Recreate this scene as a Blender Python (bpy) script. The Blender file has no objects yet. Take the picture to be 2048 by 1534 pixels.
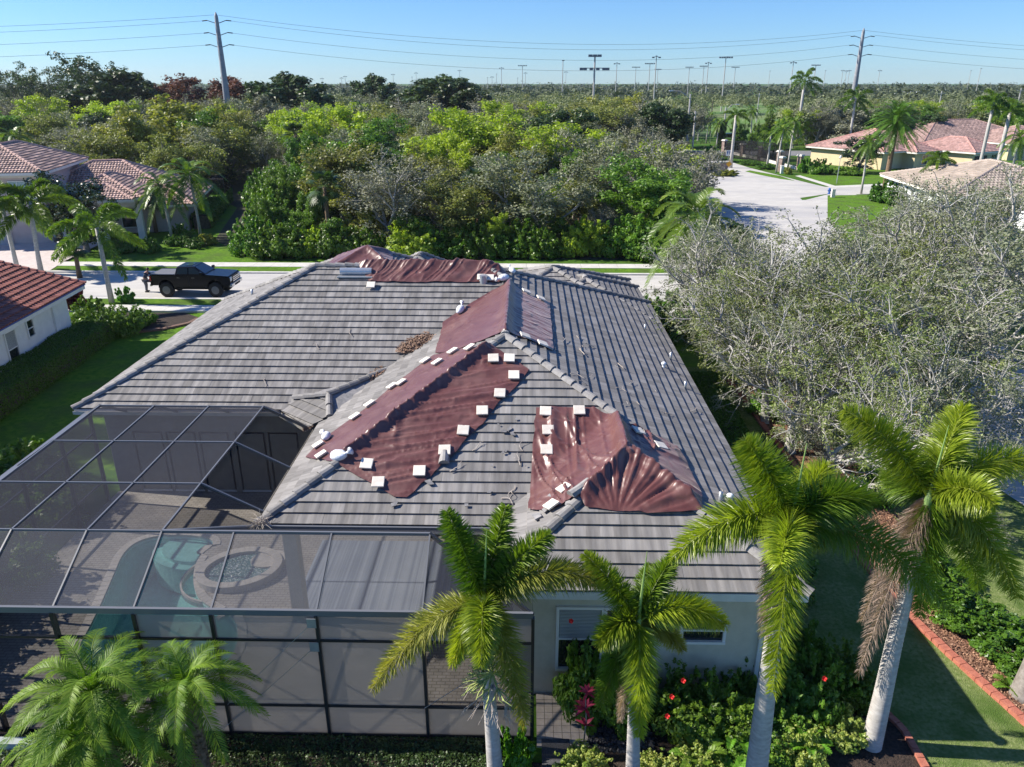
import bpy, math, random
import numpy as np
from mathutils import Vector, Matrix
R_ = math.radians
S = bpy.context.scene
# ------------------------------------------------------------------ camera
CH = 14.2; FPX = 1510.0; PITCH = 21.8; YAW = 1.1
cd = bpy.data.cameras.new("Camera"); cam = bpy.data.objects.new("Camera", cd)
S.collection.objects.link(cam); S.camera = cam
cam.location = (0, 0, CH); cam.rotation_euler = (R_(90 - PITCH), 0, R_(YAW))
cd.sensor_width = 36; cd.lens = FPX / 2048 * 36; cd.clip_start = 0.1; cd.clip_end = 9000
# ------------------------------------------------------------------ sky and sun
SUN = Vector((-4.62, 0.60, 3.60)).normalized()
SEL = math.asin(SUN.z); SAZ = math.atan2(SUN.x, SUN.y)
w = bpy.data.worlds.new("World"); S.world = w; w.use_nodes = True
nt = w.node_tree; bg = nt.nodes['Background']
sky = nt.nodes.new('ShaderNodeTexSky'); sky.sky_type = 'NISHITA'; sky.sun_disc = False
sky.sun_elevation = SEL; sky.sun_rotation = SAZ; sky.altitude = 0
sky.air_density = 1.0; sky.dust_density = 0.0; sky.ozone_density = 4.0
tn = nt.nodes.new('ShaderNodeMixRGB'); tn.blend_type = 'MULTIPLY'; tn.inputs[0].default_value = 1; tn.inputs[2].default_value = (.63, .93, 1.38, 1)
nt.links.new(sky.outputs[0], tn.inputs[1]); nt.links.new(tn.outputs[0], bg.inputs[0]); bg.inputs[1].default_value = 0.068
sl = bpy.data.lights.new("Sun", 'SUN'); sl.energy = 5.0; sl.angle = R_(0.53); sl.color = (1.0, 0.93, 0.82)
so = bpy.data.objects.new("Sun", sl); S.collection.objects.link(so)
so.rotation_euler = SUN.to_track_quat('Z', 'Y').to_euler(); so.location = (-30, 5, 40)
S.view_settings.view_transform = 'Standard'; S.view_settings.look = 'None'
S.view_settings.exposure = 0.78; S.view_settings.gamma = 1
try:
    S.cycles.transparent_max_bounces = 16; S.cycles.max_bounces = 6
except Exception: pass
# ------------------------------------------------------------------ pixel -> world
th = R_(PITCH); ps = R_(YAW)
CF = np.array([-math.sin(ps)*math.cos(th), math.cos(ps)*math.cos(th), -math.sin(th)])
CR = np.array([math.cos(ps), math.sin(ps), 0]); CU = np.cross(CR, CF); CC = np.array([0, 0, CH])
def ray(x, y): return CF + CR*(x-1024)/FPX + CU*(767-y)/FPX
def PZ(x, y, z=0.0):
    d = ray(x, y); return CC + d*(z-CH)/d[2]
def PY(x, y, Y):
    d = ray(x, y); return CC + d*Y/d[1]
# ------------------------------------------------------------------ object helpers
COL = S.collection
def tag(o, label=None, cat=None, group=None, kind=None):
    if label: o['label'] = label
    if cat: o['category'] = cat
    if group: o['group'] = group
    if kind: o['kind'] = kind
    return o
def thing(name, label, cat, loc=(0,0,0), rz=0, group=None):
    o = bpy.data.objects.new(name, None); COL.objects.link(o)
    o.empty_display_size = 0.3
    o.location = loc; o.rotation_euler = (0, 0, rz)
    return tag(o, label, cat, group)
def link(name, me, mat=None, parent=None, smooth=False):
    if mat is not None and len(me.materials) == 0: me.materials.append(mat)
    if smooth: me.polygons.foreach_set('use_smooth', [True]*len(me.polygons))
    o = bpy.data.objects.new(name, me); COL.objects.link(o)
    if parent is not None: o.parent = parent
    return o
def setattrs(me, tint=None, uv=None):
    if tint is not None:
        a = me.attributes.new('tint', 'FLOAT', 'FACE'); a.data.foreach_set('value', np.asarray(tint, dtype=np.float32))
    if uv is not None:
        l = me.uv_layers.new(name='UVMap'); l.data.foreach_set('uv', np.asarray(uv, dtype=np.float32).ravel())
def fast(name, V, F, mat=None, parent=None, tint=None, smooth=False, only_mesh=False):
    V = np.asarray(V, dtype=np.float32); F = np.asarray(F, dtype=np.int32)
    me = bpy.data.meshes.new(name); n, k = F.shape
    me.vertices.add(len(V)); me.vertices.foreach_set('co', V.ravel())
    me.loops.add(n*k); me.loops.foreach_set('vertex_index', F.ravel())
    me.polygons.add(n); me.polygons.foreach_set('loop_start', np.arange(n, dtype=np.int32)*k)
    try: me.polygons.foreach_set('loop_total', np.full(n, k, dtype=np.int32))
    except Exception: pass
    me.update(calc_edges=True); me.validate()
    setattrs(me, tint)
    if mat is not None: me.materials.append(mat)
    if only_mesh: return me
    return link(name, me, None, parent, smooth)
def copy_tree(o, parent=None):
    c = o.copy(); COL.objects.link(c); c.parent = parent
    for ch in list(o.children): copy_tree(ch, c)
    return c
class MB:
    def __init__(s): s.v = []; s.f = []
    def add(s, V, F):
        b = len(s.v); s.v += [tuple(float(c) for c in p) for p in V]; s.f += [[i+b for i in f] for f in F]; return s
    def box(s, x0, x1, y0, y1, z0, z1):
        return s.add([(x0,y0,z0),(x1,y0,z0),(x1,y1,z0),(x0,y1,z0),(x0,y0,z1),(x1,y0,z1),(x1,y1,z1),(x0,y1,z1)],
              [[3,2,1,0],[4,5,6,7],[0,1,5,4],[1,2,6,5],[2,3,7,6],[3,0,4,7]])
    def beam(s, p0, p1, w, h, up=(0,0,1)):
        p0 = Vector(p0); p1 = Vector(p1); d = (p1-p0).normalized(); u = Vector(up)
        a = d.cross(u)
        if a.length < 1e-4: a = d.cross(Vector((0,1,0)))
        a.normalize(); b = a.cross(d).normalized(); a *= w/2; b *= h/2
        V = [p0-a-b, p0+a-b, p0+a+b, p0-a+b, p1-a-b, p1+a-b, p1+a+b, p1-a+b]
        return s.add(V, [[3,2,1,0],[4,5,6,7],[0,1,5,4],[1,2,6,5],[2,3,7,6],[3,0,4,7]])
    def tube(s, pts, rs, n=8, cap=True):
        pts = [Vector(p) for p in pts]
        if not hasattr(rs, '__len__'): rs = [rs]*len(pts)
        V = []; F = []
        ref = Vector((0,0,1))
        d0 = (pts[1]-pts[0]).normalized()
        a = d0.orthogonal().normalized()
        for i, p in enumerate(pts):
            d = (pts[min(i+1, len(pts)-1)]-pts[max(i-1, 0)]).normalized()
            a = (a - d*a.dot(d)).normalized(); b = d.cross(a)
            for k in range(n):
                t = 2*math.pi*k/n; V.append(p + (a*math.cos(t)+b*math.sin(t))*rs[i])
        for i in range(len(pts)-1):
            for k in range(n):
                F.append([i*n+k, i*n+(k+1)%n, (i+1)*n+(k+1)%n, (i+1)*n+k])
        if cap: F.append(list(range(n))[::-1]); F.append([(len(pts)-1)*n+k for k in range(n)])
        return s.add(V, F)
    def prism(s, poly, z0, z1):
        n = len(poly)
        V = [(p[0],p[1],z0) for p in poly]+[(p[0],p[1],z1) for p in poly]
        return s.add(V, [list(range(n))[::-1], list(range(n,2*n))]+[[i,(i+1)%n,n+(i+1)%n,n+i] for i in range(n)])
    def profile_x(s, poly, x0, x1):   # poly in (y,z), extruded along x
        n = len(poly)
        V = [(x0,p[0],p[1]) for p in poly]+[(x1,p[0],p[1]) for p in poly]
        return s.add(V, [list(range(n)), list(range(n,2*n))[::-1]]+[[n+i,n+(i+1)%n,(i+1)%n,i] for i in range(n)])
    def profile_y(s, poly, y0, y1):   # poly in (x,z), extruded along y
        n = len(poly)
        V = [(p[0],y0,p[1]) for p in poly]+[(p[0],y1,p[1]) for p in poly]
        return s.add(V, [list(range(n)), list(range(n,2*n))[::-1]]+[[n+i,n+(i+1)%n,(i+1)%n,i] for i in range(n)])
    def sphere(s, c, r, nu=10, nv=7):
        if not hasattr(r, '__len__'): r = (r, r, r)
        V = [(c[0], c[1], c[2]-r[2])]; F = []
        for j in range(1, nv):
            t = math.pi*j/nv
            for i in range(nu):
                a = 2*math.pi*i/nu
                V.append((c[0]+r[0]*math.sin(t)*math.cos(a), c[1]+r[1]*math.sin(t)*math.sin(a), c[2]-r[2]*math.cos(t)))
        V.append((c[0], c[1], c[2]+r[2])); L = len(V)-1
        for i in range(nu):
            F.append([0, 1+(i+1)%nu, 1+i]); F.append([L, L-nu+i, L-nu+(i+1)%nu])
        for j in range(nv-2):
            for i in range(nu):
                F.append([1+j*nu+i, 1+j*nu+(i+1)%nu, 1+(j+1)*nu+(i+1)%nu, 1+(j+1)*nu+i])
        return s.add(V, F)
    def build(s, name, mat=None, parent=None, smooth=False, bevel=0, tint=None):
        me = bpy.data.meshes.new(name); me.from_pydata(s.v, [], s.f); me.update()
        if tint is not None: setattrs(me, tint)
        o = link(name, me, mat, parent, smooth)
        if bevel:
            m = o.modifiers.new('Bevel', 'BEVEL'); m.width = bevel; m.segments = 2; m.limit_method = 'ANGLE'
        return o
# ------------------------------------------------------------------ value noise (numpy)
def _h(ix, iy, sd):
    h = (ix*374761393 + iy*668265263 + sd*974634777) & 0xffffffff
    h = ((h ^ (h >> 13))*1274126177) & 0xffffffff
    return ((h ^ (h >> 16)) & 0xffff)/65535.0
def vn(x, y, sd=0):
    x = np.asarray(x, float); y = np.asarray(y, float)
    ix = np.floor(x).astype(np.int64); iy = np.floor(y).astype(np.int64)
    fx = x-ix; fy = y-iy; fx = fx*fx*(3-2*fx); fy = fy*fy*(3-2*fy)
    a = _h(ix, iy, sd); b = _h(ix+1, iy, sd); c = _h(ix, iy+1, sd); d = _h(ix+1, iy+1, sd)
    return (a*(1-fx)+b*fx)*(1-fy)+(c*(1-fx)+d*fx)*fy
def fbm(x, y, sd=0, o=3):
    r = 0; a = .5
    for i in range(o): r = r+a*vn(x*2**i, y*2**i, sd+i*17); a *= .5
    return r
# ------------------------------------------------------------------ materials
def node(nt, t, **k):
    n = nt.nodes.new(t)
    for a, b in k.items():
        if a.startswith('i_'): n.inputs[a[2:].replace('_', ' ')].default_value = b
        else: setattr(n, a, b)
    return n
def rgba(c): return (c[0], c[1], c[2], 1)
def M(name, c1, c2=None, scale=3.0, rough=.8, bump=0, bscale=None, metal=0, spec=.5, stretch=None, tint=False, rnd=0, detail=6, contrast=(.35,.65), coords='Object', c3=None, s3=.3, coat=0):
    m = bpy.data.materials.new(name); m.use_nodes = True; nt = m.node_tree; L = nt.links.new
    b = nt.nodes['Principled BSDF']; b.inputs['Roughness'].default_value = rough
    b.inputs['Metallic'].default_value = metal; b.inputs['Specular IOR Level'].default_value = spec
    if coat: b.inputs['Coat Weight'].default_value = coat
    b.inputs['Base Color'].default_value = rgba(c1)
    tc = node(nt, 'ShaderNodeTexCoord'); vec = tc.outputs[coords]
    if stretch:
        mp = node(nt, 'ShaderNodeMapping'); mp.inputs['Scale'].default_value = stretch; L(vec, mp.inputs['Vector']); vec = mp.outputs[0]
    col = None
    if c2 is not None:
        n = node(nt, 'ShaderNodeTexNoise'); n.inputs['Scale'].default_value = scale; n.inputs['Detail'].default_value = detail
        n.inputs['Roughness'].default_value = .62
        L(vec, n.inputs['Vector'])
        rp = node(nt, 'ShaderNodeMapRange'); rp.inputs[1].default_value = contrast[0]; rp.inputs[2].default_value = contrast[1]
        L(n.outputs[0], rp.inputs[0])
        mx = node(nt, 'ShaderNodeMixRGB'); mx.inputs[1].default_value = rgba(c1); mx.inputs[2].default_value = rgba(c2)
        L(rp.outputs[0], mx.inputs[0]); col = mx.outputs[0]
        if tint:
            at = node(nt, 'ShaderNodeAttribute', attribute_name='tint')
            m2 = node(nt, 'ShaderNodeMixRGB', blend_type='MULTIPLY'); m2.inputs[0].default_value = 1
            r2 = node(nt, 'ShaderNodeMapRange'); r2.inputs[3].default_value = .72; r2.inputs[4].default_value = 1.22
            L(at.outputs['Fac'], r2.inputs[0]); L(col, m2.inputs[1]); L(r2.outputs[0], m2.inputs[2]); col = m2.outputs[0]
        if c3 is not None:
            n3 = node(nt, 'ShaderNodeTexNoise'); n3.inputs['Scale'].default_value = s3; n3.inputs['Detail'].default_value = 3
            L(vec, n3.inputs['Vector'])
            r3 = node(nt, 'ShaderNodeMapRange'); r3.inputs[1].default_value = .45; r3.inputs[2].default_value = .68; L(n3.outputs[0], r3.inputs[0])
            m3 = node(nt, 'ShaderNodeMixRGB'); L(r3.outputs[0], m3.inputs[0]); L(col, m3.inputs[1]); m3.inputs[2].default_value = rgba(c3); col = m3.outputs[0]
    if rnd:
        oi = node(nt, 'ShaderNodeObjectInfo'); r = node(nt, 'ShaderNodeMapRange'); r.inputs[3].default_value = 1-rnd; r.inputs[4].default_value = 1+rnd
        L(oi.outputs['Random'], r.inputs[0]); m4 = node(nt, 'ShaderNodeMixRGB', blend_type='MULTIPLY'); m4.inputs[0].default_value = 1
        if col is None: m4.inputs[1].default_value = rgba(c1)
        else: L(col, m4.inputs[1])
        L(r.outputs[0], m4.inputs[2]); col = m4.outputs[0]
    if col is not None: L(col, b.inputs['Base Color'])
    if bump:
        n = node(nt, 'ShaderNodeTexNoise'); n.inputs['Scale'].default_value = bscale or scale*2; n.inputs['Detail'].default_value = 5
        L(vec, n.inputs['Vector']); bp = node(nt, 'ShaderNodeBump'); bp.inputs['Strength'].default_value = min(1, bump); bp.inputs['Distance'].default_value = .05*bump
        L(n.outputs[0], bp.inputs['Height']); L(bp.outputs[0], b.inputs['Normal'])
    return m
def FOL(name, c1, c2, trans=.3, rough=.45, rnd=.15, spec=.4, c3=None):
    """foliage: leaf colour from the per-leaf 'tint', varied tree by tree"""
    m = bpy.data.materials.new(name); m.use_nodes = True; nt = m.node_tree; L = nt.links.new
    b = nt.nodes['Principled BSDF']; out = nt.nodes['Material Output']
    b.inputs['Roughness'].default_value = rough; b.inputs['Specular IOR Level'].default_value = spec
    at = node(nt, 'ShaderNodeAttribute', attribute_name='tint')
    rp = node(nt, 'ShaderNodeValToRGB'); e = rp.color_ramp.elements
    e[0].color = rgba(c1); e[1].color = rgba(c2); e[0].position = .1; e[1].position = .9
    if c3: x = rp.color_ramp.elements.new(.97); x.color = rgba(c3); e[1].position = .9
    L(at.outputs['Fac'], rp.inputs[0]); col = rp.outputs[0]
    oi = node(nt, 'ShaderNodeObjectInfo')
    hs = node(nt, 'ShaderNodeHueSaturation')
    r1 = node(nt, 'ShaderNodeMapRange'); r1.inputs[3].default_value = 1-rnd; r1.inputs[4].default_value = 1+rnd; L(oi.outputs['Random'], r1.inputs[0])
    mu = node(nt, 'ShaderNodeMath', operation='FRACT'); m7 = node(nt, 'ShaderNodeMath', operation='MULTIPLY'); m7.inputs[1].default_value = 7.13
    L(oi.outputs['Random'], m7.inputs[0]); L(m7.outputs[0], mu.inputs[0])
    r2 = node(nt, 'ShaderNodeMapRange'); r2.inputs[3].default_value = .5-rnd*.07; r2.inputs[4].default_value = .5+rnd*.04; L(mu.outputs[0], r2.inputs[0])
    L(r1.outputs[0], hs.inputs['Value']); L(r2.outputs[0], hs.inputs['Hue']); L(col, hs.inputs['Color']); col = hs.outputs[0]
    L(col, b.inputs['Base Color'])
    tr = node(nt, 'ShaderNodeBsdfTranslucent')
    g = node(nt, 'ShaderNodeMixRGB', blend_type='MULTIPLY'); g.inputs[0].default_value = 1; g.inputs[2].default_value = (1.5, 1.55, .7, 1)
    L(col, g.inputs[1]); L(g.outputs[0], tr.inputs[0])
    mx = node(nt, 'ShaderNodeMixShader'); mx.inputs[0].default_value = trans
    L(b.outputs[0], mx.inputs[1]); L(tr.outputs[0], mx.inputs[2]); L(mx.outputs[0], out.inputs[0])
    return m
def TILE(name, c1, c2, rib=.3, course=.35, ribbump=.3, streak=.5, rough=.78):
    """roof tile: uses UV in metres (u along the course, v up the slope)"""
    m = bpy.data.materials.new(name); m.use_nodes = True; nt = m.node_tree; L = nt.links.new
    b = nt.nodes['Principled BSDF']; b.inputs['Roughness'].default_value = rough; b.inputs['Specular IOR Level'].default_value = .35
    uv = node(nt, 'ShaderNodeUVMap'); mp = node(nt, 'ShaderNodeMapping'); mp.inputs['Scale'].default_value = (9, 1.1, 1); L(uv.outputs[0], mp.inputs[0])
    n = node(nt, 'ShaderNodeTexNoise'); n.inputs['Scale'].default_value = 1.0; n.inputs['Detail'].default_value = 5; L(mp.outputs[0], n.inputs['Vector'])
    n2 = node(nt, 'ShaderNodeTexNoise'); n2.inputs['Scale'].default_value = .35; n2.inputs['Detail'].default_value = 4; L(uv.outputs[0], n2.inputs['Vector'])
    mx = node(nt, 'ShaderNodeMixRGB'); mx.inputs[1].default_value = rgba(c1); mx.inputs[2].default_value = rgba(c2)
    r = node(nt, 'ShaderNodeMapRange'); r.inputs[1].default_value = .35; r.inputs[2].default_value = .68; L(n.outputs[0], r.inputs[0]); L(r.outputs[0], mx.inputs[0])
    at = node(nt, 'ShaderNodeAttribute', attribute_name='tint')
    r2 = node(nt, 'ShaderNodeMapRange'); r2.inputs[3].default_value = 1-.25*streak; r2.inputs[4].default_value = 1+.25*streak; L(at.outputs['Fac'], r2.inputs[0])
    m2 = node(nt, 'ShaderNodeMixRGB', blend_type='MULTIPLY'); m2.inputs[0].default_value = 1; L(mx.outputs[0], m2.inputs[1]); L(r2.outputs[0], m2.inputs[2])
    r3 = node(nt, 'ShaderNodeMapRange'); r3.inputs[1].default_value = .3; r3.inputs[2].default_value = .7; r3.inputs[3].default_value = .86; r3.inputs[4].default_value = 1.1; L(n2.outputs[0], r3.inputs[0])
    m3 = node(nt, 'ShaderNodeMixRGB', blend_type='MULTIPLY'); m3.inputs[0].default_value = 1; L(m2.outputs[0], m3.inputs[1]); L(r3.outputs[0], m3.inputs[2])
    L(m3.outputs[0], b.inputs['Base Color'])
    sx = node(nt, 'ShaderNodeSeparateXYZ'); L(uv.outputs[0], sx.inputs[0])
    k = node(nt, 'ShaderNodeMath', operation='MULTIPLY'); k.inputs[1].default_value = 2*math.pi/rib; L(sx.outputs[0], k.inputs[0])
    si = node(nt, 'ShaderNodeMath', operation='SINE'); L(k.outputs[0], si.inputs[0])
    ad = node(nt, 'ShaderNodeMath', operation='MULTIPLY_ADD'); ad.inputs[1].default_value = .25; L(n.outputs[0], ad.inputs[0]); L(si.outputs[0], ad.inputs[2])
    bp = node(nt, 'ShaderNodeBump'); bp.inputs['Strength'].default_value = ribbump; bp.inputs['Distance'].default_value = .03; L(ad.outputs[0], bp.inputs['Height']); L(bp.outputs[0], b.inputs['Normal'])
    return m
# ------------------------------------------------------------------ clipping / roofs
def clip(poly, a, b, c):
    """keep the part of a (u,v) polygon where a*u+b*v>=c"""
    out = []
    n = len(poly)
    for i in range(n):
        p = poly[i]; q = poly[(i+1) % n]
        dp = a*p[0]+b*p[1]-c; dq = a*q[0]+b*q[1]-c
        if dp >= 0: out.append(p)
        if dp*dq < 0:
            t = dp/(dp-dq); out.append((p[0]+(q[0]-p[0])*t, p[1]+(q[1]-p[1])*t))
    return out
class Roof:
    """collects real lapped tiles over convex roof planes; one mesh"""
    def __init__(s, seed=1): s.V = []; s.F = []; s.T = []; s.UV = []; s.rg = random.Random(seed)
    def face(s, pts, uvs, t):
        b = len(s.V); s.V += pts; s.F.append(list(range(b, b+len(pts)))); s.T.append(t); s.UV += uvs
    def plane(s, poly, z0=None, sp=.345, w=.33, t=.050, jit=.0025, off=.0, barrel=0.0, thick=True):
        P = [Vector(p) for p in poly]
        n = Vector((0,0,0))
        for i in range(len(P)): n += (P[i]-P[0]).cross(P[(i+1) % len(P)]-P[0])
        n.normalize()
        if n.z < 0: n = -n
        h = Vector((n.x, n.y, 0)).normalized()      # downslope heading
        up = Vector((-h.x*n.z, -h.y*n.z, math.hypot(n.x, n.y))).normalized()
        al = up.cross(n).normalized()
        low = min(P, key=lambda p: p.z); o = low.copy()
        zz = low.z if z0 is None else z0
        o = o - up*((low.z-zz)/up.z)
        uv = [((p-o).dot(al), (p-o).dot(up)) for p in P]
        vmin = min(q[1] for q in uv); vmax = max(q[1] for q in uv)
        rg = s.rg
        def W(u, v, lift): return o+al*u+up*v+n*(lift+off)
        k0 = int(math.floor(vmin/sp+1e-6)); k1 = int(math.ceil(vmax/sp))
        for k in range(k0, k1):
            a = clip(uv, 0, 1, k*sp); a = clip(a, 0, -1, -(k+1)*sp) if len(a) > 2 else a
            if len(a) < 3: continue
            u0 = min(q[0] for q in a); u1 = max(q[0] for q in a)
            sh = (k % 2)*w*.5
            for j in range(int(math.floor((u0-sh)/w)), int(math.ceil((u1-sh)/w))):
                c = clip(a, 1, 0, j*w+sh); c = clip(c, -1, 0, -((j+1)*w+sh)) if len(c) > 2 else c
                if len(c) < 3: continue
                dj = rg.uniform(-jit, jit); tt = t+rg.uniform(-jit, jit)*.5; tn = rg.random()
                sag = rg.uniform(0, jit)*1.5
                pts = []
                cu = [q for q in c]
                if barrel:
                    um = j*w+sh+w/2
                    cc = []
                    for i in range(len(c)):
                        p = c[i]; q = c[(i+1) % len(c)]; cc.append(p)
                        if (p[0]-um)*(q[0]-um) < 0:
                            f = (um-p[0])/(q[0]-p[0]); cc.append((um, p[1]+(q[1]-p[1])*f))
                    L_ = [q for q in cc if q[0] <= um+1e-6]; R2 = [q for q in cc if q[0] >= um-1e-6]
                    subs = [x for x in (L_, R2) if len(x) > 2]
                else: subs = [cu]; um = 0
                def lift(q):
                    f = 1-(q[1]-k*sp)/sp
                    l = .008+tt*f
                    if barrel: l += barrel*(1-abs(q[0]-um)/(w/2))
                    return l
                for sb in subs:
                    lo = [(q[0], q[1]-(sag if abs(q[1]-k*sp) < 1e-5 else 0)) for q in sb]
                    s.face([W(q[0], q[1], lift(r)+dj) for q, r in zip(lo, sb)], lo, tn)
                    for i in range(len(sb)):
                        p = sb[i]; q = sb[(i+1) % len(sb)]
                        if abs(p[1]-k*sp) < 1e-5 and abs(q[1]-k*sp) < 1e-5:
                            s.face([W(p[0], p[1]-sag, lift(p)+dj), W(p[0], p[1]-sag, -.004), W(q[0], q[1]-sag, -.004), W(q[0], q[1]-sag, lift(q)+dj)],
                                   [p, p, q, q], tn*.5)
        # underlay sheet
        s.face([W(q[0], q[1], 0) for q in uv], uv, .2)
        if thick: s.face([W(q[0], q[1], -.12) for q in uv][::-1], uv[::-1], .2)
    def build(s, name, mat, parent=None):
        me = bpy.data.meshes.new(name); me.from_pydata([tuple(v) for v in s.V], [], s.F); me.update()
        me.attributes.new('tint', 'FLOAT', 'FACE').data.foreach_set('value', s.T)
        l = me.uv_layers.new(name='UVMap'); l.data.foreach_set('uv', np.array(s.UV, dtype=np.float32).ravel())
        return link(name, me, mat, parent)
class Ridge:
    """overlapping ridge and hip caps"""
    def __init__(s, seed=3): s.V = []; s.F = []; s.T = []; s.rg = random.Random(seed); s.cut = []
    def line(s, p0, p1, w=.155, h=.085, L=.40, lift=.035, steps=1):
        s.cut.append((len(s.V), len(s.F)))
        p0 = Vector(p0); p1 = Vector(p1); d = p1-p0; n = max(1, int(d.length/L)); d.normalize(); st = (p1-p0).length/n
        a = d.cross(Vector((0,0,1))).normalized(); b = a.cross(d).normalized()
        if b.z < 0: b = -b
        for i in range(n):
            q0 = p0+d*(i*st-.04); q1 = p0+d*((i+1)*st)
            jt = s.rg.uniform(-.006, .006); r = s.rg.random(); ja = s.rg.uniform(-.008, .008)
            base = len(s.V)
            for (q, sc, lf) in ((q0, 1.0, lift+.035+jt), (q1, .86, lift)):
                for (x, y) in ((-1, -.45), (-.72, .55), (-.25, 1), (.25, 1), (.72, .55), (1, -.45)):
                    s.V.append(q+a*(x*w*sc+ja)+b*(y*h*sc+lf))
            for k in range(5): s.F.append([base+k, base+k+1, base+6+k+1, base+6+k]); s.T.append(r)
            s.F.append([base+k for k in range(6)][::-1]); s.T.append(r*.4)
            s.F.append([base+6+k for k in range(6)]); s.T.append(r*.4)
    def build(s, name, mat, parent=None):
        """one object for each ridge or hip line"""
        cuts = s.cut+[(len(s.V), len(s.F))]; o = None
        for (v0, f0), (v1, f1) in zip(cuts, cuts[1:]):
            me = bpy.data.meshes.new(name); me.from_pydata([tuple(v) for v in s.V[v0:v1]], [], [[i-v0 for i in f] for f in s.F[f0:f1]]); me.update()
            me.attributes.new('tint', 'FLOAT', 'FACE').data.foreach_set('value', s.T[f0:f1])
            o = link(name, me, mat, parent)
        return o
def hip_planes(x0, x1, y0, y1, ze, m):
    """hip roof over a rectangle: four polygons and the hip/ridge lines"""
    w = x1-x0; d = y1-y0
    if w >= d:
        h = d/2; a = (x0+h, (y0+y1)/2, ze+m*h); b = (x1-h, (y0+y1)/2, ze+m*h)
        P = [[(x0,y0,ze),(x1,y0,ze),b,a], [(x1,y1,ze),(x0,y1,ze),a,b], [(x0,y1,ze),(x0,y0,ze),a], [(x1,y0,ze),(x1,y1,ze),b]]
        Ln = [((x0,y0,ze),a),((x0,y1,ze),a),((x1,y0,ze),b),((x1,y1,ze),b)]
    else:
        h = w/2; a = ((x0+x1)/2, y0+h, ze+m*h); b = ((x0+x1)/2, y1-h, ze+m*h)
        P = [[(x0,y1,ze),(x0,y0,ze),a,b], [(x1,y0,ze),(x1,y1,ze),b,a], [(x0,y0,ze),(x1,y0,ze),a], [(x1,y1,ze),(x0,y1,ze),b]]
        Ln = [((x0,y0,ze),a),((x1,y0,ze),a),((x0,y1,ze),b),((x1,y1,ze),b)]
    if (Vector(a)-Vector(b)).length > .05: Ln.append((a, b))
    else:
        P = [[p for i, p in enumerate(q) if not (p == b and a != b)] for q in P]
    return P, Ln
# ------------------------------------------------------------------ vegetation
NP = np.random.RandomState
def leafcloud(C, R3, n, size, seed, up=.3, aspect=.55, shell=.5, sizevar=.4, tintbase=None, updown=0):
    """n leaves (rhombi) for each centre in C with radii R3"""
    r = NP(seed); C = np.asarray(C, float); R3 = np.asarray(R3, float)
    if R3.ndim == 1: R3 = np.tile(R3, (len(C), 1))
    m = len(C); idx = np.repeat(np.arange(m), n); N = len(idx)
    d = r.normal(size=(N, 3)); d /= np.linalg.norm(d, axis=1)[:, None]
    rad = (shell+(1-shell)*r.rand(N))[:, None]*np.where(r.rand(N) < .25, r.rand(N), 1)[:, None]
    P = C[idx]+d*rad*R3[idx]
    nrm = d+r.normal(size=(N, 3))*.55+np.array([0, 0, up]); nrm /= np.linalg.norm(nrm, axis=1)[:, None]
    a = np.cross(nrm, r.normal(size=(N, 3))); a /= np.linalg.norm(a, axis=1)[:, None]; b = np.cross(nrm, a)
    s = size*(1-sizevar/2+sizevar*r.rand(N))[:, None]
    V = np.empty((N, 4, 3)); V[:, 0] = P-a*s; V[:, 1] = P+b*s*aspect; V[:, 2] = P+a*s; V[:, 3] = P-b*s*aspect
    F = np.arange(N*4).reshape(N, 4)
    ct = r.rand(m)[idx]*.55 if tintbase is None else np.asarray(tintbase)[idx]
    T = np.clip(ct+r.rand(N)*.45, 0, 1)
    return V.reshape(-1, 3), F, T
def tubes(segs, n=4):
    A = np.array([s[0] for s in segs], float); B = np.array([s[1] for s in segs], float)
    ra = np.array([s[2] for s in segs])[:, None]; rb = np.array([s[3] for s in segs])[:, None]
    d = B-A; d /= np.maximum(1e-6, np.linalg.norm(d, axis=1))[:, None]
    ref = np.where(np.abs(d[:, 2:3]) > .9, np.array([[1., 0, 0]]), np.array([[0, 0, 1.]]))
    a = np.cross(d, ref); a /= np.linalg.norm(a, axis=1)[:, None]; b = np.cross(d, a)
    N = len(A); V = np.empty((N, 2*n, 3))
    for k in range(n):
        t = 2*math.pi*k/n; o = a*math.cos(t)+b*math.sin(t)
        V[:, k] = A+o*ra; V[:, n+k] = B+o*rb
    F = np.array([[k, (k+1) % n, n+(k+1) % n, n+k] for k in range(n)])
    F = (np.arange(N)[:, None, None]*2*n+F[None]).reshape(-1, 4)
    return V.reshape(-1, 3), F
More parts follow.
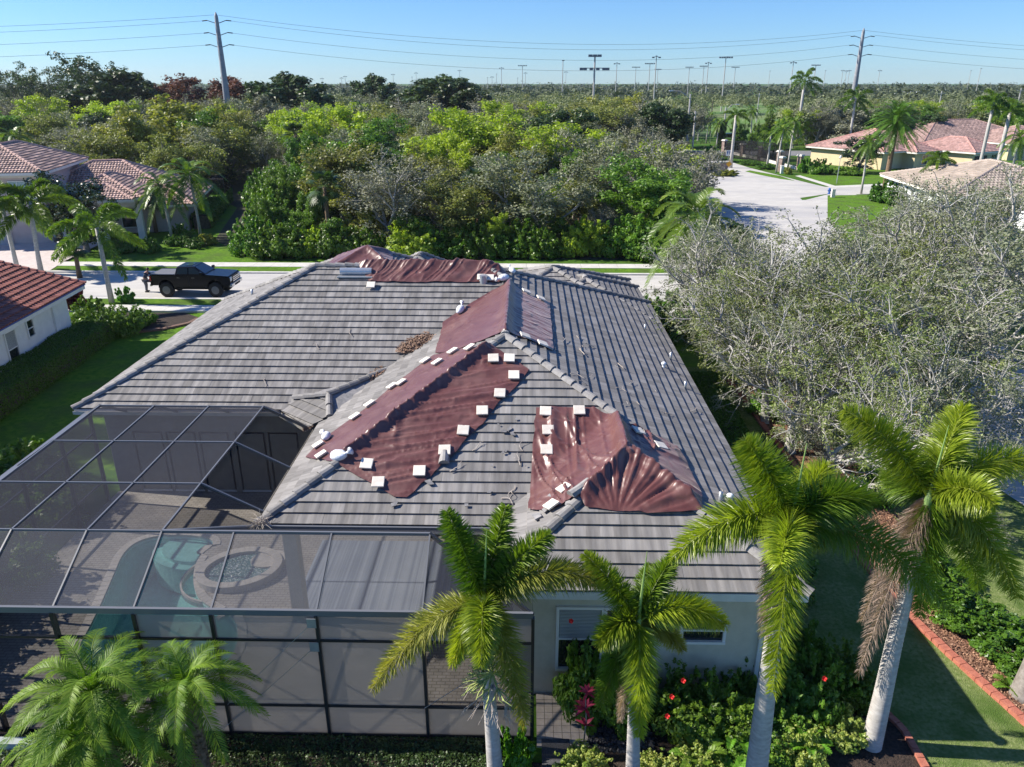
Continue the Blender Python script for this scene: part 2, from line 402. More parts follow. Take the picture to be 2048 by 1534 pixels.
def skeleton(seed, H=10, spread=5, trunk=.25, first=.3, r0=.28, nb=(5,4,4,3), bend=.35, lift=.25, droop=0, twiglen=.8):
    """branching skeleton; returns segments and tip points"""
    rg = random.Random(seed); segs = []; tips = []
    V3 = Vector
    def rv(s): return V3((rg.uniform(-s, s), rg.uniform(-s, s), rg.uniform(-s, s)))
    def branch(p, d, L, r, lv):
        n = 3 if lv < 2 else 2
        pts = [p.copy()]; q = p.copy(); dd = d.copy()
        for i in range(n):
            dd = (dd+rv(bend)+V3((0, 0, (lift if lv < 3 else -droop)*.5))).normalized()
            nq = q+dd*(L/n); f0 = 1-.55*i/n; f1 = 1-.55*(i+1)/n
            segs.append((tuple(q), tuple(nq), r*f0, r*f1)); q = nq; pts.append(q.copy())
        if lv >= len(nb)-1 or L < .25:
            tips.append(tuple(q)); tips.append(tuple(pts[-2]));
            return
        m = nb[lv+1]
        for k in range(m):
            i = rg.randint(1, n) if k else n
            base = pts[i]
            ax = dd.orthogonal().normalized(); ax.rotate(Matrix.Rotation(rg.uniform(0, 6.283), 3, dd))
            ang = rg.uniform(.35, .95) if k else rg.uniform(.1, .4)
            nd = (dd*math.cos(ang)+ax*math.sin(ang)).normalized()
            branch(base, nd, L*rg.uniform(.5, .75), r*(.5 if k else .6), lv+1)
    p = V3((0, 0, 0)); th_ = H*first; dd = V3((rg.uniform(-.1, .1), rg.uniform(-.1, .1), 1)).normalized()
    q = p.copy()
    for i in range(3):
        nq = q+dd*th_/3; segs.append((tuple(q), tuple(nq), r0*(1.25-.15*i), r0*(1.1-.15*i))); q = nq; dd = (dd+rv(.08)).normalized()
    for k in range(nb[0]):
        a = 2*math.pi*k/nb[0]+rg.uniform(-.4, .4); el = rg.uniform(.35, 1.15) if k else 1.45
        d = V3((math.cos(a)*math.cos(el)*spread/4, math.sin(a)*math.cos(el)*spread/4, math.sin(el))).normalized()
        Lk = math.hypot(spread*math.cos(el), (H-th_)*math.sin(el))*rg.uniform(.5, .62)
        branch(q-V3((0, 0, rg.uniform(0, th_*.25))), d, Lk, r0*.62, 0)
    return segs, np.array(tips)
def tree_meshes(name, seed, H=10, spread=5, nleaf=25, lsize=.22, crad=.7, fol=None, bark=None, nb=(5,4,4,3), r0=.22, sides=4, shape=None, low=0, **k):
    segs, tips = skeleton(seed, H, spread, r0=r0, nb=nb, **k)
    if low:   # extra lower foliage so the crown reaches down
        rg = NP(seed+5); n = int(low)
        a = rg.rand(n)*6.283; rr = np.sqrt(rg.rand(n))*spread*.75; zz = H*(.12+.5*rg.rand(n))
        tips = np.vstack([tips, np.stack([rr*np.cos(a), rr*np.sin(a), zz], 1)])
    zs = tips[:, 2]; hh = (zs-zs.min())/(max(.01, zs.max()-zs.min()))
    rg = NP(seed+9); tb = np.clip(rg.rand(len(tips))*.5+.05, 0, 1)
    V, F, T = leafcloud(tips, (crad, crad, crad*.7), nleaf, lsize, seed+1, tintbase=tb)
    # normalise to H
    s = H/V[:, 2].max(); V *= s
    A = [((np.array(a)*s), (np.array(b)*s), c, d) for a, b, c, d in segs]
    bv, bf = tubes(A, sides)
    return (fast(name+'_bark', bv, bf, bark, only_mesh=True), fast(name+'_leaves', V, F, fol, tint=T, only_mesh=True), H)
PROTO = {}
def place(kind, x, y, h, label, cat='tree', group=None, name='tree', wide=1.0, z=0, rz=None, rg=random.Random(77)):
    bk, lf, H = PROTO[kind]; s = h/H
    r = rg.uniform(0, 6.28) if rz is None else rz
    e = thing(name, label, cat, (x, y, z), r, group)
    e.scale = (s*wide, s*wide, s)
    if bk is not None: link('trunk', bk, None, e)
    link('crown' if cat == 'tree' else 'foliage', lf, None, e)
    return e
def strips(P0, D, N_, L, Wd, droop, r):
    """leaflets: base points P0, directions D, surface normals N_, length L, width; 2 quads-as-tris each"""
    D = D/np.linalg.norm(D, axis=1)[:, None]
    side = np.cross(D, N_); side /= np.maximum(1e-6, np.linalg.norm(side, axis=1))[:, None]
    n = len(P0); L = L[:, None]; Wd = Wd[:, None]
    mid = P0+D*L*.5+np.array([0, 0, -1])*droop*L*.12
    tip = P0+D*L*.97+np.array([0, 0, -1])*droop*L*.5
    V = np.empty((n, 5, 3)); V[:, 0] = P0-side*Wd*.35; V[:, 1] = P0+side*Wd*.35; V[:, 2] = mid+side*Wd*.5; V[:, 3] = mid-side*Wd*.5; V[:, 4] = tip
    F = np.array([[0, 1, 2], [0, 2, 3], [3, 2, 4]]); F = (np.arange(n)[:, None, None]*5+F[None]).reshape(-1, 3)
    return V.reshape(-1, 3), F
def bez(p0, p1, p2, t):
    t = t[:, None]; return (1-t)**2*p0+2*t*(1-t)*p1+t**2*p2
def frond_mesh(name, p0, p1, p2, n=120, leaf=.45, wd=.03, plume=True, droop=.5, seed=0, mat=None, only=False, tint0=0., tip_tint=.0, start=.12, swept=.55, parent=None):
    """one palm frond on a bezier rachis; plume = leaflets all round, else two-ranked"""
    p0, p1, p2 = [np.array(p, float) for p in (p0, p1, p2)]; r = NP(seed)
    t = np.linspace(start, 1, n)+r.uniform(-.004, .004, n); t = np.clip(t, 0, 1)
    k = 4 if plume else 2
    Ps, Ds, Ns, Ls, Ts = [], [], [], [], []
    C = bez(p0, p1, p2, t); T = 2*(1-t)[:, None]*(p1-p0)+2*t[:, None]*(p2-p1); T /= np.linalg.norm(T, axis=1)[:, None]
    up = np.array([0, 0, 1.]); side = np.cross(T, up); ln = np.linalg.norm(side, axis=1)[:, None]
    side = np.where(ln < .15, np.array([[1., 0, 0]]), side/np.maximum(ln, 1e-6)); nn = np.cross(side, T)
    env = np.sin(np.clip(t*1.02, 0, 1)**.8*math.pi*.93+.12)**.5
    for j in range(k):
        if plume: ang = r.uniform(0, 2*math.pi, n)
        else: ang = np.where(r.rand(n) < .5, .25, math.pi-.25) if False else np.full(n, (.35 if j == 0 else math.pi-.35))+r.uniform(-.12, .12, n)
        o = side*np.cos(ang)[:, None]+nn*np.sin(ang)[:, None]
        sw = swept+.35*t[:, None]+r.uniform(-.12, .12, (n, 1))
        d = o+T*sw
        Ps.append(C+o*.015); Ds.append(d); Ns.append(np.cross(d, T)+r.normal(size=(n, 3))*.15)
        Ls.append(leaf*env*r.uniform(.8, 1.1, n)); Ts.append(np.clip(tint0+r.rand(n)*.35+tip_tint*t, 0, 1))
    P = np.vstack(Ps); D = np.vstack(Ds); N_ = np.vstack(Ns); L = np.concatenate(Ls); tt = np.concatenate(Ts)
    V, F = strips(P, D, N_, L, np.full(len(L), wd)*r.uniform(.8, 1.2, len(L)), droop, r)
    FT = np.repeat(tt, 3)
    # rachis
    m = 9; tr = np.linspace(0, 1, m); c = bez(p0, p1, p2, tr)
    segs = [(c[i], c[i+1], .03*(1-.75*tr[i])*max(.6, leaf/.45), .03*(1-.75*tr[i+1])*max(.6, leaf/.45)) for i in range(m-1)]
    bv, bf = tubes(segs, 3)
    bt = np.vstack([bf[:, [0, 1, 2]], bf[:, [0, 2, 3]]])
    V2 = np.vstack([V, bv]); F2 = np.vstack([F, bt+len(V)]); FT = np.concatenate([FT, np.full(len(bt), .75)])
    if only: return V2, F2, FT
    return fast(name, V2, F2, mat, parent, tint=FT)
def join(parts):
    Vs = []; Fs = []; Ts = []; b = 0
    for V, F, T in parts: Vs.append(V); Fs.append(F+b); Ts.append(T); b += len(V)
    return np.vstack(Vs), np.vstack(Fs), np.concatenate(Ts)
def ringed_trunk(name, pts, rs, mat, parent, n=14, rings=.10):
    """trunk with leaf-scar rings"""
    pts = [Vector(p) for p in pts]; out = []; rr = []
    tot = sum((pts[i+1]-pts[i]).length for i in range(len(pts)-1)); m = max(6, int(tot/rings)*2)
    for i in range(m+1):
        f = i/m*(len(pts)-1); k = min(int(f), len(pts)-2); g = f-k
        out.append(pts[k].lerp(pts[k+1], g)); r = rs[k]*(1-g)+rs[k+1]*g; rr.append(r*(1.0 if i % 2 else .955))
    return MB().tube(out, rr, n).build(name, mat, parent, smooth=True)
# ------------------------------------------------------------------ material library
m_grass = M('grass', (.040,.105,.012), (.075,.165,.018), 1.3, .95, .6, 28, c3=(.085,.13,.03), s3=.16, spec=.1)
m_lawn = M('lawn', (.065,.155,.012), (.135,.25,.022), 3.2, .95, .9, 34, c3=(.085,.135,.03), s3=.45, spec=.1)
m_dry = M('dry_lawn', (.12,.18,.04), (.26,.30,.12), 9, .95, 1.0, 40, c3=(.085,.15,.03), s3=.8, spec=.1)
m_forestfloor = M('forest_floor', (.022,.028,.012), (.05,.045,.022), 1.2, 1, .5)
m_road = M('concrete_road', (.45,.43,.395), (.55,.53,.49), 1.6, .9, .3, 60, c3=(.39,.38,.375), s3=.22, stretch=(.35,1,1))
m_walk = M('pavement', (.50,.48,.44), (.60,.58,.54), 2, .9, .2, 40)
m_kerb = M('kerb', (.48,.47,.44), (.6,.58,.55), 3, .9, .2)
m_paver = M('brick_paver', (.33,.29,.26), (.45,.40,.36), 4, .9, .3, 30)
m_mulch = M('mulch', (.12,.055,.03), (.32,.17,.11), 22, 1, 1.2, 30, contrast=(.4,.6))
m_dark_mulch = M('dark_mulch', (.02,.014,.01), (.06,.04,.03), 14, 1, 1, 25)
m_brick = M('red_brick', (.36,.11,.07), (.47,.17,.11), 7, .85, .5, 30)
m_tile = TILE('grey_roof_tile', (.185,.176,.168), (.262,.251,.241), rib=.33, ribbump=.14, streak=.9)
m_cap = M('ridge_tile', (.21,.20,.192), (.29,.28,.268), 6, .8, .3, 20, tint=True)
m_fascia = M('white_fascia', (.62,.62,.60), (.72,.72,.70), 2, .6)
m_wall = M('stucco', (.53,.50,.40), (.60,.565,.46), 3, .9, .35, 60)
m_inwall = M('lanai_shade_stucco', (.20,.19,.17), (.25,.24,.21), 3, .9)  # stucco darkened: the lanai shade is put into the colour
m_gutter = M('gutter', (.50,.47,.42), (.56,.53,.48), 2, .5)
m_glass = M('window_glass', (.015,.02,.025), rough=.06, spec=.8)
m_blind = M('window_blind', (.35,.37,.38), (.42,.44,.45), 1, .6, stretch=(1,1,40))
m_frame = M('white_frame', (.75,.75,.74), rough=.45)
m_white = M('white_plastic', (.80,.82,.86), (.72,.75,.80), 9, .45, .6, 12)
m_slab = M('concrete_slab', (.66,.60,.51), (.76,.71,.63), 5, .85, .3, 40, rnd=.08)
m_shard = M('tile_shard', (.16,.16,.165), (.27,.26,.26), 8, .85, rnd=.2)
m_twig = M('dead_twig', (.42,.36,.30), (.55,.49,.43), 8, .9)
m_litter = M('leaf_litter', (.10,.05,.03), (.36,.24,.17), 18, .95, tint=True)
m_metal = M('galvanised_metal', (.42,.45,.48), (.52,.55,.58), 4, .35, metal=.6)
m_alu = M('bronze_aluminium', (.022,.024,.027), rough=.38, spec=.6)
m_alu_l = M('sun_toned_aluminium', (.15,.155,.165), rough=.35, spec=.7)  # pale copy of the bronze: sun on the cage beams put into its colour
def PANEL(name, col, op, tl=.3, scale=60):
    m = bpy.data.materials.new(name); m.use_nodes = True; nt = m.node_tree; L = nt.links.new; out = nt.nodes['Material Output']
    nt.nodes.remove(nt.nodes['Principled BSDF'])
    d = node(nt, 'ShaderNodeBsdfDiffuse'); d.inputs[0].default_value = rgba(col)
    t = node(nt, 'ShaderNodeBsdfTranslucent'); t.inputs[0].default_value = rgba(col)
    a = node(nt, 'ShaderNodeMixShader'); a.inputs[0].default_value = tl; L(d.outputs[0], a.inputs[1]); L(t.outputs[0], a.inputs[2])
    tr = node(nt, 'ShaderNodeBsdfTransparent'); mx = node(nt, 'ShaderNodeMixShader')
    tc = node(nt, 'ShaderNodeTexCoord'); n = node(nt, 'ShaderNodeTexNoise'); n.inputs['Scale'].default_value = 1.2; n.inputs['Detail'].default_value = 3; L(tc.outputs['Object'], n.inputs['Vector'])
    r = node(nt, 'ShaderNodeMapRange'); r.inputs[1].default_value = .3; r.inputs[2].default_value = .7; r.inputs[3].default_value = op-.04; r.inputs[4].default_value = op+.05; L(n.outputs[0], r.inputs[0])
    n2 = node(nt, 'ShaderNodeTexNoise'); n2.inputs['Scale'].default_value = scale; L(tc.outputs['Object'], n2.inputs['Vector'])
    ad = node(nt, 'ShaderNodeMath', operation='MULTIPLY_ADD'); ad.inputs[1].default_value = .12; L(n2.outputs[0], ad.inputs[0]); L(r.outputs[0], ad.inputs[2])
    sb = node(nt, 'ShaderNodeMath', operation='SUBTRACT'); sb.inputs[1].default_value = .06; L(ad.outputs[0], sb.inputs[0])
    L(sb.outputs[0], mx.inputs[0]); L(tr.outputs[0], mx.inputs[1]); L(a.outputs[0], mx.inputs[2]); L(mx.outputs[0], out.inputs[0])
    return m
m_screen = PANEL('insect_screen', (.07,.073,.09), .54, .25); m_screen_near = PANEL('sun_haze_insect_screen', (.15,.155,.175), .50, .25)  # near panels: lighter mesh copy with the sun haze put into its colour
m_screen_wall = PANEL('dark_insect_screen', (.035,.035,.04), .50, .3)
m_privacy = PANEL('privacy_screen', (.42,.395,.36), .86, .6)
def TARP():
    m = M('tarpaulin', (.098,.028,.022), (.132,.043,.035), 1.2, .40, .35, 9, spec=.8, contrast=(.3,.7), detail=4, c3=(.155,.066,.054), s3=1.3)
    b = m.node_tree.nodes['Principled BSDF']; b.inputs['Sheen Weight'].default_value = .2; b.inputs['Sheen Roughness'].default_value = .45; b.inputs['Sheen Tint'].default_value = (1,.85,.9,1)
    nt = m.node_tree; L = nt.links.new; tc = node(nt, 'ShaderNodeTexCoord')
    r1 = node(nt, 'ShaderNodeTexNoise'); r1.noise_type = 'RIDGED_MULTIFRACTAL'; r1.inputs['Scale'].default_value = 1.7; r1.inputs['Detail'].default_value = 4; r1.inputs['Distortion'].default_value = .6
    L(tc.outputs['Object'], r1.inputs[0]); b2 = node(nt, 'ShaderNodeBump'); b2.inputs['Strength'].default_value = .8; b2.inputs['Distance'].default_value = .10
    L(r1.outputs[0], b2.inputs['Height']); L(b.inputs['Normal'].links[0].from_socket, b2.inputs['Normal']); L(b2.outputs[0], b.inputs['Normal'])
    return m
m_tarp = TARP()
# ------------------------------------------------------------------ ground
def sheet(name, poly, z, mat, kind='structure', thick=None):
    """flat polygon lying on the ground"""
    b = MB()
    if thick: b.prism(poly, z-thick, z)
    else: b.add([(p[0], p[1], z) for p in poly], [list(range(len(poly)))])
    o = b.build(name, mat); 
    if o.data.polygons[0].normal.z < 0 and not thick: o.data.flip_normals()
    return tag(o, kind=kind)
def G(pts, z=0.0): return [tuple(PZ(x, y, z)[:2]) for x, y in pts]
GROUND_LATER = True
LAWN = [(-140,40),(26,40),(26,64.5),(-140,64.5)]
sheet('lawn', [(-60,26),(-8,26),(-8,64),(-22,65),(-34,98),(-42,98),(-42,70),(-60,68)], .004, m_lawn)
sheet('side_lawn', [(5,2),(40,2),(40,52),(5,52)], .004, m_dry)
sheet('front_lawn', [(-8,38),(22,38),(22,52),(-8,52)], .008, m_lawn)
# street along the front, with both verges and pavements
YN, YF = 51.0, 58.6
sheet('street', [(-160,YN),(60,YN),(60,YF),(-160,YF)], .012, m_road)
for (a, b, nm) in ((YN-.35, YN, 'kerb'), (YF, YF+.35, 'kerb')):
    x1 = 20 if a < 55 else 19.5
    tag(MB().box(-160, x1, a, b, -.05, .12).build(nm, m_kerb), kind='structure')
sheet('verge', [(-140,49.1),(12,49.1),(12,YN-.35),(-140,YN-.35)], .10, m_lawn)
sheet('verge', [(-140,YF+.35),(19,YF+.35),(19,60.6),(-140,60.6)], .10, m_lawn)
def walk(x0, x1, y0, y1):
    b = MB(); x = x0
    while x < x1: b.box(x, min(x+1.5, x1)-.02, y0, y1, -.05, .125); x += 1.5
    return tag(b.build('pavement', m_walk), kind='structure')
walk(-60, 12, 47.7, 49.1); walk(-60, 19, 60.6, 62.1)
sheet('forest_floor', [(-24,64.5),(19,64.0),(23,100),(28,128),(10,230),(-260,330),(-260,100),(-60,104),(-41,101),(-35,92),(-30,72)], .02, m_forestfloor)
# entrance drive of the estate, seen between the oaks and the yellow houses
er = G([(1330,600),(1420,420),(1395,350),(1412,322),(1455,322),(1500,336),(1555,350),(1600,362),(1650,374),(1760,372),(1830,380),(1830,388),(1690,389),(1655,388),(1600,396),(1640,440),(1700,520),(1700,600)])
sheet('entrance_road', er, .018, m_road)
sheet('entrance_pavement', G([(1590,352),(1600,351),(1670,372),(1760,368),(1840,368),(1840,372),(1760,373),(1665,376)]), .03, m_walk)
sheet('entrance_lawn', G([(1600,351),(1700,330),(1860,330),(1840,368),(1760,368),(1670,372)]), .016, m_lawn)
sheet('corner_lawn', G([(1655,391),(1840,389),(1900,480),(1720,520),(1655,440)]), .03, m_lawn)
sheet('corner_lawn', G([(1490,343),(1500,341),(1560,352),(1590,362),(1560,358),(1520,350)]), .03, m_lawn)
sheet('verge', G([(1380,395),(1405,400),(1440,470),(1380,520),(1330,520)]), .03, m_lawn)
# the road on the right, behind the oaks, and the drive beyond
sheet('side_street', [(18,24),(26,22),(28,32),(27,52),(40,60),(45,110),(36,100),(22,96),(14,58),(15,40)], .014, m_road)
# sports fields
sheet('sports_field', [(20,228),(130,200),(420,360),(300,620),(40,520)], .02, M('sports_grass', (.07,.16,.02), (.11,.2,.03), .05, .95, c3=(.2,.19,.1), s3=.012))
sheet('main_road', [(-200,166),(300,160),(300,172),(-200,178)], .03, M('asphalt', (.16,.16,.165), (.21,.21,.21), .6, .9))
# driveway of the pink house
sheet('driveway', [(-48,58.9),(-38.2,58.9),(-39.0,62.4),(-39.8,70.4),(-52,70.4),(-52,62.4)], .135, M('driveway_paver', (.50,.43,.40), (.60,.53,.50), 3, .9, .2))
# gravel patch near the left hip, rubble
sheet('gravel_bed', [(-17.5,44.3),(-19.3,44.6),(-20,46),(-19,47.2),(-16.8,47.3)], .02, M('gravel', (.3,.25,.2), (.6,.55,.5), 9, .95, .6, 30))
# garden on the right: mulch bed, curved brick kerb
kb = [(10.35,36),(10.5,33),(10.55,30),(10.7,27),(10.75,23.5),(10.75,20.5),(10.95,18),(11.3,16.4),(11.75,14.7),(12.2,13),(12.9,11),(13.5,9)]
def path_kerb(name, pts, w, h, mat, brick=.22):
    b = MB(); P = [Vector((x, y, 0)) for x, y in pts]
    # resample by bricks
    dense = []
    for i in range(len(P)-1):
        L_ = (P[i+1]-P[i]).length; n = max(1, int(L_/.05))
        for k in range(n): dense.append(P[i].lerp(P[i+1], k/n))
    dense.append(P[-1]); acc = 0; start = dense[0]; rg = random.Random(5)
    for i in range(1, len(dense)):
        acc = (dense[i]-start).length
        if acc >= brick:
            b.beam(start+Vector((rg.uniform(-.008,.008), 0, h/2)), start.lerp(dense[i], .93)+Vector((rg.uniform(-.008,.008), 0, h/2+rg.uniform(-.006,.006))), w, h); start = dense[i]
    return tag(b.build(name, mat), kind='structure')
path_kerb('brick_kerb', kb, .22, .12, m_brick)
sheet('mulch_bed', [(x+.1, y) for x, y in kb]+[(x+2.2+(.5 if y < 20 else 0), y) for x, y in kb[::-1]], .02, m_mulch)
path_kerb('brick_kerb', [(7.0,16.4),(7.9,15.6),(8.6,14.6),(8.95,13.6),(8.95,12.6),(8.7,11.6),(8.2,10.6)], .16, .10, m_brick)
sheet('dark_mulch_bed', [(-14.5,13.2),(0.1,13.2),(0.1,12.6),(1.6,12.4),(1.7,14.4),(6.2,14.6),(7.0,16.4),(7.9,15.6),(8.6,14.6),(8.95,13.6),(8.95,12.6),(8.7,11.6),(8.2,10.6),(7,8),(-14.5,8)], .022, m_dark_mulch)
path_kerb('brick_kerb', [(-25.6,43.6),(-23.9,43.3),(-22.3,44.0),(-21.2,45.2),(-21.0,46.4)], .3, .12, M('brown_kerb', (.13,.075,.05), (.2,.12,.09), 6, .9))
sheet('dark_mulch_bed', [(-27,42.2),(-25.6,43.2),(-23.9,43.4),(-22.3,44.1),(-21.3,45.2),(-21.2,46.6),(-22.5,47.6),(-30,47.6)], .02, m_dark_mulch)
# paver path beside the cage
b = MB(); rg = random.Random(3)
for i in range(6):
    for j in range(9):
        b.box(.32+i*.2, .32+i*.2+.19, 13.0+j*.2, 13.0+j*.2+.19, 0, .05+rg.uniform(0, .006))
tag(b.build('paver_path', m_paver), kind='structure')

# ------------------------------------------------------------------ main house roof geometry
E0 = 3.6
def solveK():
    # W: z=3.6+.4685(x+.85); Rr: z=6.63-mR(x+.67); P2: z=3.6+.4685(y-14)
    x = (6.63-.67*mR-3.6-.4685*.85)/(.4685+mR); z = 3.6+.4685*(x+.85); return x, z
mR = 3.03/7.02
kx, kz = solveK()
A = (-15.73,23.83,E0); A2 = (-6.86,16.6,E0); D_ = (-.67,23.07,6.63); C_ = (-.67,29.96,6.63)
B_ = (-8.73,30.85,7.068); F2 = (6.35-3.468/mR,30.85,7.068); BR = (6.35,37.87,E0); BL = (-15.73,37.87,E0); V0 = (-6.86,23.83,E0)
E1 = (6.35,14.0,E0); K = (kx,14+(kz-E0)/.4685,kz); K2 = (kx,16.6+(kz-E0)/.4685,kz); Q1 = (-.85,14.0,E0); Q2 = (-.85,16.6,E0)
def roofz(x, y):
    P1 = E0+.4685*(y-16.6); Lz = E0+.4895*(x+6.86); Rz = 6.63-mR*(x+.67)
    LW = E0+.494*(y-23.83); Bz = E0+.494*(37.87-y); WL = E0+.495*(x+15.73)
    P2 = E0+.4685*(y-14); W = E0+.4685*(x+.85)
    m1 = np.minimum(np.minimum(LW, Rz), np.minimum(Bz, WL)); m2 = np.minimum(np.minimum(P1, Lz), Rz)
    m2 = np.where(y < 30.5, m2, -9); m3 = np.where(y < 21, np.minimum(np.minimum(P2, W), Rz), -9)
    # garage wing behind the ridge
    g = np.minimum(np.minimum(E0+.474*(x+13.77), E0+.474*(-2.37-x)), E0+.474*(43.7-y)); g = np.where(y > 31.5, np.minimum(g, E0+.474*(y-32.3)), -9)
    return np.maximum(np.maximum(m1, m2), np.maximum(m3, g))
def onroof(px, py, far=False):
    """first point where the sight line meets the roof"""
    d = ray(px, py); t = np.arange(12, 56, .02); P = CC[None]+d[None]*t[:, None]
    z = roofz(P[:, 0], P[:, 1]); h = np.where(P[:, 2] <= z)[0]
    if len(h) == 0: return None
    return P[h[0]]
house = thing('house', 'large single storey house with grey tiled hip roofs partly covered by dark red tarpaulins', 'house', (0, 0, 0))
rf = Roof(11)
for poly in ([A2, Q2, K2, D_], [Q1, E1, K], [A2, D_, C_, V0], [A, V0, C_, F2, B_], [A, B_, BL], [B_, F2, BR, BL], [Q1, K, K2, Q2]):
    rf.plane(poly)
def onhip(x): return (x, F2[1]+(x-F2[0])*(BR[1]-F2[1])/(BR[0]-F2[0]), 6.63-mR*(x+.67))
for poly in ([F2, C_, onhip(-.67)], [C_, D_, K2, onhip(kx), onhip(-.67)], [K2, K, E1, BR, onhip(kx)]): rf.plane(poly, z0=E0)
# wings on the street side
for (x0, x1, y0, y1, m) in ((-13.77,-2.37,32.3,43.7,.474), (-8.9,-2.5,36.2,43.6,.62), (-3.2,5.9,33.2,42.6,.40), (-.2,6.15,34,41,.44)):
    P, Ln = hip_planes(x0, x1, y0, y1, E0, m)
    for p in P: rf.plane(p)
roof = rf.build('roof', m_tile, house)
# the little cross roof in the inner corner
ca, cb = Vector((-8.5,23.85,3.58)), Vector((-7.2,22.6,3.58))
pP = Vector((-8.1,24.3,3.85)); pQ = Vector((-6.78,23.95,4.16)); pS = Vector((-5.0,25.6,4.47)); pT = Vector((-6.55,22.95,3.78))
cr = Roof(5)
cr.plane([ca, cb, pT, pQ, pP]); 
cs = MB().add([pQ, pT, (-5.9,23.9,4.05), pS], [[0,1,2],[0,2,3]]).add([pP, pQ, pS, (-6.2,25.8,4.55)], [[0,1,2],[0,2,3]])
cr.build('corner_roof', m_tile, house); cs.build('corner_roof_side', m_shard, house)
rd = Ridge(4)
for (a, b_) in ((A2, D_), (A, B_), (K2, D_), (E1, K), (Q1, K), (BR, F2), (BL, B_)): rd.line(a, b_)
for (a, b_) in ((D_, C_), (K, K2), (B_, F2), (C_, F2)): rd.line(a, b_)
for (x0, x1, y0, y1, m) in ((-13.77,-2.37,32.3,43.7,.474), (-8.9,-2.5,36.2,43.6,.62), (-3.2,5.9,33.2,42.6,.40), (-.2,6.15,34,41,.44)):
    for a, b_ in hip_planes(x0, x1, y0, y1, E0, m)[1]: rd.line(a, b_)
rd.line(pP, pQ, w=.13); rd.line(pQ, pS, w=.13); rd.line(pT, pQ, w=.13)
rd.build('ridge_tiles', m_cap, house)
# walls, set in under the eaves
wl = MB()
wl.box(-15.1,-7.0,24.4,37.2,0,3.45); wl.box(-7.0,5.75,22.5,37.2,0,3.45); wl.box(-.25,5.75,14.65,22.5,0,3.45); wl.box(-12.8,5.2,37.2,42.9,0,3.4)
wl.build('wall', m_wall, house)
# soffit and fascia
fa = MB()
for (p, q) in ((Q1, E1), (E1, BR), (Q1, Q2), (A2, Q2), (A2, (-6.86,22.3,E0)), (A, (-8.5,23.83,E0)), (A, BL)):
    fa.beam(Vector(p)+Vector((0,0,-.12)), Vector(q)+Vector((0,0,-.12)), .035, .2)
fa.build('fascia', m_fascia, house)
so_ = MB()
so_.box(-.8,6.3,14.05,16.6,3.40,3.43); so_.box(-6.8,6.3,16.6,24,3.40,3.43); so_.box(-15.6,6.3,24,37.8,3.40,3.43)
so_.build('soffit', m_fascia, house)
gu = MB()
def gutter(p, q, nx, ny):
    off = Vector((nx*.07, ny*.07, -.10)); a = Vector(p)+off; b2 = Vector(q)+off
    gu.beam(a+Vector((0,0,-.05)), b2+Vector((0,0,-.05)), .12, .02); gu.beam(a+Vector((nx*.06, ny*.06, 0)), b2+Vector((nx*.06, ny*.06, 0)), .015, .12); gu.beam(a+Vector((nx*-.055, ny*-.055, 0)), b2+Vector((nx*-.055, ny*-.055, 0)), .012, .1)
gutter(A2, Q2, 0, -1); gutter(A2, (-6.86,22.4,E0), -1, 0); gutter((-8.5,23.83,E0), A, 0, -1); gutter(tuple(ca), tuple(cb), -.7, -.7)
gu.build('gutter', m_gutter, house)
# lanai columns, french doors and windows under the roof
for x, y in ((-6.3,17.3),(-6.4,22.2)):
    MB().box(x-.18,x+.18,y-.18,y+.18,0,3.42).build('column', m_wall, house)
def window(par, c, w_, h_, face, rows=2, cols=1, blind=0.0, fr=.07, name='window', bars=True, glass=None):
    """c: centre; face: outward direction 'x+','x-','y-'"""
    e = bpy.data.objects.new(name, None); COL.objects.link(e); e.parent = par; e.location = c; e.empty_display_size = .1
    if hasattr(face, '__len__') and not isinstance(face, str): ang = math.atan2(face[1], face[0])
    else: ang = {'y-': -math.pi/2, 'x+': 0, 'x-': math.pi, 'y+': math.pi/2}[face]
    e.rotation_euler = (0, 0, ang+math.pi/2)      # local -y looks outwards
    f = MB(); a = w_/2; b2 = h_/2
    f.box(-a-fr,a+fr,-.06,.03,b2,b2+fr).box(-a-fr,a+fr,-.08,.03,-b2-fr,-b2).box(-a-fr,-a,-.06,.03,-b2,b2).box(a,a+fr,-.06,.03,-b2,b2)
    if bars:
        for i in range(1, rows): z = -b2+h_*i/rows; f.box(-a,a,-.045,.0,z-.022,z+.022)
        for i in range(1, cols): x = -a+w_*i/cols; f.box(x-.018,x+.018,-.044,.0,-b2,b2)
    f.build('frame', m_frame, e)
    MB().box(-a,a,.002,.012,-b2,b2).build('pane', glass or m_glass, e)
    if blind:
        z1 = b2; z0 = b2-h_*blind; s = MB(); z = z0
        while z < z1: s.box(-a+.01,a-.01,-.012,.0,z,z+.03); z += .042
        s.build('blind', m_blind, e)
    return e
p = PY(1160,1245,14.65); window(house, (p[0],14.64,1.75), 1.0, 1.75, 'y-', 2, 1, .48)
window(house, (p[0]+1.13,14.64,1.75), 1.0, 1.75, 'y-', 2, 1, 0)
window(house, (PY(1407,1250,14.65)[0],14.64,2.05), .95, .62, 'y-', 2, 1, .25)
for x in (-13.6,-12.4,-11.2,-9.9,-8.7): window(house, (x,24.38,1.3), .95, 2.3, 'y-', 1, 1, 0, name='glass_door')
window(house, (-7.02,23.4,1.9), 1.2, 1.6, 'x-', 1, 2); window(house, (-4.5,22.48,1.3), 2.4, 2.3, 'y-', 1, 3, name='glass_door'); window(house, (-1.9,22.48,1.3), 1.8, 2.3, 'y-', 1, 2, name='glass_door')
ds = MB().box(5.62,5.72,14.56,14.64,.05,3.3); ds.build('downpipe', m_fascia, house)
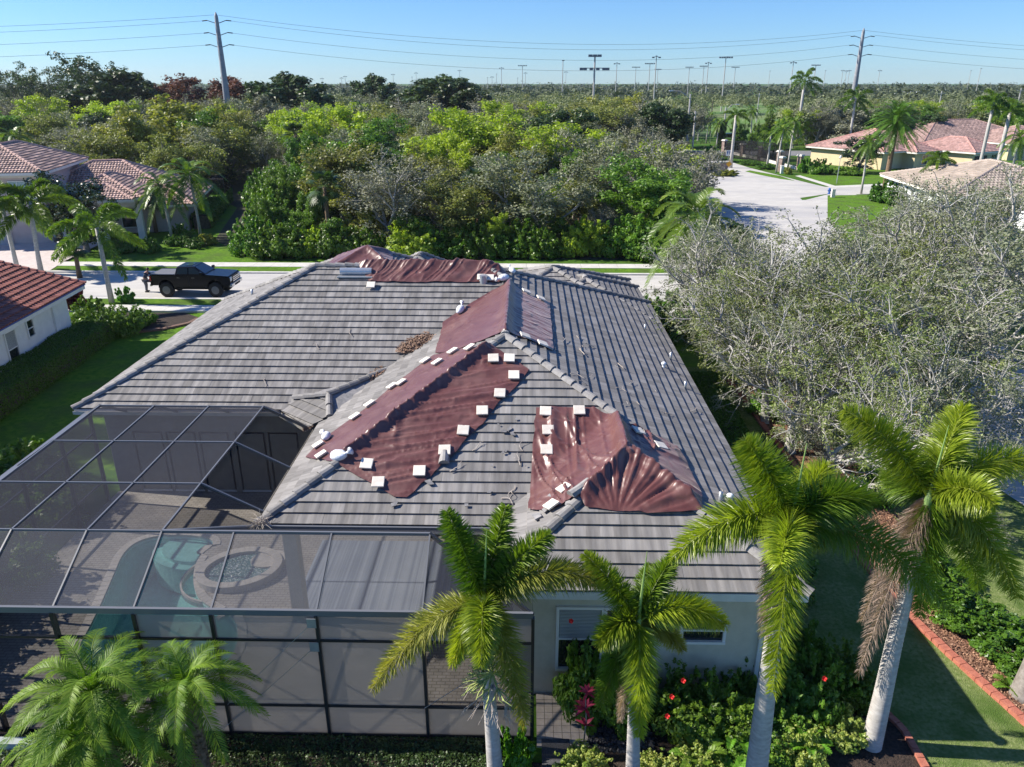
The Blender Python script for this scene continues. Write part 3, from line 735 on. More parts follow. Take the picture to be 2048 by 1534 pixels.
# pipe vents on the right slope (part of the roof)
def onR(px, py):
    q = onroof(px, py); return Vector((float(q[0]), float(q[1]), float(q[2])))
for (px, py, r, h) in ((1327,736,.10,.18), (1459,1004,.10,.18)):
    q = onR(px, py); t = MB().tube([q+Vector((0,0,-.1)), q+Vector((0,0,h))], [r*.6, r*.6], 12); t.sphere((q.x, q.y, q.z+h), (r, r, r*.75), 12, 8)
    t.build('roof_vent', m_white, house, smooth=True)
for (px, py, h) in ((1341,720,.32), (1370,778,.3), (1440,1004,.3), (1290,660,.25), (505,592,.3)):
    if onroof(px, py) is None: continue
    q = onR(px, py); MB().tube([q+Vector((0,0,-.1)), q+Vector((0,0,h))], .05, 10).build('vent_pipe', m_metal, house, smooth=True)
q = onR(712, 552)
v = MB(); v.tube([(q.x-.65,q.y+.1,q.z+.17),(q.x+.65,q.y+.1,q.z+.17)], .15, 16); v.box(q.x-.72,q.x+.72,q.y-.28,q.y+.5,q.z-.02,q.z+.03)
v.build('off_ridge_vent', m_metal, house, smooth=False)
q = onR(967, 565); MB().tube([(q.x,q.y,q.z-.1),(q.x,q.y,q.z+.3)], .17, 14).build('vent_cap', m_metal, house)
# ------------------------------------------------------------------ tarpaulins draped over the roof
def inpoly(x, y, poly):
    c = np.zeros(x.shape, bool); n = len(poly)
    for i in range(n):
        x0, y0 = poly[i]; x1, y1 = poly[(i+1) % n]
        c ^= ((y0 > y) != (y1 > y)) & (x < (x1-x0)*(y-y0)/((y1-y0) if y1 != y0 else 1e-9)+x0)
    return c
def tarp(name, pix, wrinkle, label, res=.035, extra=None, mat=None):
    poly = []
    for i in range(len(pix)):
        q = onroof(*pix[i])
        if q is None: q = (0, 0)
        poly.append((q[0], q[1]))
    if extra: poly = extra(poly)
    # subdivide the outline with a little unevenness
    rg = random.Random(len(pix)*7+int(pix[0][0])); out = []
    for i in range(len(poly)):
        a = poly[i]; b = poly[(i+1) % len(poly)]; L = math.hypot(b[0]-a[0], b[1]-a[1]); n = max(1, int(L/.25))
        for k in range(n):
            t = k/n; j = .025 if k else 0
            out.append((a[0]+(b[0]-a[0])*t+rg.uniform(-j, j), a[1]+(b[1]-a[1])*t+rg.uniform(-j, j)))
    poly = out
    xs = [p[0] for p in poly]; ys = [p[1] for p in poly]
    gx = np.arange(min(xs)-res, max(xs)+res, res); gy = np.arange(min(ys)-res, max(ys)+res, res)
    X, Y = np.meshgrid(gx, gy); ny, nx = X.shape
    cx = X[:-1, :-1]+res/2; cy = Y[:-1, :-1]+res/2
    keep = inpoly(cx, cy, poly)
    iy, ix = np.nonzero(keep); base = iy*nx+ix
    F = np.stack([base, base+1, base+nx+1, base+nx], 1)
    XX = X.ravel().copy(); YY = Y.ravel().copy()
    used = np.unique(F); cnt = np.bincount(F.ravel(), minlength=nx*ny)
    bd = used[cnt[used] < 4]
    pa = np.array(poly); pb = np.roll(pa, -1, 0); ab = pb-pa; l2 = (ab**2).sum(1)+1e-9
    for v in bd:      # snap border vertices to the outline
        p = np.array([XX[v], YY[v]]); t = np.clip(((p-pa)*ab).sum(1)/l2, 0, 1); c = pa+ab*t[:, None]; dd = ((c-p)**2).sum(1); k = dd.argmin()
        if dd[k] < (res*1.6)**2: XX[v], YY[v] = c[k]
    Z = 0
    offs = [(0,0),(.1,0),(-.1,0),(0,.1),(0,-.1),(.18,.18),(-.18,.18),(.18,-.18),(-.18,-.18)]
    for ox, oy in offs: Z = Z+roofz(XX+ox, YY+oy)
    Z = np.maximum(Z/len(offs), roofz(XX, YY)-.0)
    d = np.full(XX.shape, 9.0)
    for i in range(len(pa)):
        t = np.clip(((XX-pa[i, 0])*ab[i, 0]+(YY-pa[i, 1])*ab[i, 1])/l2[i], 0, 1)
        d = np.minimum(d, np.hypot(XX-pa[i, 0]-ab[i, 0]*t, YY-pa[i, 1]-ab[i, 1]*t))
    edge = np.clip(d/.25, 0, 1)
    # the lapped courses telegraph through
    Z = Z+.095+wrinkle(XX, YY)*(.35+.65*edge)-.012*(1-edge)
    V = np.stack([XX, YY, Z], 1)
    remap = -np.ones(nx*ny, int); remap[used] = np.arange(len(used))
    o = fast(name, V[used], remap[F], mat or m_tarp, None, smooth=True)
    return tag(o, label, 'tarpaulin', 'tarpaulins spread over the damaged roof')
def ridged(u, v, fu, fv, sd, warp=.6):
    w_ = fbm(u*.7, v*.7, sd+3)*warp
    n = fbm(u*fu+w_, v*fv+w_, sd, 3)
    return (1-np.abs(n*2-.88)*1.6)
def crease(u, v, fu, fv, sd, p=5, warp=.8):
    n = vn(u*fu+warp*fbm(u, v, sd+9), v*fv+warp*fbm(u*.8, v*.8, sd+4), sd)
    return np.clip(1-np.abs(n-.5)*2, 0, 1)**p
def rows(y0, t=.018):
    """sag of the sheet between tile butts, along y"""
    return lambda y: t*((y-y0)/.3125 % 1.0)
def w1(x, y):       # big sheet over the near left hip
    s = (x+.67)-(y-23.07)*(6.19/6.47); hipd = s/1.4   # signed distance from the A2-D hip, + = near slope
    near = hipd > 0
    a = math.radians(12); u = x*math.cos(a)+y*math.sin(a); v = -x*math.sin(a)+y*math.cos(a)
    nz = .065*crease(u*.32, v, .9, 3.2, 5, 6)+.05*crease(u*.35, v, 1.3, 7.5, 8, 6)+.02*crease(u*.5+v*.4, v, 2.5, 5, 2, 8)
    nz = nz+.012-.012*((y-16.6)/.3125 % 1.0)
    fl = .012*crease(x*.8+y*.6, y*.5, 1.6, 1.2, 3, 9)
    puff = np.exp(-(hipd/.15)**2)*(.16+.05*vn((x+y)*5.5, hipd*2, 3))+np.exp(-((hipd-.05)/.22)**2)*(.05*crease((x+y)*.9, hipd, 5, 1.2, 6, 3))
    corner = np.exp(-((x+2.5)**2+(y-17.3)**2)/.25)
    ang = np.arctan2(y-17.05, x+2.55)
    return np.where(near, nz, fl)+puff+corner*.06*np.abs(np.sin(ang*7))
T1 = [(969,697),(1000,706),(1058,744),(1030,781),(992,817),(966,853),(936,881),(915,908),(875,944),(814,1001),(788,999),(738,969),(682,938),(664,927),(611,919),(649,880),(687,853),(750,807),(778,781),(814,754),(844,731),(867,714),(928,700)]
tarp('tarpaulin', T1, w1, 'large dark red tarp over the near left hip, bunched along its crest')
def w2(x, y):
    left = x < -.67
    a = .010*crease(x*.6, y*.5, 1.2, 1.0, 31, 6)+.006*fbm(x*2, y*2, 7)
    b = .022*crease(x*.6+y*.25, y, 1.2, 4.6, 33, 3)+.008*crease(x, y, 5, 5, 35, 3)
    return np.where(left, a, b)+np.exp(-((x+.67)/.18)**2)*(.17+.03*vn(x, y*4.5, 4))
T2 = [(1019,566),(1041,583),(1072,600),(1099,607),(1103,650),(1106,706),(1060,684),(1010,668),(985,676),(962,686),(900,708),(870,710),(885,650),(887,647),(942,610)]
tarp('tarpaulin', T2, w2, 'purplish red tarp folded over the middle ridge running towards the camera')
def w3(x, y):
    a = math.radians(-38); u = x*math.cos(a)+y*math.sin(a); v = -x*math.sin(a)+y*math.cos(a)
    return .08*crease(v*.35, u, 1.0, 2.8, 41, 5)+.05*crease(v*.5, u, 1.6, 6.5, 43, 5)+.17*np.exp(-((y-30.85)/.22)**2)
def ext3(poly):
    # carry the sheet over the crest and down the far side
    q = [p for p in poly]; q[1] = (q[1][0], 31.5); q[2] = (q[2][0]-.1, 31.6); return q
T3 = [(738,566),(753,532),(976,531),(1008,542),(1012,552),(999,568),(900,568),(824,569)]
tarp('tarpaulin', T3, w3, 'long crumpled dark red tarp hung over the highest ridge behind the metal vent', extra=ext3)
def w4(x, y):
    q_ = onroof(1230, 1024); c = (q_[0], q_[1]-.25)
    r = np.hypot(x-c[0], y-c[1]); an = np.arctan2(y-c[1], x-c[0])
    ph = an*11+1.2*vn(an*4, r*.5, 51)+.5; fan = (.7*np.abs(np.sin(ph))**.6+.3*np.abs(np.sin(ph*2.3+1))**.7)*np.clip(r/1.3, .05, 1)*np.clip((3.4-r)/1.6, .1, 1)
    # right of the bump's left hip = near face
    nearf = (x-(-.85)) > (y-14)
    left = .09*crease(x*1.0, y*.22, 2.3, .9, 53, 9, .4)+.07*crease(x+y*.3, y*.2, 4.2, 1.5, 55, 9, .4)+.02*crease(x*.7+y*.7, y*.5, 4, 3, 57, 8)+.01*fbm(x*1.5, y*1.5, 3)+.022*np.exp(-(((x*2.1)%1-.5)/.07)**2)+.012*np.exp(-(((y*1.6)%1-.5)/.06)**2)
    l2 = .045*crease(x*.7+y*.7, x*.3-y*.3, 2.2, .8, 58, 8)
    hip = np.abs((x+.85)-(y-14))/1.4
    hip2 = np.abs((6.35-x)-(y-14))/1.4
    right = (6.35-x) < (y-14)
    res = np.where(nearf, .13*fan+.012*crease(x, y, 3, 3, 59, 8), left+l2*.5)
    res = np.where(right & nearf, .06*crease(x*.4, y, .8, 2.2, 61, 3)+.02, res)
    kk = (x < kx+.1) & (y < 17.6)
    ridge = np.maximum(np.maximum(np.exp(-(hip/.18)**2)*(y < 17.7), np.exp(-(hip2/.18)**2)*(y < 17.7)), np.exp(-((x-kx)/.18)**2)*(y > 17.3))*.19
    p1 = np.abs((6.63-mR*(x+.67))-(E0+.4685*(y-16.6)))/.45
    return res*1.15+np.maximum(ridge, np.exp(-(p1/.2)**2)*.18*(y > 19.5))
T4 = [(1072,821),(1130,820),(1188,821),(1220,837),(1254,853),(1293,867),(1330,884),(1356,900),(1369,921),(1382,950),(1396,977),(1404,995),(1403,1031),(1360,1033),(1317,1033),(1232,1029),(1171,1022),(1160,1005),(1146,1000),(1120,1018),(1093,1026),(1056,1026),(1060,985),(1063,945),(1067,880)]
tarp('tarpaulin', T4, w4, 'glossy wrinkled dark red tarp fanned in deep pleats over the small right hip')
def ext5(p): return p
T5 = [(652,525),(735,500),(770,507),(800,516),(790,526),(720,526)]
def w5(x, y): return .03*crease(x+y, y-x, .6, 2.2, 71, 6)+.13*np.maximum(np.maximum(np.exp(-((x+13.77-(y-32.3))/.3)**2), np.exp(-((-2.37-x-(y-32.3))/.3)**2)), np.exp(-((x+13.77-(43.7-y))/.3)**2))
o5 = tag(None, None) if False else None
poly5 = [(-12.1,35.8),(-9.6,34.0),(-7.2,34.6),(-6.75,37.6),(-7.2,40.3),(-10.5,40.3)]
def tarp_plan(poly, wr, label):
    return tarp('tarpaulin', [(0,0)]*1 if False else [(735,500)]*len(poly), wr, label, extra=lambda _p: poly)
tarp_plan(poly5, w5, 'faded purple tarp capping the farthest garage hip behind the highest ridge')
# ------------------------------------------------------------------ weights lying on the sheets
from mathutils import Euler
def roof_frame(x, y, rz):
    e = .2; n = Vector((float(roofz(x-e, y)-roofz(x+e, y)), float(roofz(x, y-e)-roofz(x, y+e)), 2*e)).normalized()
    a = Vector((math.cos(rz), math.sin(rz), 0)); a = (a-n*a.dot(n)).normalized(); b = n.cross(a)
    return Matrix((a, b, n)).transposed()
sm = bpy.data.meshes.new('roof_slab')
def slab_mesh(rgx):
    b = MB(); s = .165; t = .024
    V = []
    for z, k in ((-t, 1), (t*.75, 1), (t, .93)):
        for i, (sx, sy) in enumerate(((-1,-1),(1,-1),(1,1),(-1,1))): V.append((sx*s*k+rgx.uniform(-.004,.004), sy*s*k+rgx.uniform(-.004,.004), z))
    b.add(V, [[3,2,1,0],[8,9,10,11]]+[[i,(i+1)%4,4+(i+1)%4,4+i] for i in range(4)]+[[4+i,4+(i+1)%4,8+(i+1)%4,8+i] for i in range(4)])
    me = bpy.data.meshes.new('roof_slab'); me.from_pydata(b.v, [], b.f); me.materials.append(m_slab); return me
SL = [slab_mesh(random.Random(i)) for i in range(3)]
def lay(mesh, name, px, py, rz, lift, label, cat, group, sc=1.0):
    q = onroof(px, py); x, y = q[0], q[1]
    o = bpy.data.objects.new(name, mesh); COL.objects.link(o)
    f = roof_frame(x, y, rz); z = float(roofz(x, y))
    o.matrix_world = Matrix.Translation(Vector((x, y, z))+f.col[2]*lift) @ f.to_4x4()
    if sc != 1: o.scale = (sc,)*3
    return tag(o, label, cat, group)
GS = 'pale slabs weighing down the tarps'
slabs = [
 (987,720,.05,'pale slab nearest the apex of the large left tarp, left one of the pair'),(1019,720,-.03,'pale slab at the upper right of the large left tarp, right one of the pair'),
 (1028,754,.02,'pale slab by the right corner of the large left tarp'),(1000,790,-.04,'cream slab second below the right corner of the large left tarp'),
 (965,825,.05,'cream slab halfway down the right edge of the large left tarp'),(927,865,-.05,'pale slab above the one propped on a ridge tile, right edge of the left tarp'),
 (890,904,.03,'pale slab with a loose ridge tile sticking out below it'),(735,931,-.08,'pale slab lying beside the white bag on the near left tarp'),
 (840,946,.04,'pale slab on the low right edge of the left tarp'),(758,968,.03,'cream slab nearest the gutter on the left tarp'),
 (943,699,.5,'thin looking white slab on the left slope just under the apex'),(909,706,.5,'white slab on the left slope where the two tarps overlap'),
 (854,725,.55,'white slab at the upper left edge of the large tarp'),(878,728,.5,'white slab just inside the upper left edge of the large tarp'),
 (788,776,.6,'left one of two white slabs laid end to end on the left slope'),(806,769,.6,'right one of two white slabs laid end to end on the left slope'),
 (743,812,.55,'white slab on the left edge below the end to end pair'),(714,837,.55,'white slab on the left edge above the small white bag'),
 (641,894,.5,'white slab touching the small white bag on the left slope'),(647,914,.5,'white slab at the lowest left tip of the large tarp'),
 (1050,586,.2,'slab on the right edge of the middle tarp, upper one near the white bags'),(1079,600,.2,'slab at the upper right corner of the middle tarp'),
 (1047,676,.2,'slab on the shaded right slope just right of the apex'),(1082,692,.2,'slab at the lower right corner of the middle tarp'),
 (743,573,0,'lone slab under the left end of the highest tarp'),(963,557,.0,'left one of two slabs beside the small metal vent cap'),(980,558,.0,'right one of two slabs beside the small metal vent cap'),
 (1091,826,-.06,'grey slab at the top left corner of the glossy right tarp'),(1158,825,.02,'grey slab on the top edge of the glossy right tarp'),
 (1096,864,.03,'grey slab below the top left corner of the glossy right tarp'),(1093,903,-.02,'grey slab third down the left side of the glossy right tarp'),
 (1132,982,.45,'tilted cream slab at the foot of the small hip on the right tarp'),(1107,1016,.5,'cream slab among broken tiles below the right tarp'),
 (1272,867,.3,'slab on the shaded right side of the glossy tarp, upper one'),(1317,897,.3,'slab on the shaded right side of the glossy tarp, lower one')]
for i, (px, py, rz, lb) in enumerate(slabs):
    lay(SL[i % 3], 'roof_slab', px, py+3, rz, .16, lb, 'slab', GS)
def bag(px, py, s, label, seed, rz=0):
    q = onroof(px, py); rg = NP(seed)
    b = MB(); b.sphere((0,0,0), (.30*s,.20*s,.15*s), 22, 14); V = np.array(b.v)
    n = 1+.22*(fbm(V[:,0]*7+9, V[:,1]*7+V[:,2]*9+5, seed, 3)-.45); V = V*n[:, None]; V[:, 2] = np.maximum(V[:, 2], -.10*s)
    k = MB(); k.v = [tuple(v) for v in V]; k.f = b.f
    # gathered neck and loose tail
    c = (.30*s, .06*s, .04*s)
    k.tube([(.24*s,.03*s,.02*s), c, (.36*s,.09*s,.05*s), (.46*s,.12*s,.09*s)], [.08*s,.035*s,.05*s,.12*s], 9)
    o = k.build('sandbag', m_white, None, smooth=True)
    f = roof_frame(q[0], q[1], rz); o.matrix_world = Matrix.Translation(Vector((q[0], q[1], float(roofz(q[0], q[1]))))+f.col[2]*.19) @ f.to_4x4(); o.scale = (.72, .72, .8)
    return tag(o, label, 'bag', 'white bags weighing down the tarps')
bag(682,921,1.25,'knotted white plastic bag on the hip at the bottom of the large tarp',1,-.4)
bag(659,882,1.05,'small white bag on the left edge of the large tarp beside a slab',2,1.9)
bag(921,626,1.05,'white bag on the left edge of the middle tarp',3,1.2)
bag(1021,549,.95,'upper white bag at the peak where the ridges meet',4,2.0)
bag(1007,563,1.1,'lower white bag at the peak, lying left of the ridge',5,3.6)
# loose ridge tiles and broken pieces
def cap_mesh():
    r = Ridge(2); r.line((0,0,0),(0,.38,0), w=.15, h=.1, lift=0)
    me = bpy.data.meshes.new('ridge_tile'); me.from_pydata([tuple(v) for v in r.V], [], r.F); me.attributes.new('tint','FLOAT','FACE').data.foreach_set('value', r.T); me.materials.append(m_cap); return me
CM = cap_mesh()
GT = 'loose and broken roof tiles'
lay(CM,'loose_ridge_tile',889,930,.03,.12,'loose ridge tile lying below a slab on the near slope','tile',GT)
lay(CM,'loose_ridge_tile',1164,990,-.75,.16,'loose ridge tile lying across the lower edge of the glossy tarp','tile',GT)
lay(CM,'loose_ridge_tile',1150,1004,-.9,.22,'lower of two loose ridge tiles at the foot of the glossy tarp','tile',GT)
def shard_mesh(sd, s=.14):
    rg = random.Random(sd); n = rg.randint(4, 6); pts = [(math.cos(6.283*i/n+rg.uniform(-.3,.3))*s*rg.uniform(.5,1.1), math.sin(6.283*i/n+rg.uniform(-.3,.3))*s*rg.uniform(.35,.9)) for i in range(n)]
    b = MB().prism(pts, -.012, .014); me = bpy.data.meshes.new('tile_fragment'); me.from_pydata(b.v, [], b.f); me.materials.append(m_shard); return me
SH = [shard_mesh(i) for i in range(6)]
for i, (px, py, sc, lb) in enumerate([(1008,866,1.0,'broken tile piece, left of the cluster in the middle of the near slope'),(1018,862,.9,'broken tile piece in the middle of the small cluster on the near slope'),(1024,872,1,'broken tile piece, right of the cluster in the middle of the near slope'),
    (1033,842,.8,'dark tile chip above the cluster on the near slope'),(996,853,.45,'tiny dark chip left of the cluster on the near slope'),(1006,909,.6,'pointed dark chip below the cluster on the near slope'),
    (1012,905,.6,'second dark chip right below the cluster on the near slope'),(859,970,1.3,'flat grey piece by the lower right edge of the left tarp'),(790,1014,1.2,'dark splinter right below the bottom tip of the left tarp'),
    (933,1014,1.0,'broken piece on the lowest rows left of the palm top'),(979,989,.8,'dark chip on the rows above the palm top'),(1108,995,1.6,'broken tile piece, left side of the rubble below the glossy tarp'),
    (1119,1003,1.6,'broken tile piece in the middle of the rubble at the foot of the glossy tarp'),(1098,1022,1.7,'broken tile piece lowest in the rubble at the foot of the glossy tarp'),(1080,1036,1.9,'long grey piece lying on the slope left of the little hip'),
    (1052,935,.5,'small dark chip touching the left edge of the glossy tarp'),(985,935,.5,'small chip on the bare rows between the two tarps'),(1140,1012,1.3,'crumpled tile piece beside the little hip')]):
    lay(SH[i % 6],'tile_fragment',px,py,i*1.3,.085,lb,'tile piece',GT,sc*.8)
def twig_mesh(sd):
    rg = random.Random(sd); p = Vector((0,0,0)); pts = [p.copy()]; a = 0
    for i in range(6): a += rg.uniform(-.6,.6); p = p+Vector((math.cos(a), math.sin(a), rg.uniform(-.05,.15)))*.07; pts.append(p.copy())
    b = MB().tube(pts, [.012,.012,.01,.009,.008,.006,.004], 4); q = pts[3]; b.tube([q, q+Vector((.05,.07,.03)), q+Vector((.06,.13,.02))], [.008,.006,.004], 4)
    me = bpy.data.meshes.new('fallen_twig'); me.from_pydata(b.v, [], b.f); me.materials.append(m_twig); return me
TW = [twig_mesh(i+20) for i in range(5)]
rg = random.Random(12)
for i in range(22):
    px = rg.uniform(1120, 1440); f = (px-1120)/320; py = rg.uniform(640+f*60, 760+f*250)
    q = onroof(px, py)
    if q is None or q[0] > 6.2 or (1060 < px < 1420 and py > 815+(px-1060)*.45): continue
    lay(TW[i % 5],'fallen_twig',px,py,rg.uniform(0,6),.07,'thin pale twig lying on the shaded right slope','twig','twigs scattered over the right slope',rg.uniform(.6,1.5))
for i, (px, py) in enumerate([(900,947),(1040,935),(1030,975),(945,905),(1046,905),(700,660),(480,600),(640,700),(530,760),(1002,1000)]):
    q = onroof(px, py)
    if q is not None: lay(TW[i % 5],'fallen_twig',px,py,i*2.1,.07,['curved thin twig on the near slope between the two tarps','short twig lying on the broad left slope'][0 if px > 850 else 1],'twig','twigs lying on the near and left slopes',1.1)
# leaf litter in the valleys
def litter(name, pts, rad, n, label, sd):
    C = []
    rgl = NP(sd)
    for (px, py) in pts:
        q = onroof(px, py); C.append([q[0], q[1], float(roofz(q[0], q[1]))+.10])
    V, F, T = leafcloud(C, (rad, rad, rad*.28), n, .055, sd, up=.8, shell=.0)
    z = roofz(V[:, 0], V[:, 1])+.05; V[:, 2] = np.maximum(V[:, 2], z+rgl.rand(len(V))*.03)
    return tag(fast(name, V, F, m_litter, None, tint=T), label, 'leaf litter', kind='stuff')
litter('leaf_litter', [(850,682),(835,688),(822,696),(812,704),(842,690),(828,700)], .42, 420, 'heap of brown leaves in the roof valley left of the middle ridge', 5)
litter('leaf_litter', [(760,748),(750,756),(742,760)], .3, 200, 'brown leaves in the valley beside the little cross roof', 6)
litter('leaf_litter', [(622,852),(614,862),(608,845),(600,838),(590,832)], .22, 160, 'brown leaves clogging the gutter at the inner corner', 7)
V = []; segs = []
rg = random.Random(8); c0 = Vector((-6.75,16.5,3.62))
for i in range(70):
    d = Vector((rg.uniform(-1,.4), rg.uniform(-.7,.5), rg.uniform(-.3,1))).normalized(); L_ = rg.uniform(.15,.55); m = c0+d*L_*.5+Vector((0,0,.04)); e = c0+d*L_-Vector((0,0,.1))
    segs += [(tuple(c0+Vector((rg.uniform(-.1,.3),0,0))), tuple(m), .008, .006), (tuple(m), tuple(e), .006, .003)]
v_, f_ = tubes(segs, 3); tag(fast('twig_tangle', v_, f_, m_twig), 'tangle of dry twigs caught at the left end of the near gutter', 'twigs')
# ------------------------------------------------------------------ pool cage
cage = thing('pool_cage', 'bronze framed screen enclosure over the pool, joined to the near and left eaves', 'screen enclosure', (0, 0, 0))
ZT, ZW, YW, YR, YB = 4.4, 3.52, 13.25, 15.0, 22.3
XS = [-13.85,-12.07,-10.28,-8.5]          # seams of the flat top
XE = -15.1
YS = [15.0,17.25,19.7,22.3]
XW = [-4.5,-2.2]                            # extra seams along the near slope
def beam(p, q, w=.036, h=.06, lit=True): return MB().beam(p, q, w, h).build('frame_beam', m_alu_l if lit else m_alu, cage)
def panel(pts, mat, name='screen_panel'):
    return MB().add(pts, [list(range(len(pts)))]).build(name, mat, cage)
for x in XS: beam((x,YR,ZT), (x,YB,ZT))
for y in YS: beam((XS[0],y,ZT), (XS[-1],y,ZT), .036, .06)
beam((-8.5,YR,ZT), (-2.2,YR,ZT), .05, .08)
for x in XS+[-6.8,-4.5,-2.2]: beam((x,YR,ZT), (x,YW,ZW))
beam((XE,YW,ZW), (.2,YW,ZW), .07, .15)
beam((XE,YW,ZW), (XE,23.6,ZW+.02), .22, .10)
beam((XS[0],YR,ZT), (XE,YW,ZW)); beam((-2.2,YR,ZT), (.2,YW,ZW), .06, .1, False)
for y in YS[1:]: beam((XS[0],y,ZT), (XE,y+(.0 if y < 22 else 1.2),ZW+.03), .05, .09)
for y in YS[:-1]: beam((-8.5,y,ZT), (-6.95,y if y > 16 else 16.55,3.56), .05, .09)
beam((-8.5,YB,ZT), (-7.25,22.55,3.56), .05, .09)
beam((-8.5,YR,ZT), (-6.95,16.5,3.56), .05, .09)
for x in XS[:-1]+[-8.5]: beam((x,YB,ZT), (x,23.75,3.56), .05, .09)
beam((-6.9,16.42,3.62), (.0,16.42,3.62), .05, .12)
z0 = .004
for i in range(3):
    for j in range(3):
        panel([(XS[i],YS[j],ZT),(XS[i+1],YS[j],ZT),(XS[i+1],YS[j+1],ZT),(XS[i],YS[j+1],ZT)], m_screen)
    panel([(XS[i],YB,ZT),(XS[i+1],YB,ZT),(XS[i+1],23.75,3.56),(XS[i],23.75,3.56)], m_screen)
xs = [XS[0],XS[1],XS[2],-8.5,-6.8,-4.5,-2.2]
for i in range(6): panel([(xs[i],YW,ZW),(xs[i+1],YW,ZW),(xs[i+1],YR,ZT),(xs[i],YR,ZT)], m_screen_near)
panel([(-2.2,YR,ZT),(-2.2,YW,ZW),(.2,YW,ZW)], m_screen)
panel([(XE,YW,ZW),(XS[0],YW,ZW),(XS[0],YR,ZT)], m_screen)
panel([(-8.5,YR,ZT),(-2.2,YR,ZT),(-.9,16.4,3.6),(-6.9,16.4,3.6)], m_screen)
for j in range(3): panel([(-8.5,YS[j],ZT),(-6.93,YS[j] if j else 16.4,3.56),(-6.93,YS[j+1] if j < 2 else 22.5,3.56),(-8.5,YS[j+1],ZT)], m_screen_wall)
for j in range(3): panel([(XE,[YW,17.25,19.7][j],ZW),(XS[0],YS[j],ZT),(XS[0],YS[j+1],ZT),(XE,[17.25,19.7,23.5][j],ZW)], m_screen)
# near wall: posts, rails and panels
PX = [XE,-12.15,-10.3,-8.5,-6.8,-4.5,-2.2,.2]; RZ = [0,.92,2.78,ZW-.08]
for x in PX: MB().box(x-.035,x+.035,YW-.06,YW+.06,0,ZW-.06).build('frame_post', m_alu, cage)
for z in RZ[1:3]+[.06]: MB().box(XE,.2,YW-.03,YW+.03,z-.03,z+.03).build('frame_rail', m_alu, cage)
for i in range(len(PX)-1):
    for j in range(3):
        if i == 6 and j == 1: mt = m_screen_wall
        elif PX[i] < -8.6: mt = m_screen_wall
        else: mt = m_privacy
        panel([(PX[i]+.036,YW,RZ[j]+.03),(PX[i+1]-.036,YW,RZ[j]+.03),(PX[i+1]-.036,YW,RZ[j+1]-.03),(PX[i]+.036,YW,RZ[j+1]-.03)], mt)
# left wall
for y in (15.2,17.25,19.7,21.8,23.6): MB().box(XE-.06,XE+.06,y-.035,y+.035,0,ZW-.06).build('frame_post', m_alu, cage)
MB().box(XE-.03,XE+.03,YW,23.6,.89,.95).build('frame_rail', m_alu, cage); MB().box(XE-.03,XE+.03,YW,23.6,2.75,2.81).build('frame_rail', m_alu, cage)
panel([(XE,YW,0),(XE,23.6,0),(XE,23.6,ZW-.06),(XE,YW,ZW-.06)], m_screen_wall)
panel([(.2,YW,0),(.2,14.6,0),(.2,14.6,3.3),(.2,YW,ZW-.1)], m_screen_wall)
# cable braces with their corner plates
for (p, q) in (((-4.55,YW-.08,3.35),(-6.75,YW-.08,.98)), ((-4.55,YW-.08,2.7),(-7.0,YW-.08,.2)), ((-2.25,YW-.08,.95),(-.2,YW-.08,2.6))):
    MB().tube([p, q], .007, 4).build('brace_cable', m_metal, cage)
for (x, z) in ((-4.5,3.3),(-4.5,2.66)):
    MB().profile_x([(0,0)]*0 or [(YW-.09,z+.12),(YW-.075,z+.12),(YW-.075,z-.12),(YW-.09,z-.12)], x-.2, x).build('corner_plate', m_metal, cage)
# deck, pool and spa
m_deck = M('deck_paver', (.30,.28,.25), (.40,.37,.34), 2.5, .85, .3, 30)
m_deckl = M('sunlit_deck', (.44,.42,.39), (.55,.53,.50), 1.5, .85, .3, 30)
def BRICKS(m, sx=.22, sy=.14):
    nt = m.node_tree; L = nt.links.new; b = nt.nodes['Principled BSDF']
    tc = node(nt, 'ShaderNodeTexCoord'); mp = node(nt, 'ShaderNodeMapping'); mp.inputs['Scale'].default_value = (1/sx/2, 1/sx/2, 1); L(tc.outputs['Object'], mp.inputs[0])
    br = node(nt, 'ShaderNodeTexBrick'); br.inputs['Scale'].default_value = 1; br.inputs['Mortar Size'].default_value = .03
    br.inputs['Color1'].default_value = (1,1,1,1); br.inputs['Color2'].default_value = (.88,.87,.86,1); br.inputs['Mortar'].default_value = (.6,.58,.56,1); L(mp.outputs[0], br.inputs[0])
    src = b.inputs['Base Color'].links[0].from_socket; mx = node(nt, 'ShaderNodeMixRGB', blend_type='MULTIPLY'); mx.inputs[0].default_value = 1
    L(src, mx.inputs[1]); L(br.outputs[0], mx.inputs[2]); L(mx.outputs[0], b.inputs['Base Color'])
BRICKS(m_deck)
BRICKS(m_walk, .9) if False else None
def smooth(pts, it=3):
    for _ in range(it):
        o = []
        for i in range(len(pts)):
            a = pts[i]; b = pts[(i+1) % len(pts)]; o += [(a[0]*.75+b[0]*.25, a[1]*.75+b[1]*.25), (a[0]*.25+b[0]*.75, a[1]*.25+b[1]*.75)]
        pts = o
    return pts
pool_poly = smooth(G([(250,1100),(300,1075),(380,1072),(440,1085),(390,1120),(385,1190),(430,1225),(480,1240),(470,1330),(330,1400),(140,1330),(190,1240),(225,1160)]), 3)
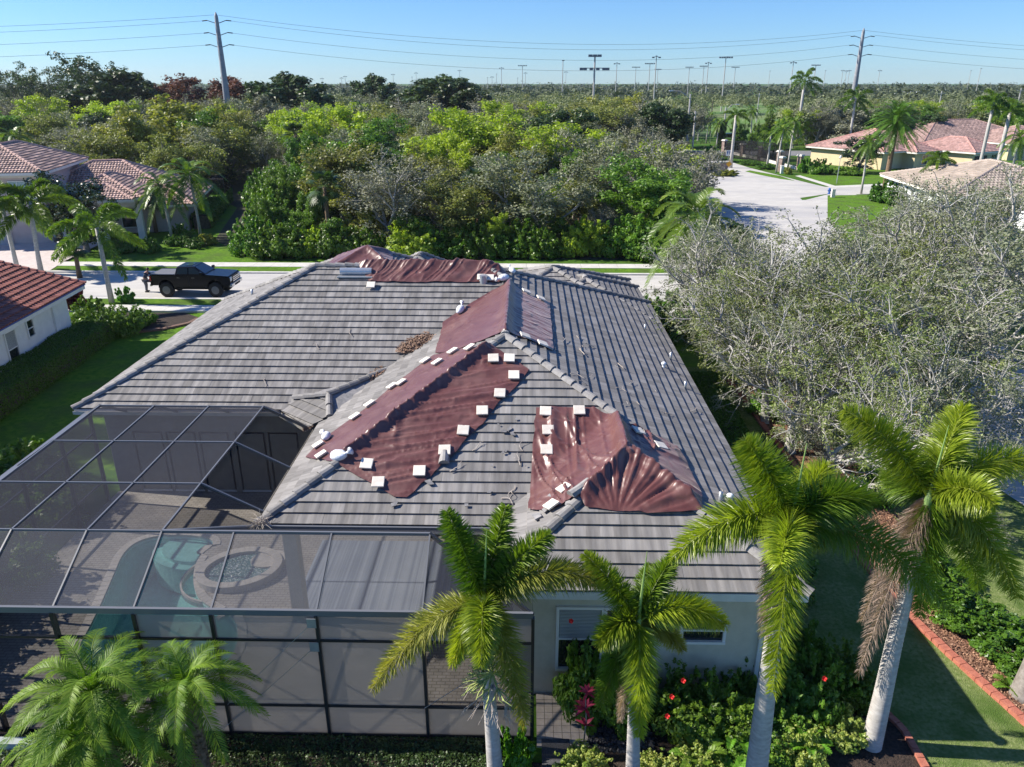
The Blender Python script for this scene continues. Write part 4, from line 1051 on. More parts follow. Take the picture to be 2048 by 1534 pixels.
# deck with a hole for the basin
outer = [(XE,YW),(.2,YW),(.2,22.5),(-6.8,22.5),(-8.3,24.3),(XE,24.3)]
from mathutils.geometry import tessellate_polygon
def holed(name, outer, hole, z, mat, parent=None):
    loops = [[Vector((p[0], p[1], z)) for p in outer], [Vector((p[0], p[1], z)) for p in hole]]
    tri = tessellate_polygon(loops); V = [tuple(v) for l in loops for v in l]
    me = bpy.data.meshes.new(name); me.from_pydata(V, [], [list(t) for t in tri]); me.update()
    if me.polygons[0].normal.z < 0: me.flip_normals()
    return link(name, me, mat, parent)
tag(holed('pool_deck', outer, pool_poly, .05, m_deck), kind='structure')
pool = thing('swimming_pool', 'curved turquoise swimming pool with steps under the screen enclosure', 'swimming pool', (0,0,0))
tag(holed('ground', [(-2500,-20),(2500,-20),(2500,5000),(-2500,5000)], pool_poly, 0, m_grass), kind='structure')
n = len(pool_poly); V = [(p[0],p[1],.05) for p in pool_poly]+[(p[0],p[1],-1.3) for p in pool_poly]
m_plaster = M('pool_plaster', (.42,.66,.62), (.60,.84,.79), 6, .8)
MB().add(V, [[i,(i+1)%n,n+(i+1)%n,n+i] for i in range(n)]+[list(range(n,2*n))]).build('basin', m_plaster, pool)
m_water = bpy.data.materials.new('pool_water'); m_water.use_nodes = True; nt = m_water.node_tree; L = nt.links.new; out = nt.nodes['Material Output']; b = nt.nodes['Principled BSDF']
b.inputs['Base Color'].default_value = (.05,.13,.15,1); b.inputs['Roughness'].default_value = .08; b.inputs['Specular IOR Level'].default_value = .6
tr = node(nt, 'ShaderNodeBsdfTransparent'); tr.inputs[0].default_value = (.72,.92,.93,1); mx = node(nt, 'ShaderNodeMixShader'); mx.inputs[0].default_value = .22; L(tr.outputs[0], mx.inputs[1]); L(b.outputs[0], mx.inputs[2]); L(mx.outputs[0], out.inputs[0])
tc = node(nt, 'ShaderNodeTexCoord'); vo = node(nt, 'ShaderNodeTexVoronoi'); vo.inputs['Scale'].default_value = 5; vo.feature = 'SMOOTH_F1'; nz = node(nt, 'ShaderNodeTexNoise'); nz.inputs['Scale'].default_value = 3
L(tc.outputs['Object'], nz.inputs[0]); m5 = node(nt, 'ShaderNodeMixRGB'); m5.inputs[0].default_value = .25; L(tc.outputs['Object'], m5.inputs[1]); L(nz.outputs[1], m5.inputs[2]); L(m5.outputs[0], vo.inputs[0])
bp = node(nt, 'ShaderNodeBump'); bp.inputs['Strength'].default_value = .7; bp.inputs['Distance'].default_value = .08; L(vo.outputs[0], bp.inputs['Height']); L(bp.outputs[0], b.inputs['Normal'])
MB().add([(p[0],p[1],-.06) for p in pool_poly], [list(range(n))]).build('water', m_water, pool)
def ell(cx, cy, a, b2, rot, n=40):
    return [(cx+a*math.cos(t)*math.cos(rot)-b2*math.sin(t)*math.sin(rot), cy+a*math.cos(t)*math.sin(rot)+b2*math.sin(t)*math.cos(rot)) for t in [2*math.pi*i/n for i in range(n)]]
for k, (r, z) in enumerate(((1.15,-.25),(.85,-.12))):
    MB().prism(ell(-11.0,20.9,r*1.2,r*.8,-.3), -1.2, z).build('step', m_plaster, pool)
# coping stones round the edge
def ringwall(poly_in, w, z0, z1, name, mat, parent, gap=0.0):
    n = len(poly_in); cx = sum(p[0] for p in poly_in)/n; cy = sum(p[1] for p in poly_in)/n; b = MB()
    P = poly_in; O = []
    for i in range(n):
        a = P[i-1]; c = P[(i+1) % n]; d = (c[0]-a[0], c[1]-a[1]); l = math.hypot(*d); nx, ny = d[1]/l, -d[0]/l
        if (P[i][0]-cx)*nx+(P[i][1]-cy)*ny < 0: nx, ny = -nx, -ny
        O.append((P[i][0]+nx*w, P[i][1]+ny*w))
    for i in range(n):
        j = (i+1) % n; g = gap
        a, b2, c, d = P[i], P[j], O[j], O[i]
        a2 = (a[0]+(b2[0]-a[0])*g, a[1]+(b2[1]-a[1])*g); d2 = (d[0]+(c[0]-d[0])*g, d[1]+(c[1]-d[1])*g)
        b.prism([a2, b2, c, d2], z0, z1)
    return b.build(name, mat, parent)
m_cope = M('coping_brick', (.42,.39,.35), (.54,.50,.46), 6, .85, .3, 40)
ringwall(pool_poly, .24, .0, .075, 'coping', m_cope, pool, gap=.06)
spa = thing('spa', 'round raised spa tub with foaming water beside the pool', 'spa', (0,0,0))
cx_, cy_ = PZ(478,1128,.35)[:2]; inner = ell(cx_, cy_, 1.02, .78, .35, 44)
ringwall(inner, .26, -.3, .27, 'tub_wall', m_cope, spa, gap=.03)
MB().add([(p[0],p[1],.17) for p in inner], [list(range(44))]).build('foaming_water', M('spa_water', (.08,.17,.18), (.62,.68,.70), 14, .12, 1, 16, spec=.8, contrast=(.5,.7)), spa)
ringwall(ell(cx_, cy_, 1.7, 1.4, .35, 44), .05, -.2, .04, 'spillway_basin', m_cope, spa)
ring2 = ell(cx_+.75, cy_+.5, .55, .45, .35, 26)
MB().prism(ring2, .0, .22).build('bench', m_cope, spa)
# striped rug under the covered lanai
m_rug = M('striped_rug', (.22,.26,.33), (.36,.40,.47), 1.0, .95, stretch=(9,.01,.01), contrast=(.4,.6), detail=2)
rp = G([(585,1072),(905,1072),(935,1205),(560,1205)])
MB().box(-15.04,-7.06,24.32,24.38,.06,3.4).build('lanai_shade_wall', m_inwall, house); MB().box(-7.08,5.6,22.40,22.46,.06,3.4).build('lanai_shade_wall', m_inwall, house)  # dark facings over the house walls, coloured for the lanai shade
tag(MB().prism([(-6.7,17.4),(-2.0,17.4),(-2.0,21.2),(-6.7,21.2)], .055, .075).build('rug', m_rug), 'blue and grey striped outdoor rug under the covered lanai', 'rug')
fr = thing('wall_art', 'framed rectangular picture on the shaded lanai wall', 'picture', (-7.06, 23.9, 2.0))
MB().box(-.03,.0,-.5,.5,-.35,.35).build('frame', M('orange_frame', (.20,.09,.04), rough=.5), fr); MB().box(-.04,-.031,-.42,.42,-.28,.28).build('picture', M('dark_picture', (.05,.05,.05), (.2,.12,.08), 5), fr)
# low planter wall at the left bottom and drain kerb
tag(MB().box(-15.3,-10.6,12.55,12.75,-.05,.35).build('low_wall', M('grey_render', (.30,.34,.34), (.36,.40,.40), 3, .8)), 'low pale concrete wall at the foot of the screen wall, far left', 'wall')
def patio_table(x, y):
    t = thing('patio_table', 'small pale patio table by the house wall, half hidden by palm fronds', 'table', (x, y, 0))
    MB().box(-.3,.3,-.25,.25,.86,.9).build('table_top', m_fascia, t)
    for a in (-.25,.25):
        for c in (-.2,.2): MB().box(a-.02,a+.02,c-.02,c+.02,0,.86).build('leg', m_alu, t)
m_ac = M('ac_unit', (.3,.3,.28), (.36,.36,.34), 3, .6)
mt = thing('door_mat', 'dark woven mat on the paver path at the bottom edge', 'mat', (.75,12.7,.05)); MB().box(-.32,.32,-.55,.5,0,.02).build('mat', M('mat_fibre', (.05,.05,.055), (.1,.1,.11), 40, .95, .6, 60), mt)
# ------------------------------------------------------------------ foliage materials
f_grey = FOL('grey_leaves', (.105,.13,.070), (.28,.30,.19), .2, .6, .14, c3=(.10,.15,.03))
f_twig = FOL('mossy_twigs', (.12,.13,.085), (.28,.285,.20), .15, .7, .14)
f_olive = FOL('olive_leaves', (.11,.14,.035), (.29,.31,.09), .3, .5, .18)
f_green = FOL('green_leaves', (.045,.12,.012), (.17,.30,.035), .3, .42, .2)
f_dark = FOL('dark_leaves', (.022,.055,.014), (.075,.125,.032), .2, .45, .2)
f_lime = FOL('lime_leaves', (.16,.26,.018), (.40,.50,.05), .4, .5, .08)
f_yellow = FOL('yellow_leaves', (.17,.21,.03), (.36,.37,.08), .35, .5, .12)
f_red = FOL('russet_leaves', (.09,.035,.02), (.20,.08,.05), .2, .6, .1)
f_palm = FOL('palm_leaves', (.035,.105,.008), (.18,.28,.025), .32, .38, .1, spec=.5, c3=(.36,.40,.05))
f_palmy = FOL('palm_leaves_sun_tone', (.08,.16,.008), (.36,.43,.04), .38, .36, .06, spec=.55, c3=(.50,.45,.08))  # yellower leaf copy: sun on the lit fronds put into its colour
f_date = FOL('glossy_palm_leaves', (.045,.14,.010), (.24,.36,.035), .35, .5, .08, spec=.3)
f_dead = FOL('dead_palm_leaves', (.20,.13,.10), (.46,.36,.30), .2, .7, .1)
f_old = FOL('ageing_palm_leaves', (.11,.17,.015), (.34,.33,.07), .3, .5, .1, c3=(.50,.42,.32))
f_hedge = FOL('hedge_leaves', (.035,.10,.010), (.11,.23,.02), .25, .4, .12)
f_cream = FOL('variegated_leaves', (.10,.20,.02), (.42,.46,.12), .3, .45, .1, c3=(.62,.60,.30))
f_glossy = FOL('glossy_leaves', (.02,.04,.015), (.05,.08,.03), .1, .18, .08, spec=1.0)
f_croton = FOL('croton_leaves', (.25,.02,.05), (.62,.08,.16), .3, .35, .05)
f_maroon = FOL('cordyline_leaves', (.06,.008,.015), (.20,.03,.04), .2, .35, .1)
f_banana = FOL('broad_green_leaves', (.05,.17,.01), (.15,.34,.03), .35, .35, .1)
m_bark = M('grey_bark', (.16,.14,.12), (.28,.255,.23), 6, .95, .6, 12)
m_palebark = M('pale_bark', (.30,.29,.265), (.50,.48,.45), 5, .9, .5, 14)
m_darkbark = M('dark_bark', (.05,.042,.035), (.11,.095,.08), 6, .95)
m_palmtrunk = M('palm_trunk', (.36,.34,.32), (.52,.50,.48), 5, .85, .4, 16, stretch=(1,1,3))
m_palmtrunk2 = M('brown_palm_trunk', (.12,.075,.04), (.28,.19,.12), 12, .95, 1, 20)
m_shaft = M('crownshaft', (.18,.30,.08), (.30,.42,.14), 3, .5)
# ------------------------------------------------------------------ tree prototypes (meshes only; linked per tree)
PROTO['grey1'] = tree_meshes('grey1', 1, 10, 5.2, 17, .14, .75, f_grey, m_palebark, low=60)
PROTO['grey2'] = tree_meshes('grey2', 2, 10, 5.6, 15, .13, .8, f_twig, m_palebark, low=60)
PROTO['olive1'] = tree_meshes('olive1', 3, 10, 5.2, 24, .15, .75, f_olive, m_bark, low=70)
PROTO['olive2'] = tree_meshes('olive2', 4, 10, 5.8, 22, .15, .8, f_olive, m_bark, low=50)
PROTO['green1'] = tree_meshes('green1', 5, 10, 4.8, 44, .17, .8, f_green, m_bark, low=160)
PROTO['green2'] = tree_meshes('green2', 6, 10, 5.2, 44, .17, .85, f_green, m_bark, low=160)
PROTO['dark1'] = tree_meshes('dark1', 7, 10, 5.0, 34, .22, .8, f_dark, m_darkbark, low=150)
PROTO['lime1'] = tree_meshes('lime1', 8, 10, 4.8, 28, .16, .7, f_lime, m_palebark, low=40)
PROTO['yellow1'] = tree_meshes('yellow1', 9, 10, 5.2, 26, .20, .75, f_yellow, m_bark, low=30)
PROTO['red1'] = tree_meshes('red1', 10, 10, 5.0, 26, .22, .8, f_red, m_bark)
PROTO['moss1'] = tree_meshes('moss1', 11, 10, 6.0, 20, .20, .85, f_twig, m_darkbark, bend=.55)
PROTO['pine1'] = tree_meshes('pine1', 12, 12, 4.2, 34, .26, .8, f_dark, m_bark, first=.5, bend=.2)
PROTO['tallpine'] = tree_meshes('tallpine', 16, 18, 4.0, 34, .26, .8, f_dark, m_bark, first=.72, bend=.2)
PROTO['wispy1'] = tree_meshes('wispy1', 13, 14, 4.6, 12, .2, .7, f_dark, m_bark, first=.3, bend=.3)
PROTO['glossy1'] = tree_meshes('glossy1', 14, 8, 2.6, 18, .15, .5, f_glossy, m_bark, low=80)
PROTO['bare1'] = tree_meshes('bare1', 15, 8, 4.6, 3, .14, .5, f_twig, m_palebark, nb=(6,5,4,4), bend=.45)
# the near oaks have finer twigs and leaves
def near_oak(name, seed, fol, nb=(6,4,4,4,2), H=9, sp=6.0, **k): return tree_meshes(name, seed, H, sp, 7, .075, .32, fol, m_palebark, nb=nb, bend=.42, r0=.24, sides=4, **k)
f_oak = FOL('oak_leaves', (.08,.125,.03), (.27,.31,.10), .3, .5, .14)
PROTO['oak4'] = near_oak('oak4', 24, f_oak); PROTO['oak5'] = near_oak('oak5', 25, f_oak, sp=6.8)
PROTO['oak1'] = near_oak('oak1', 21, f_grey); PROTO['oak2'] = near_oak('oak2', 22, f_grey); PROTO['oak3'] = near_oak('oak3', 23, f_grey, sp=6.8)
# shrubs
def shrub(name, seed, fol, n=6500, size=.06, R=(1,1,.8), lumps=26, bark=m_darkbark, flowers=0):
    r = NP(seed); C = []; Rr = []
    for i in range(lumps):
        a = r.rand()*6.283; q = r.rand()**.5*.78
        C.append((R[0]*q*math.cos(a), R[1]*q*math.sin(a), R[2]*(.2+.65*r.rand()*(1-q*.55)))); k = r.uniform(.14, .36); Rr.append((R[0]*k, R[1]*k, R[2]*k))
    V, F, T = leafcloud(C, Rr, n//lumps, size, seed, up=.5, shell=.75)
    # stray shoots
    SC = []; 
    for i in range(lumps):
        a = r.rand()*6.283; e = r.uniform(.3, 1.4); d = np.array([math.cos(a)*math.cos(e), math.sin(a)*math.cos(e), math.sin(e)])
        for t in (.9, 1.0, 1.1, 1.2): SC.append(np.array([0,0,.25])*R[2]+d*np.array(R)*t*r.uniform(.75,.95))
    V2, F2, T2 = leafcloud(SC, (.07, .07, .07), 10, size, seed+3, up=.3); V, F, T = join([(V, F, T), (V2, F2, T2)])
    V[:, 2] = np.maximum(V[:, 2], .01)
    segs = [((0,0,0), tuple(np.array(c)*[.8,.8,.9]), .03, .012) for c in C]; bv, bf = tubes(segs, 4)
    return (fast(name+'_stems', bv, bf, bark, only_mesh=True), fast(name+'_leaves', V, F, fol, tint=T, only_mesh=True), float(V[:, 2].max()))
PROTO['shrub_green'] = shrub('shrub_green', 31, f_hedge); PROTO['shrub_dark'] = shrub('shrub_dark', 32, f_green)
PROTO['shrub_cream'] = shrub('shrub_cream', 33, f_cream, size=.055); PROTO['shrub_far'] = shrub('shrub_far', 34, f_green, 7000, .06, lumps=30)
PROTO['shrub_yellow'] = shrub('shrub_yellow', 35, f_yellow, 2600, .10); PROTO['shrub_lime'] = shrub('shrub_lime', 36, f_lime, 4000, .07)
PROTO['shrub_big'] = shrub('shrub_big', 37, f_dark, 7000, .07, lumps=30); PROTO['shrub_banana'] = shrub('shrub_banana', 38, f_banana, 1500, .12, lumps=14)
PROTO['shrub_maroon'] = shrub('shrub_maroon', 39, f_maroon, 700, .16)
PROTO['shrub_mid'] = shrub('shrub_mid', 40, f_green, 8500, .05, lumps=32)
# ------------------------------------------------------------------ palms
def crown_parts(n, L, seed, fol, plume=True, leaf=.4, wd=.035, nl=70, elev=(-.5, 1.2), arch=.55, drop=1.0, up0=0, rnd=.2, tint0=0., tip=.2):
    rg = random.Random(seed); P = []
    for i in range(n):
        a = 2.399*i+rg.uniform(-.3, .3); f = i/(n-1); el = elev[1]+(elev[0]-elev[1])*f
        l = L*rg.uniform(.85, 1.1); d = np.array([math.cos(a)*math.cos(el), math.sin(a)*math.cos(el), math.sin(el)])
        h = np.array([math.cos(a), math.sin(a), 0])
        p1 = d*l*.62; p2 = p1+h*l*.38*math.cos(el*.5)+np.array([0, 0, -1])*l*arch*(.35+.65*f)*drop
        P.append(frond_mesh('f', (0, 0, 0), p1, p2, nl, leaf, wd, plume, .5, seed*31+i, only=True, tint0=tint0+rg.uniform(0, rnd), tip_tint=tip))
    return P
def palm_proto(name, H, crown, fol, trunk_r=.16, lean=.0, bark=None, sphere=False):
    V, F, T = join(crown); V = V+np.array([lean, 0, H])
    b = MB().tube([(0,0,0),(lean*.15,0,H*.33),(lean*.5,0,H*.66),(lean,0,H)], [trunk_r*1.35,trunk_r*1.05,trunk_r,trunk_r*.8], 9)
    me = bpy.data.meshes.new(name+'_trunk'); me.from_pydata(b.v, [], b.f); me.materials.append(bark or m_palmtrunk)
    me.polygons.foreach_set('use_smooth', [True]*len(me.polygons))
    return (me, fast(name+'_crown', V, F, fol, tint=T, only_mesh=True), H)
PROTO['foxtail'] = palm_proto('foxtail', 6, crown_parts(11, 2.5, 3, f_palm, True, .42, .04, 90, rnd=.35, tip=.35), f_palm, .17)
PROTO['foxtail2'] = palm_proto('foxtail2', 6, crown_parts(10, 2.4, 4, f_palm, True, .42, .04, 90, rnd=.35, tip=.35), f_palm, .17, .5)
PROTO['queen'] = palm_proto('queen', 8, crown_parts(20, 2.6, 5, f_palm, False, .55, .035, 70, elev=(-.9, 1.2), arch=.8, rnd=.5), f_palm, .15, .4)
PROTO['royal'] = palm_proto('royal', 13, crown_parts(11, 3.0, 6, f_green, True, .5, .06, 60, elev=(-.7, 1.3), arch=.5), f_palm, .28)
PROTO['date'] = palm_proto('date', 7, crown_parts(110, 4.6, 7, f_green, False, .45, .05, 45, elev=(-1.25, 1.4), arch=.35), f_green, .24, 0, m_palmtrunk2)
def fan_parts(n, R, seed):
    rg = random.Random(seed); out = []
    for i in range(n):
        a = 2.399*i; el = rg.uniform(-.9, 1.1); d = Vector((math.cos(a)*math.cos(el), math.sin(a)*math.cos(el), math.sin(el)))
        c = d*R*.55; s = d.cross(Vector((0,0,1))).normalized(); u = s.cross(d).normalized(); m = 15
        P0 = np.tile(np.array(c), (m, 1)); ang = np.linspace(-1.9, 1.9, m)
        D = np.array([list(d*math.cos(t)+s*math.sin(t)+u*.12) for t in ang])
        V, F = strips(P0, D, np.tile(np.array(u), (m, 1)), np.full(m, R*.5)*(1-.25*np.abs(ang)/1.9), np.full(m, .11), .9, NP(seed+i))
        st, sf = tubes([((0,0,0), tuple(c), .025, .02)], 3)
        out.append((np.vstack([V, st]), np.vstack([F, np.vstack([sf[:, [0,1,2]], sf[:, [0,2,3]]])+len(V)]), np.concatenate([np.repeat(np.random.RandomState(seed+i).rand(m)*.6, 3), np.full(6, .5)])))
    return out
PROTO['cabbage'] = palm_proto('cabbage', 6, fan_parts(34, 2.0, 5), f_dark, .2, .1, m_palmtrunk2)
PROTO['cabbage'] = (PROTO['cabbage'][0], PROTO['cabbage'][1], 6)
def place_palm(kind, x, y, h, label, group=None, wide=1.0, rz=0, name='palm_tree', z=0):
    bk, lf, H = PROTO[kind]; s = h/H; e = thing(name, label, 'palm tree', (x, y, z), rz, group)
    t = link('trunk', bk, None, e); t.scale = (max(.8, s), max(.8, s), s)
    c = link('crown', lf, None, e); c.scale = (wide,)*3
    # keep the crown on top of the scaled trunk
    lean = 0
    vz = H*wide; c.location = (0, 0, h-vz)
    if kind in ('foxtail2',): c.location.x = .5*max(.8, s)-.5*wide
    if kind == 'queen': c.location.x = .4*max(.8, s)-.4*wide
    if kind == 'cabbage': c.location.x = .1*max(.8, s)-.1*wide
    return e
# ------------------------------------------------------------------ foreground palms, frond by frond
def big_palm(label, base, heart, Yh, fronds, tr=(.24,.2,.15), leaf=.5, group='tall palms in the back garden', seed=0, bosom=True, trunkpts=None, shaft=.9):
    H3 = PY(heart[0], heart[1], Yh); B3 = np.array(base, float)
    e = thing('palm_tree', label, 'palm tree', tuple(B3), 0, group)
    def loc(p): return tuple(np.array(p)-B3)
    top = H3-np.array([0, 0, shaft+.15])
    mid = B3*.5+top*.5+np.array([.0, .03, 0])
    ringed_trunk('trunk', [loc(B3), loc(B3*.75+top*.25), loc(mid), loc(top)], [tr[0]*1.15, tr[0], tr[1], tr[2]], m_palmtrunk, e, rings=.085)
    MB().tube([loc(top), loc(top+np.array([0,0,.35])), loc(H3-np.array([0,0,.2])), loc(H3)], [tr[2]*.98, tr[2]*1.02, tr[2]*.62, .05], 12).build('crownshaft', m_shaft, e, smooth=True)
    for i, fr in enumerate(fronds):
        tx, ty, dy, arch, st = fr[:5]; lf = fr[5] if len(fr) > 5 else 1.0
        tip = PY(tx, ty, Yh+dy); p0 = H3-np.array([0, 0, .12]); v = tip-p0
        c = p0+v*.42+np.array([0, 0, arch])
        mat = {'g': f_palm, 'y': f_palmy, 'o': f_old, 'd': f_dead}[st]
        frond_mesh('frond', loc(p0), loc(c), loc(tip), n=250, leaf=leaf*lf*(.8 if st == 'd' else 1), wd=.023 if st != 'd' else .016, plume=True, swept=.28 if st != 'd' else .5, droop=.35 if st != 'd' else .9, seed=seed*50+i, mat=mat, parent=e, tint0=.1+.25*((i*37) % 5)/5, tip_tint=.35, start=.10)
    # spear leaf
    MB().tube([loc(H3), loc(H3+np.array([.04, 0, .9])), loc(H3+np.array([.07, .02, 1.5]))], [.035, .02, .006], 6).build('spear_leaf', m_shaft, e)
    return e
def flower_stalks(e, c, n, R, mat, seed, drop=1.0, th=.008):
    rg = random.Random(seed); segs = []
    for i in range(n):
        a = rg.uniform(0, 6.28); d = Vector((math.cos(a), math.sin(a), rg.uniform(-.9, .1))); p = Vector(c); q = p+d*R*.4
        segs.append((tuple(p), tuple(q), th*1.6, th*1.3))
        for k in range(5):
            m = q+Vector((rg.uniform(-.15,.15)+d.x*.15, rg.uniform(-.15,.15)+d.y*.15, -rg.uniform(.05,.25)*drop)); t = m+Vector((rg.uniform(-.12,.12)+d.x*.12, rg.uniform(-.12,.12)+d.y*.12, -rg.uniform(.05,.3)*drop))
            segs += [(tuple(q), tuple(m), th, th*.8), (tuple(m), tuple(t), th*.8, th*.4)]
    v, f = tubes(segs, 3); fast('flower_stalks', v, f, mat, e)
m_straw = M('dry_stalk', (.40,.34,.30), (.55,.48,.43), 9, .9)
m_seed = M('seed_cluster', (.30,.36,.10), (.45,.50,.18), 9, .7)
h1 = PY(968,1195,12.1)
e1 = big_palm('foxtail palm before the screen wall, one long brown tipped frond arching left', (PY(992,1560,12.1)[0], 12.1, 0), (968,1195), 12.1,
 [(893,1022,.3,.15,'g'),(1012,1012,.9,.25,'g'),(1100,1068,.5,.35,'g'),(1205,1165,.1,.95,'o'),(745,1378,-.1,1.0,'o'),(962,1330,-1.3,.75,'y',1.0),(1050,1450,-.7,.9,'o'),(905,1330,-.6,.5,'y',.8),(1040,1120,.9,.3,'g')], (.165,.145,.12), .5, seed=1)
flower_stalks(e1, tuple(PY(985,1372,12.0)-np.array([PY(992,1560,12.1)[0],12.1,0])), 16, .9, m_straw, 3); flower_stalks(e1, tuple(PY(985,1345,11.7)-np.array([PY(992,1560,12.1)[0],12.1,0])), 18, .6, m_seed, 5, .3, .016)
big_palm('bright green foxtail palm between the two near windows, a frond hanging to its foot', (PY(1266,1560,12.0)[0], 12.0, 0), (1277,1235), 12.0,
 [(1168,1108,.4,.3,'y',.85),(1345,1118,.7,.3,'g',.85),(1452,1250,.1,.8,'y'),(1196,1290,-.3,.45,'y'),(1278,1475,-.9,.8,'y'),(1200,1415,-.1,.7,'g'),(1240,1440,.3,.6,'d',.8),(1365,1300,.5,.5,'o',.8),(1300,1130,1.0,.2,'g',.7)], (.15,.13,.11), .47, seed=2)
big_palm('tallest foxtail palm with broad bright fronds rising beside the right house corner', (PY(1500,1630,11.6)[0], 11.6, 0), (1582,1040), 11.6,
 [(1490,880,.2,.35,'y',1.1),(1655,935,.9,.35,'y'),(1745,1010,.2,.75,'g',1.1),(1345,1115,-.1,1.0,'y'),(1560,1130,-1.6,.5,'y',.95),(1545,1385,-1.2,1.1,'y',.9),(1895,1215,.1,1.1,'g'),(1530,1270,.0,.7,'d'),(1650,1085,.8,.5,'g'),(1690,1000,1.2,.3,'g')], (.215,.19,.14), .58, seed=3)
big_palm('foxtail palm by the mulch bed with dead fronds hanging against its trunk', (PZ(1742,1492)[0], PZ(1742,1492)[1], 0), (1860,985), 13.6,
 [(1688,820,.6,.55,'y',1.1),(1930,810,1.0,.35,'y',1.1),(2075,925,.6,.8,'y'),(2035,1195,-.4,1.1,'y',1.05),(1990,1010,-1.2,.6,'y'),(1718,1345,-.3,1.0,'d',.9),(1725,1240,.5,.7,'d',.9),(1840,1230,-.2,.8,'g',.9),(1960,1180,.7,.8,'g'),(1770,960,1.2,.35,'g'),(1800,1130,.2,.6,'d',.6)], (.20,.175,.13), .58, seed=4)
# pygmy date palms in the near left corner
def date_palm(label, x, y, h, R, seed, n=26):
    e = thing('palm_tree', label, 'palm tree', (x, y, 0), 0, 'feathery date palms by the cage wall'); rg = random.Random(seed)
    b = MB(); pts = [(0,0,0),(.03,.02,h*.4),(.0,.05,h*.75),(0,0,h)]; b.tube(pts, [.16,.14,.15,.12], 10)
    for i in range(90):
        a = rg.uniform(0, 6.28); z = rg.uniform(.1, h); d = Vector((math.cos(a), math.sin(a), .6)); p = Vector((math.cos(a)*.13, math.sin(a)*.13, z)); b.beam(p, p+d*.1, .03, .015)
    b.build('trunk', m_palmtrunk2, e)
    for i in range(n):
        a = 2.399*i+rg.uniform(-.2, .2); f = i/(n-1); el = 1.35-1.7*f; l = R*rg.uniform(.9, 1.1)
        d = np.array([math.cos(a)*math.cos(el), math.sin(a)*math.cos(el), math.sin(el)]); g = np.array([math.cos(a), math.sin(a), 0])
        p1 = d*l*.6+np.array([0,0,h]); p2 = p1+g*l*.42-np.array([0,0,l*(.25+.45*f)])
        frond_mesh('frond', (0,0,h), p1, p2, 64, .32, .016, False, .5, seed*40+i, f_date, parent=e, tint0=rg.uniform(0,.3), tip_tint=.35, start=.1, swept=.75)
    return e
p = PY(372,1375,11.9); date_palm('date palm with a rough brown trunk rising right of the feathery clump', p[0], 11.9, p[2], 1.5, 6)
p = PY(185,1385,11.6); date_palm('pale green feathery date palm at the left of the corner clump', p[0], 11.6, p[2], 1.95, 7, 36)
p = PY(165,1478,10.9); date_palm('lowest feathery date palm cut off by the bottom left edge', p[0], 10.9, p[2], 1.5, 8, 30)
# ------------------------------------------------------------------ planting round the house
def shr(kind, px, py, z, w_, h, label, group=None, name='shrub', cat='shrub', Y=None):
    q = PZ(px, py, z) if Y is None else PY(px, py, Y)
    bk, lf, H = PROTO[kind]; e = thing(name, label, cat, (q[0], q[1], 0), random.Random(int(px*3+py)).uniform(0, 6), group)
    e.scale = (w_/2, w_/2, h/H)
    link('stem', bk, None, e); link('foliage', lf, None, e); return e
GB = 'bushes in the bed by the near wall'
for (k, px, py, w_, h, lb) in [('shrub_mid',1350,1420,1.9,1.5,'leafy green bush below the small right window'),('shrub_mid',1440,1440,2.1,1.5,'leafy bush left of the tallest palm trunk'),
    ('shrub_mid',1625,1400,2.0,1.8,'leafy bush right of the tallest palm trunk'),('shrub_mid',1690,1370,1.8,1.5,'small leaved bush touching the far right palm trunk'),('shrub_mid',1600,1320,1.6,1.7,'leafy bush against the right house corner'),
    ('shrub_cream',1600,1490,1.5,.8,'cream and yellow leaved bush right of the tallest palm'),('shrub_cream',1690,1455,1.4,.8,'cream and yellow leaved bush at the foot of the far right palm'),('shrub_cream',1400,1525,1.3,.7,'cream leaved bush at the bottom edge between two palm trunks'),
    ('shrub_cream',1165,1522,1.3,.6,'yellow green low bush right of the door mat'),('shrub_cream',1320,1535,1.2,.6,'yellow green low bush right of the second palm trunk'),('shrub_dark',1480,1360,1.5,1.3,'dark bush under the wall at the right'),
    ('shrub_dark',1230,1395,1.3,1.2,'dark bush below the double window'),('shrub_mid',1150,1330,1.2,2.2,'tall leafy bush in front of the double window'),('shrub_mid',1375,1330,1.0,2.2,'lanky hibiscus bush reaching the small right window'),
    ('shrub_dark',1560,1440,1.6,.9,'dark bush behind the cream leaved one'),('shrub_mid',1520,1500,1.6,.8,'green bush right at the foot of the tallest palm'),('shrub_banana',1030,1520,.9,1.3,'light green broad leaved plant right of the first palm trunk')]:
    shr(k, px, py, .3, w_, h, lb, GB)
shr('shrub_dark',1170,1290,.3,1.5,2.3,'tall dark leafy bush against the left half of the double window',GB,Y=13.95)
shr('shrub_mid',1240,1330,.3,1.3,1.6,'leafy bush below the right half of the double window',GB,Y=13.8)
def flower(px, py, Y):
    q = PY(px, py, Y); b = MB()
    for k in range(5):
        a = 1.2566*k; t = Vector((math.cos(a)*.06, math.sin(a)*.06, .03)); n = len(b.v)
        s = Vector((-math.sin(a), math.cos(a), 0))*.035
        b.add([(0,0,0), t*.6-s, t+Vector((0,0,.01)), t*.6+s], [[0,1,2,3]])
    b.tube([(0,0,0),(0,-.02,.09)], [.008,.005], 5)
    o = b.build('hibiscus_flower', M('red_petal', (.65,.01,.012), (.75,.03,.02), 5, .5) if 'red_petal' not in bpy.data.materials else bpy.data.materials['red_petal']); o.location = tuple(q); o.rotation_euler = (.9,0,0)
    return o
